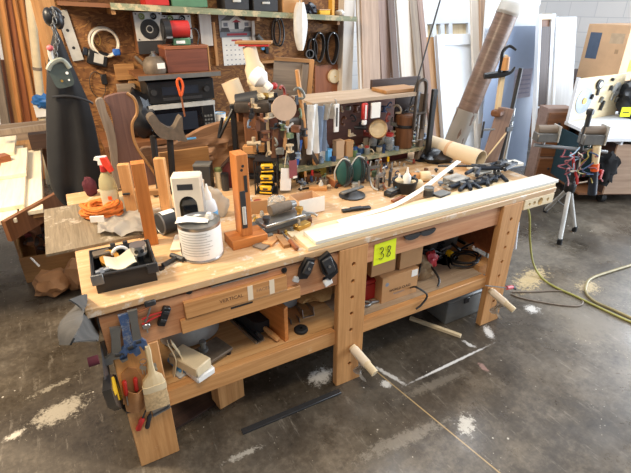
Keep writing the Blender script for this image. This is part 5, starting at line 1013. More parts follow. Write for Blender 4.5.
scatter([(B(x, y).x, B(x, y).y, ZT+.001) for x, y in ((252, 218), (258, 226), (264, 232), (270, 238), (276, 236), (286, 235), (292, 232), (298, 224), (310, 222), (296, 215), (286, 218), (272, 218))], 'among the flat machine plates', ['spanner', 'bracket', 'fitting', 'block', 'socket'], ['steel grey', 'beige', 'rusty brown', 'black', 'mustard'], .009, .015, 'hardware among the machine plates')
random.seed(78)
LW = [W['oakX'], W['firX'], W['greyX'], W['redX'], W['pineX'], W['brownX']]; LN = ['oak', 'tan', 'grey', 'reddish', 'pale', 'brown']
for i, (x, y, w, d, h) in enumerate(((300, 196, .14, .03, .01), (318, 190, .1, .04, .02), (326, 183, .07, .05, .03), (398, 200, .1, .02, .012), (262, 236, .12, .02, .01), (312, 180, .09, .06, .04))):
    q = B(x, y); single('wood_scrap', MB().bx((-w/2, -d/2, 0), (w/2, d/2, h), bev=.001), LW[i], LN[i]+' wood scrap lying among the small parts before the rack', 'scrap', T(q.x, q.y, ZT+.0005, random.uniform(-.6, .6)), None)
# parts hung in front of the machine and rack left end
for i, (x0, y0, x1, y1, w, m, lab) in enumerate(((288, 118, 284, 150, .02, W['firZ'], 'tan file handle strip hanging left of the wooden handle'), (297, 126, 300, 160, .016, STEEL, 'thin steel saw blade hanging at the rack left end'), (276, 124, 274, 158, .03, W['brownZ'], 'brown leather strip hanging beside the machine column'), (301, 140, 297, 165, .018, BLUE, 'blue strip hanging at the rack left end'), (310, 150, 318, 164, .022, BURNT, 'scorched metal strap leaning on the rack rail'))):
    a, b = PY(x0, y0, .69), PY(x1, y1, .69); single('strip', MB().bx((-w/2, -.003, 0), (w/2, .003, (b-a).length), frame(b, a-b, (0, -1, 0)), bev=.001), m, lab, 'strip', b, world=True)
# ------------------------------------------------------------------ slabs and stands at the back of the bench
def slab(pts, Y, th, mat, name, lab, cat, edge=None, lean=0.0, z0=None):
    Q = [PY(x, y, Y) for x, y in pts]; zb = min(q.z for q in Q) if z0 is None else z0; xm = sum(q.x for q in Q)/len(Q)
    M = T(xm, Y, zb, 0, lean); t = thing(name, lab, cat, M)
    out = [(q.x-xm, max(q.z-zb, 0)) for q in Q]
    part('slab', MB().prism(out, th, T(0, th, 0, 0, pi/2)), mat, t)
    return t, out
def sm2(pts, n=4): return [(p.x, p.y) for p in smooth_path([(x, y, 0) for x, y in pts], n, True)]
wal = sm2([(105, 98), (127, 93), (134, 100), (136, 113), (131, 124), (133, 140), (140, 154), (153, 172), (160, 186), (119, 188), (117, 165), (116, 145), (114, 124), (110, 108)])
t, out = slab(wal, 1.12, .045, W['walnutZ'], 'walnut_slab', 'purple-brown live-edge slab standing behind the wood posts', 'slab', z0=ZT)
part('bark_edge', MB().tube([(x, -.001, z) for x, z in [(PY(a, b, 1.12).x-t.location.x, PY(a, b, 1.12).z-ZT) for a, b in ((127, 93), (135, 100), (137, 113), (132, 124), (134, 140), (141, 154), (154, 172), (161, 186))]], .008, sm=4), W['oakZ'], t, label='pale bark edge')
t, out = slab(sm2([(96, 102), (103, 99), (107, 112), (113, 125), (117, 145), (118, 165), (120, 187), (114, 188), (112, 165), (108, 140), (101, 118)]), 1.10, .04, W['greyZ'], 'live_edge_strip', 'narrow greyish live-edge strip left of the purple-brown slab', 'slab', z0=ZT)
bur = sm2([(140, 152), (165, 148), (183, 140), (205, 128), (228, 122), (252, 124), (257, 140), (250, 160), (236, 186), (142, 194)], 5)
t, out = slab(bur, 1.145, .05, BURL, 'burl_slab', 'large rough-topped burl slab standing at the bench back below the microwave', 'slab', z0=ZT)
def bf(u, v):
    x = -.33+.66*u; z = .02+(.15+.13*u)*v; k = noise.noise(V((x*9, z*13, 2)))+.6*noise.noise(V((x*21, z*40, 5)))
    return (x, -.004-.05*max(0, k+.15)*sin(pi*u)*sin(pi*v), z)
part('burl_ridges', MB().grid(lambda u, v: (bf(1-u, v)), 34, 18, .004), BURL, t, label='gnarled knotty ridges')
single('pale_board', MB().bx((-.14, 0, 0), (.14, .018, .19), bev=.001), W['oakX'], 'plain tan board standing in front of the burl slab', 'board', T(PY(188, 180, 1.08).x, 1.08, ZT, 0, .02))
t = thing('grey_box', 'dark grey metal box in front of the burl slab', 'box', T(*B(206, 189), FACE)); h = ztop(t.location, 206, 165)-ZT
part('body', MB().bx((-.05, -.03, 0), (.04, .05, h), bev=.003), DGREY, t); part('lid', MB().bx((-.051, -.031, h), (.041, .051, h+.008)), GREYP, t); 
t = thing('red_birdhouse', 'dark red peaked box behind the orange level stand', 'box', T(*B(231, 188), FACE)); h = ztop(t.location, 231, 158)-ZT
part('body', MB().prism([(-.045, 0), (.05, 0), (.05, h*.62), (0, h*.9), (-.045, h*.62)], .1, T(0, .1, 0, 0, pi/2)), MAROON, t); part('roof', MB().ribbon([(-.06, .05, h*.58), (0.0, .05, h*.95), (.065, .05, h*.58)], .12, .008, (0, 1, 0)), W['darkX'], t)
for i, (x, y, h, m, lab) in enumerate(((220, 188, .12, CREAM, 'cream tube standing right of the dark grey box'), (226, 190, .1, DGREY, 'dark tube standing right of the cream tube'), (203, 190, .07, PAPER, 'white cup with lid by the dark grey box'))):
    p = B(x, y); t = thing('tube', lab, 'tube', T(p.x, p.y, ZT)); part('body', MB().lathe([(.02, 0), (.021, h*.85), (.018, h*.87)]), m, t); part('cap', MB().lathe([(.022, h*.84), (.022, h*.98), (0, h)]), [OLIVE, BLACK, WHITE][i], t)
# old cast stand with two dark legs
pv = V((PY(163, 190, .95).x, .95, ZT)); t = thing('cast_stand', 'old grey casting on two dark iron legs behind the posts', 'stand', pv)
for a, b in (((153, 136), (160, 192)), ((170, 140), (174, 194))): part('leg', MB().tube([PY(a[0], a[1], .95), PY(b[0], b[1], .95)], .017), BLACK, t, True)
part('foot', MB().bx(PY(150, 193, .95)-V((0, .04, 0)), PY(178, 193, .95)+V((0, .05, .0))+V((0, 0, .03))), DGREY, t, True)
cc = [PY(x, y, .94) for x, y in ((147, 118), (153, 113), (160, 122), (172, 128), (178, 118), (181, 116), (182, 130), (186, 140), (176, 139), (160, 137), (152, 127))]
part('casting', MB().prism(sm2([(q.x, q.z) for q in cc], 3), .07, Matrix.Translation((0, .98, 0)) @ Matrix.Rotation(pi/2, 4, 'X')), HIDE, t, True)
part('rods', MB().cyl(PY(178, 140, .93), PY(196, 138, .93), .006), SKYBL, t, True)
# ------------------------------------------------------------------ the wall with its shelves
YW = 2.25
def Wp(x, y, Y=YW): return PY(x, y, Y)
def onwall(x0, y0, x1, y1, Y):
    a, b = PY(x0, (y0+y1)/2, Y), PY(x1, (y0+y1)/2, Y); c, d = PY((x0+x1)/2, y0, Y), PY((x0+x1)/2, y1, Y)
    return (a.x+b.x)/2, (c.z+d.z)/2, b.x-a.x, c.z-d.z
# upper shelf
a, b = Wp(58, 3, 1.98), Wp(356, 19, 1.98); sl = (b.z-a.z)/(b.x-a.x)
US = thing('wall_shelf', 'long upper wall shelf with worn green front edge', 'shelf', (1.2, 2.1, 1.7))
part('board', MB().bx((a.x, 1.98, -.012), (b.x, 2.249, .012), Matrix(((1, 0, 0, 0), (0, 1, 0, 0), (sl, 0, 1, a.z-sl*a.x), (0, 0, 0, 1)))), W['brownX'], US, True)
part('front_edge', MB().bx((Wp(110, 3, 1.97).x, 1.965, -.02), (b.x, 1.979, .018), Matrix(((1, 0, 0, 0), (0, 1, 0, 0), (sl, 0, 1, a.z-sl*a.x), (0, 0, 0, 1)))), GRW, US, True)
for x in (.5, 1.5, 2.2): part('bracket', MB().bx((x, 2.0, a.z+sl*(x-a.x)-.05), (x+.025, 2.249, a.z+sl*(x-a.x)-.013)), W['oakY'], US, True)
def us(x): X = Wp(x, 10, 2.05).x; return V((X, 2.08, a.z+sl*(X-a.x)+.0135+abs(sl)*.06))
def shelfbox(x0, x1, h, m, name, lab, cat, d=.18, extra=None):
    p = us((x0+x1)/2); w = (x1-x0)*mpp(p); t = thing(name, lab, cat, p); part('body', MB().bx((-w/2, -d/2, 0), (w/2, d/2, h), bev=.004), m, t); return t, w
t, w = shelfbox(145, 168, .2, RED, 'red_tub', 'red tub on the upper shelf over the speakers', 'tub'); part('rim', MB().bx((-w/2-.005, -.095, .2), (w/2+.005, .095, .21)), WHITE, t)
t, w = shelfbox(171, 206, .18, GREEN, 'green_tray', 'green crate on the upper shelf beside the red tub', 'crate'); part('rim', MB().bx((-w/2-.004, -.094, .18), (w/2+.004, .094, .195)), GREEN, t)
for i, (x0, x1) in enumerate(((222, 247), (250, 276))):
    t, w = shelfbox(x0, x1, .2, DGREY, 'file_box', ['left of two dark drawers on the upper shelf, over the calendar', 'right of two dark drawers on the upper shelf'][i], 'drawer'); part('handle', MB().bx((-.03, -.1, .05), (.03, -.091, .065), bev=.003), LGREY, t); part('lid', MB().bx((-w/2-.002, -.092, .2), (w/2+.002, .092, .215)), BLACK, t)
t, w = shelfbox(279, 300, .15, CARD, 'wire_basket', 'tan basket on the upper shelf right of the dark drawers', 'basket'); part('rim', MB().bx((-w/2-.004, -.094, .15), (w/2+.004, .094, .162)), W['oakX'], t)
p = us(311); single('cable_bundle', MB().ball((0, 0, 0), (.06, .06, .05), sub=3, amp=.4, fr=3, seed=33, flat=.03), NAVY, 'dark cable bundle on the upper shelf beside the hanging bag', 'cables', T(p.x, p.y, p.z+.031))
t, w = shelfbox(318, 330, .035, YELLOW, 'yellow_box', 'small yellow box flat on the upper shelf', 'box', .1); part('lid', MB().bx((-w/2, -.05, .0355), (w/2, .05, .042)), CARDL, t)
p = us(331); single('yellow_level', MB().bx((-.012, -.03, 0), (.012, .03, .3), bev=.002), plain('level_yellow', '#d9a23a', .5), 'upright yellow bar standing on the upper shelf', 'bar', T(p.x+.01, p.y-.02, p.z))
p = us(342); single('stone_lump', MB().ball((0, 0, 0), (.04, .04, .03), amp=.4, seed=4, flat=.02), LGREY, 'grey lump at the right end of the upper shelf', 'lump', T(p.x, p.y, p.z+.021))
p = us(75); t = thing('storage_bin', 'brown box on the left end of the upper shelf', 'box', p); part('body', MB().bx((-.06, -.09, 0), (.08, .09, .2), bev=.003), W['brownX'], t); part('lid', MB().bx((-.062, -.092, .2), (.082, .092, .215)), W['brownX'], t)
# speakers
def speaker(x0, y0, x1, y1, lab, d=.16):
    X, Z, w, h = onwall(x0, y0, x1, y1, YW-d); t = thing('speaker', lab, 'speaker', (X, YW-.001, Z-h/2), 'bookshelf speakers')
    part('cabinet', MB().bx((-w/2, -d+.01, 0), (w/2, 0, h), bev=.003), W['brownZ'], t); part('baffle', MB().bx((-w/2, -d-.004, h*.32), (w/2, -d+.0095, h), bev=.002), LGREY, t); part('lower_panel', MB().bx((-w/2, -d-.002, 0), (w/2, -d+.0095, h*.315), bev=.002), DGREY, t)
    def drv(cx, cz, r, n, m=BLACK):
        M = Matrix.Translation((cx, -d-.005, cz)) @ Matrix.Rotation(pi/2, 4, 'X'); return part(n, MB().lathe([(r, -.004), (r, .004), (r*.88, .005), (r*.3, -.002), (r*.25, .003), (0, .005)], M, 24), m, t)
    drv(0, h*.6, w*.34, 'woofer'); drv(-w*.22, h*.9, w*.11, 'tweeter', OLIVE); drv(w*.2, h*.9, w*.11, 'tweeter')
    for sx in (-1, 1):
        for z in (.36, .96): part('screw', MB().cyl((sx*w*.42, -d-.007, h*z), (sx*w*.42, -d-.004, h*z), .005, seg=8), BLACK, t)
    return t
speaker(136, 12, 164, 54, 'silver-faced wall speaker left of the bench grinder'); speaker(164, 15, 192, 50, 'silver-faced wall speaker half hidden behind the red grinder', .1)
# microwave shelf board
X, Z, w, h = onwall(138, 74, 221, 78, 1.82); S1 = Z+h/2
t = thing('stereo_shelf', 'brown wall shelf with steel front edge under the wooden box', 'shelf', (X, 2.0, Z)); part('board', MB().bx((-w/2, -.17, -h/2), (w/2, .249, h/2)), W['brownX'], t); part('edge_strip', MB().bx((-w/2, -.18, -h*.6), (w/2, -.1705, h*.5)), MGREY, t)
for x in (-w*.4, w*.4): part('bracket', MB().bx((x, -.05, -h/2-.06), (x+.02, .249, -h/2-.001)), W['darkY'], t)
X, Z, w, h = onwall(166, 46, 208, 71, 1.88); h = Z+h/2-S1
t = thing('wooden_case', 'reddish-brown wooden box on the wall shelf under the grinder', 'box', (X, 1.98, S1+.001)); part('body', MB().bx((-w/2, -.1, 0), (w/2, .12, h-.02), bev=.003), wood('red_brown_case', '#7c4530', '#5c3020', 'X'), t); part('lid', MB().bx((-w/2-.003, -.103, h-.0195), (w/2+.003, .123, h), bev=.002), W['redX'], t); part('end_strip', MB().bx((w/2+.0035, -.1, 0), (w/2+.012, .1, h)), W['oakZ'], t)
ZC = S1+.001+h
X, Z, w, h2 = onwall(163, 22, 193, 46, 1.92); t = thing('bench_grinder', 'red and black bench grinder standing on the wooden box', 'grinder', (X+.01, 1.97, ZC+.001)); h2 = .155
part('base', MB().bx((-.05, -.05, 0), (.07, .05, .045), bev=.006), GREEN, t); part('motor', MB().cyl((-.055, 0, .1), (.075, 0, .1), .055), RED, t); part('guard', MB().cyl((-.1, -.01, .09), (-.056, -.01, .09), .078, .078, 22), BLACK, t); part('wheel', MB().cyl((-.105, -.01, .09), (-.1005, -.01, .09), .05), DGREY, t)
part('label', MB().bx((-.03, -.0515, .012), (.03, -.0495, .03)), PAPER, t); part('cord', MB().tube([(.075, 0, .1), (.12, -.02, .1), (.135, -.03, .06), (.12, -.03, .0)], .005, sm=4), DGREY, t); part('tool_rest', MB().bx((-.1, -.1, .05), (-.06, -.07, .06)), STEEL, t)
X, Z, w, h2 = onwall(144, 52, 168, 73, 1.88); t = thing('coffee_pot', 'dusty metal kettle on the wall shelf left of the wooden box', 'kettle', (X, 1.94, S1+.001)); h2 = Z+h2/2-S1
part('body', MB().lathe([(.075, 0), (.082, .02), (.08, h2*.5), (.05, h2*.75), (.03, h2*.78)]), HIDE, t); part('lid', MB().lathe([(.032, h2*.77), (.02, h2*.86), (.012, h2*.9), (.014, h2), (0, h2)]), STEEL, t); part('spout', MB().cyl((-.07, 0, h2*.4), (-.12, 0, h2*.8), .014, .009), HIDE, t); part('label', MB().bx((.0, -.083, h2*.25), (.05, -.07, h2*.5)), PAPER, t)
# microwave with stereo on it
def mz(y, Y=1.86): return PY(185, y, Y).z
mx0, mx1 = PY(150, 115, 1.86).x, PY(216, 115, 1.86).x; mz0, mz1 = mz(135), mz(103)
t = thing('wall_counter', 'low brown wall counter under the microwave', 'counter', (.9, 2.05, mz0-.05)); part('top', MB().bx((-.62, -.25, .02), (.4, .199, .0495)), W['brownX'], t)
for x in (-.6, .34): part('leg', MB().bx((x, -.2, -(mz0-.05)), (x+.05, .19, .0195)), W['brownZ'], t)
t = thing('microwave', 'silver-topped black microwave under the stereo', 'microwave', ((mx0+mx1)/2, 1.86, mz0)); w = mx1-mx0; h = mz1-mz0
part('case', MB().bx((-w/2, .012, 0), (w/2, .36, h), bev=.005), LGREY, t); part('door', MB().bx((-w/2, -.005, .006), (w*.28, .0115, h-.03), bev=.002), GLOSSB, t); part('control_panel', MB().bx((w*.285, -.005, .006), (w/2-.012, .0115, h-.03), bev=.002), BLACK, t); part('top_trim', MB().bx((-w/2, -.006, h-.029), (w/2, .0115, h)), LGREY, t)
for r_ in range(4):
    for c_ in range(3): part('button', MB().bx((w*.31+c_*.022, -.007, .03+r_*.028), (w*.31+c_*.022+.015, -.0052, .045+r_*.028)), GREYP, t)
part('window', MB().bx((-w*.42, -.0065, .04), (w*.2, -.0052, h-.06)), NAVY, t)
t = thing('stereo', 'black stereo receiver on the microwave beneath the wall shelf', 'stereo', ((mx0+mx1)/2+.01, 1.87, mz1+.001)); hs = PY(185, 80, 1.87).z-mz1; w = .46
part('case', MB().bx((-w/2, 0, .01), (w/2, .3, hs), bev=.004), BLACK, t); part('display', MB().bx((-w*.3, -.003, hs*.4), (w*.25, -.0005, hs*.75)), NAVY, t); part('slot', MB().bx((-w*.3, -.004, hs*.15), (w*.3, -.0005, hs*.28), bev=.001), DGREY, t)
for x in (-w*.42, w*.38): part('dial', MB().cyl((x, -.014, hs*.55), (x, 0, hs*.55), .02, seg=18), DGREY, t)
for x in (-w*.4, w*.4): part('foot', MB().cyl((x, .1, 0), (x, .1, .01), .015), RUBBER, t)
t = thing('hand_saw', 'small pruning saw with bright orange handle hanging in front of the stereo', 'saw', PY(180, 80, 1.79)); 
hp = [PY(x, y, 1.79) for x, y in ((177, 79), (179, 78), (183, 86), (182, 97), (179, 88))]
part('handle', MB().tube([PY(x, y, 1.79) for x, y in ((178, 79), (181, 80), (183, 87), (181, 96), (179, 90), (177, 83))], .009, closed=True, sm=4), ORANGE, t, True); part('blade', MB().prism([(q.x, q.z) for q in (PY(180, 96, 1.79), PY(182, 96, 1.79), PY(185.5, 116, 1.79), PY(184, 117, 1.79))], .003, Matrix.Translation((0, 1.79, 0)) @ Matrix.Rotation(pi/2, 4, 'X')), W['redZ'], t, True)
p = PY(219, 130, 1.9); t = thing('paper_cup', 'white paper cup beside the microwave', 'cup', (p.x+.02, 1.9, mz0)); h = PY(219, 113, 1.9).z-mz0; part('cup', MB().lathe([(.032, 0), (.042, h), (.039, h), (.03, .004)], None, 20, cap=False), PAPER, t); part('base', MB().cyl((0, 0, 0), (0, 0, .006), .031), PAPER, t); part('rim', MB().lathe([(.041, h-.004), (.044, h), (.041, h+.004), (.039, h)], None, 20, cap=False), SKYBL, t)
p = PY(240, 124, 1.9); t = thing('yellow_bag', 'yellow roll lying behind the burl slab right end', 'roll', (p.x, 1.9, mz0)); part('roll', MB().cyl((-.13, 0, .045), (.13, 0, .045), .045, .04, 20), YELLOW, t); part('band', MB().cyl((.02, 0, .045), (.045, 0, .0445), .0455, .0455, 20), CREAM, t)
# calendar: a plain house picture above a month grid
X, Z, w, h = onwall(219, 10, 253, 37, YW-.004); t = thing('calendar', 'wall calendar with a house picture above a white month grid', 'calendar', (X, YW-.001, Z+h/2))
zA = -h; hg = PY(236, 37, YW).z-PY(236, 65, YW).z
part('picture', MB().bx((-w/2, -.004, zA), (w/2, 0, 0)), LGREY, t); part('month_sheet', MB().bx((-w/2+.012, -.003, zA-hg), (w/2-.02, 0, zA-.001)), PAPER, t)
HB = T(0, -.0041, zA, 0, pi/2)
def poly(n, pts, m, e=.0008): part(n, MB().prism([(x*w, y*h) for x, y in pts], e, HB), m, t)
poly('sky', [(-.5, .62), (.5, .62), (.5, 1), (-.5, 1)], plain('pic_sky', '#b9bcc4', .8)); poly('roof', [(-.45, .62), (-.2, .86), (.3, .86), (.48, .62)], GREYP, .0012); poly('house_wall', [(-.42, .3), (.44, .3), (.44, .63), (-.42, .63)], WHITE, .001)
poly('gable', [(-.22, .6), (0.0, .82), (.22, .6), (.22, .3), (-.22, .3)], PAPER, .0016); poly('front_door', [(-.06, .3), (.06, .3), (.06, .55), (-.06, .55)], DGREY, .002); poly('porch_roof', [(-.14, .55), (0, .66), (.14, .55)], REDINK, .002)
for x in (-.32, .3): poly('house_window', [(x-.06, .4), (x+.06, .4), (x+.06, .54), (x-.06, .54)], GREYINK, .002)
for x in (-.34, .34): poly('bush', [(x-.15, .2), (x+.14, .2), (x+.1, .36), (x-.1, .36)], plain('pic_bush', '#5e5a58', .8), .002)
poly('lawn', [(-.5, 0), (.5, 0), (.5, .2), (-.5, .2)], GREYINK); poly('heading', [(-.3, .06), (.3, .06), (.3, .14), (-.3, .14)], REDINK, .0014); poly('title_band', [(-.25, .88), (.3, .88), (.3, .97), (-.25, .97)], REDINK, .0014)
part('month_name', MB().bx((-.05, -.0036, zA-.03), (.04, -.003, zA-.018)), REDINK, t)
for r_ in range(5):
    for c_ in range(6): part('date', MB().bx((-w*.36+c_*w*.125, -.0036, zA-.055-r_*.036-.007), (-w*.36+c_*w*.125+.012, -.003, zA-.055-r_*.036)), GREYINK, t)
# flat things on the wall
def wallflat(x0, y0, x1, y1, m, name, lab, cat, th=.02, rz=0, bev=.002):
    X, Z, w, h = onwall(x0, y0, x1, y1, YW-th); return single(name, MB().bx((-w/2, -th, -h/2), (w/2, 0, h/2), bev=bev), m, lab, cat, T(X, YW-.001, Z, 0, 0, rz))
wallflat(200, 14, 212, 46, W['whiteZ'], 'wall_board', 'whitish upright board on the wall left of the calendar', 'board', .03); wallflat(214, 22, 217, 66, W['firZ'], 'wall_batten', 'narrow batten on the wall at the calendar left edge', 'batten', .025); wallflat(252, 19, 255, 44, W['whiteZ'], 'white_stick', 'thin white stick on the wall right of the calendar', 'stick', .02)
wallflat(115, 64, 135, 80, W['oakX'], 'tan_tile', 'square tan board on the wall left of the wall shelf', 'board', .03); wallflat(200, 47, 208, 72, W['redZ'], 'narrow_board', 'narrow brown board on the wall right of the wooden box', 'board', .03)
t = thing('straightedge', 'pale drilled straightedge on the wall behind the black apron', 'rule', T(Wp(70, 35).x, YW-.001, Wp(70, 35).z, 0, 0, -.12)); h = .36; part('rule', MB().bx((-.038, -.012, -h*.45), (.032, 0, h*.42)), LGREY, t)
for z in (.11, .03, -.08): part('hole', MB().cyl((-.005, -.0125, z), (-.005, -.0118, z), .01), BLACK, t)
p = Wp(104, 42, YW-.03); t = thing('white_hose_coil', 'coil of white tubing with blue tape hung on the chipboard wall', 'coil', p); R0 = 13*mpp(p)
part('coil', MB().tube([(R0*cos(a)*1.0, .012*sin(3*a), R0*sin(a)*1.0) for a in [2*pi*k/28 for k in range(28)]], .011, closed=True), plain('dusty_tubing', '#a8a399', .5), t); part('coil', MB().tube([(R0*.93*cos(a)+.008, -.014, R0*.96*sin(a)-.006) for a in [2*pi*k/28 for k in range(28)]], .008, closed=True), IVORY, t); part('tape', MB().box((R0*.75, -.012, -R0*.75), (.05, .045, .045), bev=.008), BLUE, t); part('wire', MB().tube([(-.04+.02*cos(a), 0, .02+.04*sin(a)) for a in [2*pi*k/12 for k in range(12)]], .003, closed=True), BRASS, t); part('nail', MB().cyl((0, -.02, R0), (0, .029, R0), .004), STEEL, t)
t = thing('black_gauge', 'dark meter hung below the white tubing coil', 'meter', T(Wp(98, 58).x, YW-.001, Wp(98, 58).z, 0, 0, .3)); part('body', MB().bx((-.07, -.05, -.05), (.06, 0, .05), bev=.008), BLACK, t); part('face', MB().bx((-.03, -.053, -.03), (.03, -.0505, .03)), LGREY, t); part('strap', MB().bx((-.1, -.04, .0), (-.071, -.01, .05), bev=.004), NAVY, t)
t = thing('wire_loop', 'thin wire loop with a black clip hung low on the wall', 'wire', Wp(97, 82, YW-.012)); part('loop', MB().tube([(.05*cos(a), 0, .09*sin(a)-.02) for a in [2*pi*k/16 for k in range(16)]], .003, closed=True), BURNT, t); part('clip', MB().bx((.03, -.012, -.02), (.07, .004, .05), bev=.004), BLACK, t)
for i, (x0, y0, x1, y1, m) in enumerate(((118, 84, 136, 100, W['greyX']), (134, 106, 149, 113, W['firX']), (128, 80, 143, 104, W['oakX']))): wallflat(x0, y0, x1, y1, m, 'wood_offcut', ['grey scrap board on the wall below the tan board', 'pale offcut on the wall left of the microwave', 'tan offcut behind the grey scrap board on the wall'][i], 'offcut', .05-.015*i, .1*i)
single('black_jacket_heap', MB().ball((0, 0, 0), (.13, .14, .17), sub=3, amp=.35, fr=2, seed=18, flat=.15), BAGB, 'black cloth heap left of the microwave on the counter', 'cloth', T(PY(147, 118, 1.95).x-.03, 1.97, mz0+.151))
# loops, belts, discs and the plastic bag
def wring(x, y, rx, rz_, r, m, name, lab, cat, dy=.02):
    p = Wp(x, y, YW-dy); s = mpp(p); t = thing(name, lab, cat, p); part('loop', MB().tube([(rx*s*cos(a), .004*sin(2*a), rz_*s*sin(a)) for a in [2*pi*k/24 for k in range(24)]], r, closed=True), m, t); part('nail', MB().cyl((0, -.015, rz_*s-.01), (0, dy, rz_*s-.01), .004), STEEL, t); return t, s
t, s = wring(279, 32, 5.5, 13, .007, BLACK, 'drive_belt', 'narrow black belt hanging beside the white bag, right one of two', 'belt'); t, s = wring(276, 32, 4.5, 12, .007, BURNT, 'drive_belt', 'narrow brown-black belt hanging on the wall right of the cap board', 'belt', .04)
p = Wp(297, 26, 2.0); s = mpp(p)
t = thing('plastic_bag', 'long white plastic bag hanging from the upper shelf edge', 'bag', p); k = MB()
rr = []
for i in range(13):
    u = i/12; wd = 7.0*s*(sin(pi*(.08+.88*u**.9)))**.7+.004; z = (21-43*u)*s
    rr.append([V((wd*cos(a)*(1+.06*sin(5*a+6*u))-.5*s*u, -.06+.035*sin(a)*(1+.1*sin(7*a)), z)) for a in [2*pi*j/20 for j in range(20)]])
part('bag', k.rings(rr), plain('white_bag_film', '#d9d6cf', .4, 0, .15, 9, .2), t); part('hook', MB().tube([(0, -.06, 21*s-.01), (0, -.05, 24*s), (0, -.02, 26*s)], .004), STEEL, t)
def belt(x, y, h, lab, dx, w=.05):
    p = Wp(x, y, YW-.03); s = mpp(p); t = thing('sanding_belt', lab, 'belt', p, 'sanding belts'); pts = [(dx*s*cos(a)*(1+.15*sin(a)), 0, h*s*sin(a)) for a in [2*pi*k/24 for k in range(24)]]
    k = MB(); k.rings([[V((x_, yy, z_)) for x_, yy, z_ in [(q[0]*f, y_, q[2]*f) for f, y_ in ((1, -w), (1, .0), (.93, .0), (.93, -w))]] for q in pts], loop=True)
    part('belt', k, DGREY, t); part('nail', MB().cyl((0, -w-.01, h*s*.92), (0, .029, h*s*.92), .005), STEEL, t)
belt(317, 47, 14, 'dark sanding belt hanging right of the white bag', 6); belt(330, 48, 15, 'dark sanding belt hanging furthest right on the wall', 6.5, .06); belt(311, 50, 11, 'shorter dark sanding belt hanging just beside the white bag', 5, .04)
t = thing('hole_saw', 'chrome ring tool hung below the white bag', 'tool', Wp(309, 54, YW-.03)); p = t.location; part('ring', MB().lathe([(.035, 0), (.035, .05), (.03, .05), (.03, 0), (.035, 0)], frame((0, 0, 0), (-.3, -1, .1)), 22, cap=False), STEEL, t); part('back', MB().cyl((0, .0, 0), (0, .028, 0), .034), BLACK, t)
t = thing('polishing_pad', 'pale round pad hung low on the dark wall right end', 'pad', Wp(333, 76, YW-.001)); part('pad', MB().lathe([(.055, 0), (.062, .01), (.058, .035), (.03, .04), (0, .038)], frame((0, 0, 0), (0, -1, 0)), 26), CREAM, t); part('screw', MB().cyl((0, -.044, 0), (0, -.038, 0), .006), BRASS, t)
t = thing('caulk_gun', 'dark gun-shaped tool hung right of the calendar', 'tool', Wp(262, 42, YW-.02)); part('body', MB().cyl((-.04, 0, .05), (.03, 0, -.03), .02), GREYP, t); part('grip', MB().bx((.02, -.02, -.09), (.05, .015, -.03), bev=.005), BLACK, t); part('trigger', MB().bx((-.01, -.012, -.06), (.018, .01, -.04), bev=.003), SKYBL, t)
t = thing('wall_ledge', 'short pale ledge board below the narrow belts', 'ledge', (Wp(275, 60).x, YW-.001, Wp(275, 60).z)); part('board', MB().bx((-.16, -.1, -.01), (.12, 0, .01)), W['oakX'], t); part('bracket', MB().bx((-.02, -.06, -.06), (.0, 0, -.0105)), W['oakY'], t)
single('metal_sheet', MB().bx((-.14, -.01, -.2), (.12, 0, .2)), W['redZ'], 'reddish panel on the wall under the belts', 'panel', (Wp(328, 88).x, YW-.001, Wp(328, 88).z))
# ------------------------------------------------------------------ black apron and ear muffs at the left
YA = 1.30
t = thing('work_apron', 'long black leather apron hanging from the corner post', 'apron', PY(55, 40, YA)); k = MB(); rr = []
prof = [(30, 54, 57), (42, 51, 63), (60, 48, 70), (80, 46.5, 79), (100, 46, 88), (125, 46, 95), (150, 46.5, 100), (170, 47.5, 103), (185, 50, 103), (195, 55, 101), (203, 62, 97)]
for j, (y, x0, x1) in enumerate(prof):
    a, b = PY(x0, y, YA), PY(x1, y, YA); g = []; n = 36
    for i in range(n):
        an = 2*pi*i/n; u = .5-.5*cos(an); p = a.lerp(b, u); dp = .06*sin(an)*(-1)
        p.y = YA+dp*(1 if dp < 0 else .5)+.022*sin(u*13+j*.35)*(j/10)*sin(an); g.append(p)
    rr.append(g)
part('body', k.rings(rr), LEATH, t, True, ang=60)
a = [PY(x, y, YA-.075) for x, y in ((63, 104), (80, 106), (95, 112))]
part('pocket_seam', MB().tube([PY(x, y, YA-.066) for x, y in ((52, 97), (70, 96), (88, 101), (93, 104))], .006, sm=4), DGREY, t, True)
part('neck_strap', MB().tube([PY(56, 31, YA), PY(53, 22, YA), PY(52, 12, YA)], .006), BLACK, t, True)
single('wine_cloth', MB().ball((0, 0, 0), (.035, .03, .055), sub=3, amp=.25, seed=3, flat=.05), WINE, 'dark red cloth peeping out below the black apron', 'cloth', T(PY(93, 199, 1.11).x, 1.11, ZT+.051))
t = thing('corner_post', 'wooden corner post arm carrying the apron and ear muffs', 'post', (PY(50, 20, 1.4).x, 1.42, 0)); part('post', MB().bx((-.03, 0, 0), (.04, .05, 1.95)), W['oakZ'], t); part('hook', MB().tube([(0.02, 0, 1.74), (.02, -.1, 1.72), (.02, -.14, 1.74)], .006), STEEL, t)
t = thing('ear_muffs', 'black ear muffs hanging above the apron', 'ear muffs', PY(53, 18, YA-.08))
for x, y, s in ((49, 17, 1), (58, 20, 1)): part('cup', MB().ball(PY(x, y, YA-.09), (.026, .035, .042), sub=3), BLACK, t, True)
part('band', MB().tube([PY(x, y, YA-.1) for x, y in ((47, 12), (50, 9), (54, 8), (58, 10), (61, 14))], .007, sm=3), DGREY, t, True)
t = thing('chain', 'light steel chain hanging down beside the apron top', 'chain', PY(53, 12, YA-.12)); 
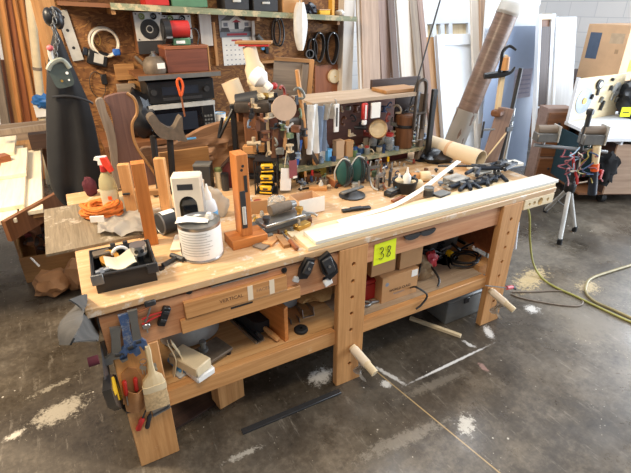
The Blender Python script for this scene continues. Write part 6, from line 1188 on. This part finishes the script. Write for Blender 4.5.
for i in range(14):
    p = PY(53.2+1.6*sin(i*.9)+i*.28, 10+i*3.4, YA-.125); part('link', MB().tube([p+V((.0075*cos(a)*(1 if i % 2 else .4), .006*cos(a)*(0 if i % 2 else 1), .016*sin(a))) for a in [2*pi*j/8 for j in range(8)]], .0022, 5, closed=True), MGREY, t, True)
t = thing('face_shield', 'dark scratched tinted visor hanging in front of the apron', 'visor', PY(60, 70, YA-.1)); Q = sm2([(48, 70), (50, 63), (56, 60), (62, 60), (68, 66), (73, 77), (74, 84), (68, 87), (58, 88), (52, 79)], 4)
part('lens', MB().prism([(q.x, q.z) for q in (PY(x, y, YA-.1) for x, y in Q)], .02, Matrix.Translation((0, YA-.08, 0)) @ Matrix.Rotation(pi/2, 4, 'X')), plain('green_grey_lens', '#4a524c', .15), t, True)
part('top_band', MB().tube([PY(x, y, YA-.105) for x, y in ((48, 70), (51, 64), (58, 60), (64, 61), (70, 68))], .012, sm=3), plain('dusty_band', '#8d9184', .4), t, True); part('pink_knob', MB().ball(PY(50, 48, YA-.11), (.016, .012, .014)), PINK, t, True); part('strap', MB().tube([PY(x, y, YA-.1) for x, y in ((50, 50), (51, 56), (53, 61))], .012, sm=3), LGREY, t, True)
part('rivet', MB().cyl(PY(67, 73, YA-.102), PY(67, 73, YA-.108), .007), WHITE, t, True); part('rivet', MB().cyl(PY(69, 80, YA-.102), PY(69, 80, YA-.108), .005), WHITE, t, True); part('rivet', MB().cyl(PY(62, 81, YA-.102), PY(62, 81, YA-.108), .006), BRASS, t, True)
single('white_jar', MB().lathe([(.02, 0), (.022, .05), (.015, .055), (.015, .07), (0, .07)]), WHITE, 'small white bottle under the apron hem at the plywood back edge', 'bottle', T(PY(63, 204, 1.05).x, 1.05, .80)) if False else None
# ------------------------------------------------------------------ lumber stack at the left
def lean(x0, y0, x1, y1, foot, wpx, th, m, name, lab, cat, group=None, top=-14, back=False, dz=0.0):
    f = lambda y: x0+(x1-x0)*(y-y0)/(y1-y0)
    b = PZ(f(foot), foot, dz); tp = PX(f(top), top, b.x) if back else PD(f(top), top, b); w = wpx*mpp(b.lerp(tp, .7))*(1.15 if back else 1)
    M = frame(b, tp-b, V((0, 1, 0)) if back else FWD); Ln = (tp-b).length
    return single(name, MB().bx((-w/2, -th/2, 0), (w/2, th/2, Ln), bev=.002), m, lab, cat, M, group)
LB = [(2, 0, 22, 130, 4, 'amber', 'narrow tan board first from the left edge in the lumber stack'), (-8, 40, 7, 130, 9, 'grey', 'greyish board cut by the left edge of the stack'), (8, 0, 30, 130, 6, 'red', 'reddish thin board right of the first tan board'), (13, 0, 37, 130, 5.5, 'amber', 'bright orange-tan batten in the middle of the stack'), (-2, 0, 16, 110, 6, 'oak', 'plain tan board at the upper left of the stack'), (19, 0, 40, 130, 8, 'amber', 'wide oak-coloured board behind the pale pole'), (5, 60, 22, 135, 20, 'red', 'wide red-brown plank standing lowest in the stack'), (36, 0, 45, 120, 10, 'amber', 'tan board beside the corner post'), (25, 0, 44, 130, 5, 'brown', 'dark brown board behind the pale pole'), (33, 0, 46, 90, 5, 'brown', 'dark board right of the pale pole')]
for i, (x0, y0, x1, y1, wp, m, lab) in enumerate(LB): lean(x0, y0, x1, y1, 182-1.1*i, wp, .03, W[m+'Z'], 'lumber_board', lab, 'board', 'boards leaning in the left stack', -14 if i != 6 else 60)
t = thing('pale_pole', 'round whitish pole standing in front of the lumber stack', 'pole', PZ(49, 183.5, 0)); b = PZ(49.5, 183.5, 0); tp = PD(28.5, -14, b); part('pole', MB().cyl(b, tp, .035, .04, 16), CREAM, t, True); part('band', MB().cyl(b.lerp(tp, .62), b.lerp(tp, .635), .042), W['greyZ'], t, True)
b = PZ(43, 184, 0); tp = PD(36, 72, b); single('blue_bag', MB().ball((0, 0, 0), (.09, .08, .07), sub=3, amp=.3, seed=5), plain('blue_tarp', '#2f6aa8', .5), 'blue tarp bundle by the apron at the lumber stack', 'tarp', T(*PD(42, 101, PZ(43, 184, 0))))
single('white_carton', MB().bx((-.05, -.05, 0), (.05, .05, .14)), PAPER, 'white carton below the blue tarp bundle', 'carton', T(*PD(42, 116, PZ(43, 184, 0))))
# lumber cart with pale planks
ZC0 = .70
t = thing('lumber_cart', 'low cart with brown side board carrying pale planks', 'cart', (-.45, 2.0, 0))
part('deck', MB().bx((-1.1, 1.42, ZC0-.06), (-.14, 3.3, ZC0-.03)), W['oakY'], t, True)
a, b = PZ(3, 222, ZC0), PZ(54, 194, ZC0+.01); d = b-a; M = frame(a, d, (0, 0, 1))
part('side_board', MB().bx((-.014, -.12, 0), (.014, .004, d.length+.05), M), W['brownZ'], t, True, 'brown slanting side board')
for x, y in ((-.95, 1.5), (-.3, 1.95), (-.95, 3.1), (-.15, 3.1)): part('leg', MB().bx((x, y, 0), (x+.07, y+.07, ZC0-.061)), W['brownZ'], t, True)
part('end_rail', MB().bx((-1.1, 3.3, ZC0-.05), (.1, 3.34, ZC0+.12)), W['greyX'], t, True)
axes('cream', '#f3e8cf', '#e2d0ab')
random.seed(31)
PLK = [(-1.05, 1.36, 3.2, .2), (-.83, 1.38, 3.1, .2), (-.62, 1.3, 3.15, .17), (-.44, 1.32, 3.0, .17), (-.26, 1.4, 2.8, .12)]
for i, (x, y0, y1, w) in enumerate(PLK): single('pale_plank', MB().bx((x, y0, ZC0-.029), (x+w, y1, ZC0-.004), bev=.002), W['creamY'], ['outermost pale plank on the left of the cart', 'second pale plank on the cart bed', 'middle pale plank on the cart bed', 'fourth pale plank on the cart bed', 'pale plank on the cart bed nearest the black apron'][i], 'plank', (x, y0, ZC0-.03), 'pale planks on the cart', world=True)
for i, (x, y0, y1, w, z) in enumerate(((-.36, 1.46, 2.6, .13, 0), (-.6, 1.85, 3.0, .2, 0), (-.38, 2.0, 2.7, .16, .026), (-.75, 2.3, 3.1, .22, .026), (-.5, 2.5, 3.05, .2, .052))): single('pale_plank', MB().bx((x, y0, ZC0-.003+z), (x+w, y1, ZC0+.022+z), bev=.002), W['creamY'], ['top pale plank with dark end nearest the side board', 'pale plank stacked across the middle of the cart', 'short pale plank upon the dark-ended plank', 'broad pale plank stacked at the cart far end', 'topmost pale plank at the cart far end'][i], 'plank', (x, y0, ZC0+z), 'pale planks on the cart', world=True)
t = thing('dark_beam', 'dark weathered beam lying across the far end of the pale planks', 'beam', (-.2, 2.9, ZC0+.08)); p0, p1 = PY(-4, 133, 2.75), PY(49, 126, 2.75)
part('beam', MB().bx((-.02, -.02, 0), (.02, .02, (p1-p0).length), frame(p0, p1-p0)), W['greyZ'], t, True); part('block', MB().bx(PY(32, 150, 2.75), PY(49, 133, 2.75)+V((0, .1, 0))), W['darkX'], t, True)
for i, (x0, y0, x1, y1) in enumerate(((2, 168, 8, 160), (4, 112, 14, 100))): p = PY(x0, y0, 2.2-.3*i); single('block', MB().bx((-.06, -.05, 0), (.06, .05, .09)), W[['red', 'pine'][i]+'X'], ['reddish block on the planks at the left edge', 'pale block on the planks beside the lumber stack'][i], 'block', T(PZ(x0, y0, ZC0).x, PZ(x0, y0, ZC0).y, ZC0+.0005+.05*i, .4)) if i == 0 else None
# scrap bin
a = PZ(27, 283, 0); M = T(a.x, a.y, 0, R(-8)); w, d, h = .58, .62, .36
t = thing('scrap_bin', 'tan wooden scrap bin on the floor left of the bench', 'bin', M)
for n_, c in (('front_panel', ((0, 0, 0), (w, .015, h*.55))), ('side_panel', ((0, .0155, 0), (.015, d, h))), ('side_panel', ((w-.015, .0155, 0), (w, d, h))), ('back_panel', ((.0155, d-.015, 0), (w-.0155, d, h))), ('base', ((.016, .016, .0), (w-.016, d-.016, .012)))): part(n_, MB().bx(*c), W['oakX'], t)
random.seed(17); sm_ = [W['darkX'], MAROON, BURNT, W['redX'], DGREY, W['brownX']]
grp = 'scraps heaped in the bin'; srcs = {}
for i in range(95):
    x, y = random.uniform(.06, w-.06), random.uniform(.05, d-.3); z = .2+.22*(1-abs(x/w-.5))*random.random()+.1*y; mi = i % 6
    Mi = M @ T(x, y, z, random.uniform(0, 6), random.uniform(-.8, .8), random.uniform(-.8, .8))
    if mi not in srcs: srcs[mi] = single('scrap', MB().bx((-.06, -.02, -.008), (.06, .02, .008)) if mi % 2 else MB().ball((0, 0, 0), (.05, .03, .02), sub=1, amp=.4, seed=mi), sm_[mi], 'small dark scrap in the heap filling the tan bin', 'scrap', Mi, grp)
    else: dup(srcs[mi], Mi)
a, b = PZ(31, 258, .33), PZ(39, 266, .33); single('white_stick', MB().cyl(a, b, .006), WHITE, 'short white stick lying in the scrap bin', 'stick', a, world=True)
p = PZ(50, 302, 0); single('brown_sack', MB().ball((0, 0, 0), (.12, .12, .08), sub=3, amp=.35, fr=2, seed=27, flat=.075), BROWNP, 'crumpled brown paper sack on the floor below the scrap bin', 'sack', T(p.x+.04, p.y+.12, .076))
single('brown_sack', MB().ball((0, 0, 0), (.09, .1, .11), sub=3, amp=.35, fr=2, seed=29, flat=.1), BROWNP, 'upright brown paper sack between the scrap bin and bench leg', 'sack', T(p.x+.2, p.y+.1, .101))
# ------------------------------------------------------------------ boards, doors and sheets at the right
RB = [(358, 0, 361, 95, 3.5, 'white', 'thin whitish lath right of the white wall post', 204), (364, 0, 366, 90, 8, 'tan', 'pale tan board next to the thin whitish lath', 203), (371, 0, 374, 90, 13, 'tan', 'broad tan sheet edge in the middle of the leaning boards', 200), (382, 0, 386, 90, 10, 'mauve', 'pinkish-brown board left of the dark plank', 197), (390, 0, 396, 90, 7, 'umber', 'dark brown plank standing among the pale boards', 199), (402, 0, 408, 90, 14, 'white', 'broad whitish board right of the dark plank', 196), (412, 0, 420, 90, 8, 'grey', 'greyish board left of the white doors', 197), (419, 0, 428, 90, 6, 'mauve', 'narrow tan board tucked against the white door', 195), (474, 0, 476, 60, 9, 'white', 'pale board standing right of the slotted frame', 176), (482, 0, 483, 60, 6, 'tan', 'tan board between the slotted frame and the brown tube', 175)]
for (x0, y0, x1, y1, wp, m, lab, ft) in RB: lean(x0, y0, x1, y1, ft, wp, .03, W[m+'Z'], 'leaning_board', lab, 'board', 'boards leaning right of the wall post', -14, True)
def panel4(name, lab, cat, tl, bl, wpx):        # a leaning panel from its left edge (top and floor points) and its width
    b = PZ(bl[0], bl[1], 0); tp = PX(tl[0], tl[1], b.x); d = tp-b; wd = PY(tl[0]+wpx, tl[1], tp.y).x-tp.x
    z = d.normalized(); x = V((1, 0, 0)); y = z.cross(x)
    M = Matrix((x, y, z)).transposed().to_4x4(); M.translation = b
    return thing(name, lab, cat, M), wd, d.length
def upright(name, lab, cat, xl, xr, foot, ytop, lean_=0.0):
    b = PZ((xl+xr)/2, foot, 0); s = mpp(PD((xl+xr)/2, (foot+ytop)/2, b)); w = (xr-xl)*s; h = PD((xl+xr)/2, ytop, b).z
    return thing(name, lab, cat, T(b.x, b.y, 0, FACE+lean_)), w, h
t, w, h = panel4('door_blank', 'white recessed-panel door leaning behind the brown tube', 'door', (436.5, 35), (446, 182), 56); wl = w; w0 = w/2
MD = mw(t) @ T(w/2, 0, 0); put(t, MD)
part('panel', MB().bx((-w/2+.001, .005, .001), (w/2-.001, .03, h-.001)), WPAINT, t)
for x0, x1 in ((-w/2, -w/2+.095), (w/2-.095, w/2)): part('stile', MB().bx((x0, -.01, 0), (x1, .035, h), bev=.003), WPAINT, t)
for z0, z1 in ((0, .18), (h-.11, h)): part('rail', MB().bx((-w/2+.096, -.01, z0), (w/2-.096, .035, z1), bev=.003), WPAINT, t)
part('edge_strip', MB().bx((-w/2-.12, .04, 0), (-w/2-.002, .07, h-.01)), W['oakZ'], t, label='bare tan wood strip behind the door edge')
t, w, h = panel4('slotted_shutter', 'white slotted door frame standing behind the panel door', 'door', (419.5, -14), (429, 172), 53); put(t, mw(t) @ T(w/2, 0, 0))
for x0, x1 in ((-w/2, -w/2+.07), (w/2-.09, w/2)): part('stile', MB().bx((x0, -.012, 0), (x1, .03, h), bev=.002), WPAINT, t)
part('rail', MB().bx((-w/2+.071, -.012, h-.38), (w/2-.091, .03, h), bev=.002), WPAINT, t)
n_ = 3
for i in range(n_): x = -w/2+.17+.12*i; part('muntin', MB().bx((x-.028, -.012, 0), (x+.028, .03, h-.381)), WPAINT, t)
part('backing', MB().bx((-w/2+.01, .031, 0), (w/2-.01, .045, h-.05)), W['pineZ'], t)
t, w, h = panel4('blue_sheet', 'large blue-grey sheet of board leaning at the back right', 'sheet', (490, 27), (479, 176), 51); put(t, mw(t) @ T(w/2, 0, 0))
part('sheet', MB().bx((-w/2, 0, 0), (w/2, .012, h)), plain('blue_grey_laminate', '#9aabc6', .3, 0, .06, 3), t)
part('label', MB().bx((w*.05, -.0015, h*.52), (w*.42, -.0005, h*.72)), plain('faded_label', '#a39fb0', .6), t, label='faded printed label')
for i in range(5): part('label_print', MB().bx((w*.08, -.0025, h*(.55+.03*i)), (w*.39, -.0016, h*(.56+.03*i))), plain('faded_print%d' % i, '#8b8aa0', .6), t)
w = w*1.02; h = h*1.2; t = thing('white_sheet', 'tall white board behind the blue-grey sheet', 'sheet', mw(t) @ T(.0, .06, 0)); part('board', MB().bx((-w/2, 0, 0), (w/2, .02, h)), WPAINT, t); part('edge', MB().bx((-w/2, -.012, h-.1), (w/2, -.0005, h)), WPAINT, t)
t, w, h = panel4('white_board', 'speckled white board standing right of the open white cabinet', 'board', (556, 17), (549, 176), 21); part('board', MB().bx((0, 0, 0), (w, .02, h)), wood('speckled_white', '#cfd0d0', '#bcbdbd', 'Z', wear='#8d8a86', wf=.66), t); part('edge', MB().bx((0, -.012, 0), (.03, -.0005, h)), WPAINT, t)
# white cabinet carcass and brown drawers
t, w, h = panel4('open_cabinet', 'narrow white open cabinet standing right of the blue sheet', 'cabinet', (540, 14), (533, 179), 16); put(t, mw(t) @ T(w/2, 0, 0)); dpt = .045
part('side', MB().bx((-w/2, 0, 0), (-w/2+.03, dpt, h)), WPAINT, t); part('side', MB().bx((w/2-.06, 0, 0), (w/2, dpt, h)), WPAINT, t); part('top', MB().bx((-w/2+.031, 0, h-.05), (w/2-.061, dpt, h)), W['pineX'], t); part('back', MB().bx((-w/2+.031, dpt-.02, 0), (w/2-.061, dpt, h-.051)), W['brownZ'], t); part('shelf', MB().bx((-w/2+.031, .02, h*.45), (w/2-.061, dpt-.021, h*.45+.02)), WPAINT, t); part('face', MB().bx((-w/2+.031, .005, h*.47), (w/2-.08, .02, h-.12)), W['darkZ'], t)
b = PZ(544, 182, 0); t = thing('drawer_chest', 'brown wooden chest standing before the white cabinet at the right', 'chest', T(b.x, b.y, 0, FACE)); w = .27
part('body', MB().bx((-w/2, 0, 0), (w/2, .2, .80)), W['mauveX'], t)
for i in range(3): f = part('drawer', MB().bx((-w/2+.02, -.015, .05+.245*i), (w/2-.02, -.0005, .27+.245*i), bev=.003), W['brownX'], t); part('knob', MB().cyl((0, -.03, .16+.245*i), (0, -.0155, .16+.245*i), .012), DGREY, f)
# ------------------------------------------------------------------ plywood work cart and what stands on it
a = PZ(603, 194, .11); hd = -R(28); M = T(a.x, a.y, 0, hd); w, d = .75, 1.1
zt = PD(603, 138, a).z
t = thing('plywood_cart', 'plywood shop cart on casters with a white ribbed top', 'cart', M)
part('front_panel', MB().bx((0, 0, .11), (w, .02, zt-.06)), W['tanX'], t); part('side_panel', MB().bx((0, .0205, .11), (.02, d, zt-.06)), W['darkY'], t); part('floor_panel', MB().bx((-.22, .03, .09), (w, d, .109)), W['brownX'], t)
part('side_panel', MB().bx((w-.02, .0205, .11), (w, d, zt-.06)), W['oakY'], t); part('back_panel', MB().bx((.021, d-.02, .11), (w-.021, d, zt-.06)), W['oakX'], t)
part('top', MB().bx((-.2, -.06, zt-.02), (w+.3, d, zt+.015), bev=.004), WPAINT, t, label='white table top')
for i in range(6): part('brace', MB().bx((.0+.14*i, -.03, zt-.059), (.02+.14*i, d-.05, zt-.0205)), WPAINT, t)
part('left_end', MB().bx((-.22, .25, .11), (-.2, d, zt-.06)), plain('dark_teal_panel', '#1f3a44', .5), t); part('left_face', MB().bx((-.199, .25, .2), (-.001, .27, zt-.06)), plain('dark_teal_panel2', '#22404a', .5), t)
for x, y in ((.04, .08), (w-.1, .08), (-.16, .4), (w-.1, d-.1)):
    c = part('caster', MB().cyl((x-.015, y, .05), (x+.03, y, .05), .05, seg=20), RUBBER, t); part('fork', MB().bx((x-.03, y-.02, .06), (x-.018, y+.02, .0895)), DGREY, c)
# control panel with round blades
pc = PD(590, 105, M @ V((0, .55, zt)))
bl = PD(568, 126, pc); br_ = PY(614, 118, bl.y); tl = PY(568, 89, bl.y)
x = (br_-bl); w2 = x.length; h2 = tl.z-bl.z+.05; Mp = T(bl.x, bl.y, zt+.016, atan2(x.y, x.x))
t = thing('tool_board', 'upright pale plywood board hung with saw blades and small tools', 'tool board', Mp)
part('board', MB().bx((0, 0, 0), (w2, .02, h2), bev=.002), W['pineX'], t); part('left_post', MB().bx((-.014, -.005, 0), (-.002, .03, h2+.01)), WPAINT, t); part('foot', MB().bx((.05, .021, 0), (w2-.05, .14, .02)), W['oakX'], t)
def onp(name, lab, cat, u, v, r, m, m2, th=.012):
    q = thing(name, lab, cat, Mp @ T(w2*u, -.0005, h2*v)); part('disc', MB().cyl((0, -th, 0), (0, 0, 0), r, seg=28), m, q); part('hub', MB().cyl((0, -th-.006, 0), (0, -th, 0), r*.25), m2, q); return q
onp('circular_saw_disc', 'large round steel saw blade at the left of the pale tool board', 'saw blade', .2, .47, .13, plain('dull_steel', '#8a9096', .4, .6), BRASS, .004)
q = onp('dial_gauge', 'black dial gauge at the top middle of the tool board', 'gauge', .43, .82, .05, BLACK, BLACK, .02); part('dial', MB().cyl((0, -.0265, 0), (0, -.0262, 0), .03), PAPER, q); part('grip', MB().bx((-.01, -.02, -.11), (.02, 0, -.045), bev=.004), DGREY, q)
onp('round_plate', 'pale round plate at the right side of the tool board', 'plate', .85, .65, .07, LGREY, STEEL)
for i, (u, v, hh, m, lab) in enumerate(((.33, .55, .05, BLACK, 'small black grip beside the large saw blade'), (.55, .45, .06, MGREY, 'grey fence clip near the middle of the tool board'), (.6, .3, .1, BLACK, 'black lever low on the tool board'), (.7, .7, .05, DGREY, 'dark knob in the upper right of the tool board'), (.68, .9, .03, BLACK, 'black clip at the top edge of the tool board'), (.9, .4, .06, MGREY, 'grey clip at the right edge of the tool board'), (.78, .5, .09, STEEL, 'steel bar hanging right on the tool board'))):
    q = thing('small_fixture', lab, 'fixture', Mp @ T(w2*u, -.0005, h2*v, 0, 0, .3)); part('body', MB().bx((-.014, -.025, -hh/2), (.014, 0, hh/2), bev=.004), m, q); part('pin', MB().cyl((0, -.032, hh*.3), (0, -.0255, hh*.3), .007), STEEL, q)
# big cardboard box on a dark shelf board behind the tool board
b0 = M @ V((.35, 1.6, 0)); bl, br_ = PD(576, 77, b0), PD(617, 80, b0); tp = PD(588, 24, b0)
t = thing('wall_bench', 'dark brown bench behind the tool board carrying the big carton', 'bench', T(b0.x, b0.y, 0, FACE)); zb = bl.z; part('top', MB().bx((-.75, -.15, zb-.06), (1.0, .8, zb), bev=.003), W['darkX'], t)
for x in (-.7, .9): part('leg', MB().bx((x, -.1, 0), (x+.06, .7, zb-.061)), W['darkZ'], t)
part('back_shelf', MB().bx((-.63, .2, .2), (.89, .22, zb-.061)), W['brownX'], t)
bl = PD(576, 77, b0); br_ = PX(616, 81, bl.x); tp = PX(588, 24, bl.x); w_c = 0
Mb = T(bl.x, bl.y, zb+.001, -pi/2); w = (br_-bl).length; h = PX(580, 24, bl.x).z-zb
t = thing('moving_carton', 'large cardboard carton with a dark rectangle printed on its face', 'carton', Mb); part('body', MB().bx((0, 0, 0), (w, .6, h), Matrix(((1, 0, 0, 0), (0, 1, 0, 0), (0, 0, 1, 0), (0, 0, 0, 1))), bev=.004), CARDL, t); part('flap', MB().bx((.002, .002, h), (w-.002, .3, h+.005)), CARDL, t); part('flap', MB().bx((.002, .305, h), (w-.002, .598, h+.005)), CARDL, t)
part('printed_panel', MB().bx((w*.1, -.0015, h*.38), (w*.38, -.0003, h*.86)), plain('printed_blue_grey', '#4d5b70', .7), t, label='dark printed rectangle'); part('printed_label', MB().bx((w*.6, -.0015, h*.68), (w*.92, -.0003, h*.86)), plain('printed_faint', '#b9a184', .8), t); part('mark', MB().bx((w*.78, -.0015, h*.5), (w*.86, -.0003, h*.58)), plain('printed_faint2', '#a88a68', .8), t)
part('tape', MB().bx((w+.0003, .29, 0), (w+.0015, .31, h)), TAPE, t)
q = Mb @ V((w+.004, .28, h*.25)); n = thing('sticky_note', 'neon yellow paper note on the side of the big carton', 'note', Mb @ T(w+.0018, .22, h*.28)); part('sheet', MB().bx((0, -.06, -.06), (.001, .06, .06)), NEON, n); part('ink_mark', MB().bx((.0011, -.03, -.02), (.0018, .03, -.008)), INK, n)
q = PD(638, 101, pc+FWD*.15); single('rubbish_bag', MB().ball((0, 0, 0), (.22, .2, .24), sub=4, amp=.3, fr=2.2, seed=41, flat=.2), BAGB, 'glossy black rubbish bag right of the tool board', 'bag', T(q.x+.14, q.y+.06, zt+.216))
q2 = PD(626, 112, pc-FWD*.22); n = thing('sticky_note', 'neon yellow paper note stuck on the black rubbish bag', 'note', T(*q2, FACE)); part('sheet', MB().bx((-.05, 0, -.045), (.05, .001, .045)), NEON, n); part('ink_mark', MB().bx((-.03, -.001, -.01), (.03, -.0002, .0)), INK, n)
# ------------------------------------------------------------------ roller stands, wires, black backpack
f1, f2, f3 = PZ(559, 244, 0), PZ(574, 231, 0), PZ(545, 212, 0); ctr = (f1+f2+f3)/3; tpz = PD(563, 112, ctr).z
t = thing('roller_stand', 'steel tripod stand with wide cross bar right of the bench', 'stand', (ctr.x, ctr.y, 0)); hub = V((ctr.x, ctr.y, PD(562, 187, ctr).z))
for f in (f1, f2, f3): l = part('leg', MB().cyl(f+V((0, 0, .02)), hub+(f-hub)*.05, .017), LGREY, t, True); part('foot', MB().cyl(f, f+V((0, 0, .045)), .02), RUBBER, l, True)
part('hub', MB().lathe([(.03, -.05), (.045, -.03), (.045, .03), (.03, .05)], Matrix.Translation(hub)), BLACK, t, True); part('post', MB().cyl(hub, V((ctr.x, ctr.y, tpz)), .02), DGREY, t, True); part('collar', MB().cyl(V((ctr.x, ctr.y, hub.z+.25)), V((ctr.x, ctr.y, hub.z+.31)), .03), BLACK, t, True)
for f in (f1, f2, f3): part('brace', MB().cyl(V((ctr.x, ctr.y, hub.z*.55)), f.lerp(hub, .5), .006), MGREY, t, True)
ba, bb = PD(534, 145, ctr), PD(607, 152, ctr); part('cross_bar', MB().cyl(ba, bb, .014), STEEL, t, True); part('head', MB().box(V((ctr.x, ctr.y, tpz)), (.05, .05, .05), bev=.01), DGREY, t, True)
for i, (x0, x1, y0, y1) in enumerate(((536, 556, 125, 141), (582, 603, 125, 144))):
    c = PD((x0+x1)/2, (y0+y1)/2, ctr); s = mpp(c); wd = (x1-x0)*s; hh = (y1-y0)*s
    q = thing('support_roller', ['metal roller head on the left of the tripod bar', 'metal roller head on the right of the tripod bar'][i], 'roller head', T(c.x, c.y, c.z-hh/2, FACE)); part('body', MB().bx((-wd/2, -.05, hh*.0), (wd/2, .05, hh*.55), bev=.006), MGREY, q); part('roller', MB().cyl((-wd/2+.005, 0, hh*.72), (wd/2-.005, 0, hh*.72), .036, seg=20), W['greyX'], q); part('end_plate', MB().bx((wd/2, -.06, 0), (wd/2+.008, .06, hh), bev=.002), LGREY, q); part('stem', MB().cyl((0, 0, PD(560, 147, ctr).z-c.z+hh/2), (0, 0, 0), .01), STEEL, q)
random.seed(9)
WM = [plain('wire%d' % i, c, .5) for i, c in enumerate(('#8a3b40', '#b57a80', '#8fa6b8', '#cfc4b4', '#6a3038', '#9a8a3c', '#4a5f86', '#a8656a'))]; wn = ['red', 'pink', 'light blue', 'cream', 'wine-red', 'yellow', 'blue', 'salmon pink']
for i in range(8):
    x = 566+4.2*i; pts = []
    for j in range(9): pts.append(PD(x+random.uniform(-7, 7)+2*sin(j), 150+4.2*j*(1 if i % 2 else .8)+random.uniform(-3, 3), ctr+RGT*0-FWD*(.04+.02*(j % 3))))
    cable(pts, .0055, WM[i], '%s wire tangled over the tripod cross bar' % wn[i], 'wire', 'wire', 5)
cable([PD(x, y, ctr-FWD*.06) for x, y in ((573, 155), (574, 168), (577, 178), (577, 184))], .012, RED, 'red wire end dangling lowest from the tripod bar', 'wire', 'wire', 4)
t = thing('brush_roller', 'worn handle post with orange tape hanging beside the tangled wires', 'handle', PD(597, 150, ctr)); u, v = PD(597, 146, ctr-FWD*.05), PD(592, 194, ctr-FWD*.05)
part('handle', MB().cyl(u, u.lerp(v, .35), .03, .026), W['pineZ'], t, True); part('tape', MB().cyl(u.lerp(v, .35), u.lerp(v, .5), .031), ORANGE, t, True); part('shaft', MB().cyl(u.lerp(v, .5), v, .03, .035), NAVY, t, True); part('tape_end', MB().box(u.lerp(v, .58)+RGT*.05, (.03, .03, .08), T(0, 0, 0), bev=.004), RED, t, True)
q = PD(606, 168, M @ V((.1, -.12, 0))); single('backpack', MB().ball((0, 0, 0), (.10, .05, .16), sub=3, amp=.6, fr=3, seed=51), plain('dull_black_cloth', '#101012', .95), 'black bag hanging on the plywood cart front', 'bag', T(*q, FACE))
# ------------------------------------------------------------------ light and camera
w = bpy.data.worlds.new('sky'); SC.world = w; w.use_nodes = True; bg = w.node_tree.nodes['Background']; bg.inputs[0].default_value = (.80, .86, 1.0, 1); bg.inputs[1].default_value = WORLD
def area(name, loc, target, sx, sy, power, col):
    l = bpy.data.lights.new(name, 'AREA'); l.shape = 'RECTANGLE'; l.size = sx; l.size_y = sy; l.energy = power; l.color = col
    o = bpy.data.objects.new(name, l); COL.objects.link(o); o.location = loc; o.rotation_euler = (V(target)-V(loc)).to_track_quat('-Z', 'Y').to_euler(); return o
area('door_daylight', (6.9, -1.1, 1.7), (1.5, .6, .6), 4.8, 3.3, P_DOOR, (.80, .89, 1.0))
area('ceiling_lamp', (.4, -1.3, 3.6), (.7, .2, .5), 1.4, .5, P_C1, (1.0, .86, .68))
area('ceiling_lamp', (-1.5, .9, 3.0), (-.5, 2.0, .3), 1.2, .4, P_C2, (1.0, .80, .56))
area('overhead_fill', (3.4, 2.0, 3.8), (3.2, 1.2, 0), 2.0, 1.4, P_C3, (.86, .93, 1.0))  # cool overhead fill for the right side, no roof opening modelled
cam = bpy.data.cameras.new('camera'); co = bpy.data.objects.new('camera', cam); COL.objects.link(co); co.location = CAMP; co.rotation_euler = (pi/2-PITCH, 0, FACE)
cam.sensor_width = 36; cam.lens = FOC*36/631; cam.clip_start = .05; SC.camera = co
SC.view_settings.view_transform = 'Standard'; SC.view_settings.look = 'None'; SC.view_settings.gamma = 1; SC.view_settings.exposure = EXPO; SC.view_settings.use_curve_mapping = False
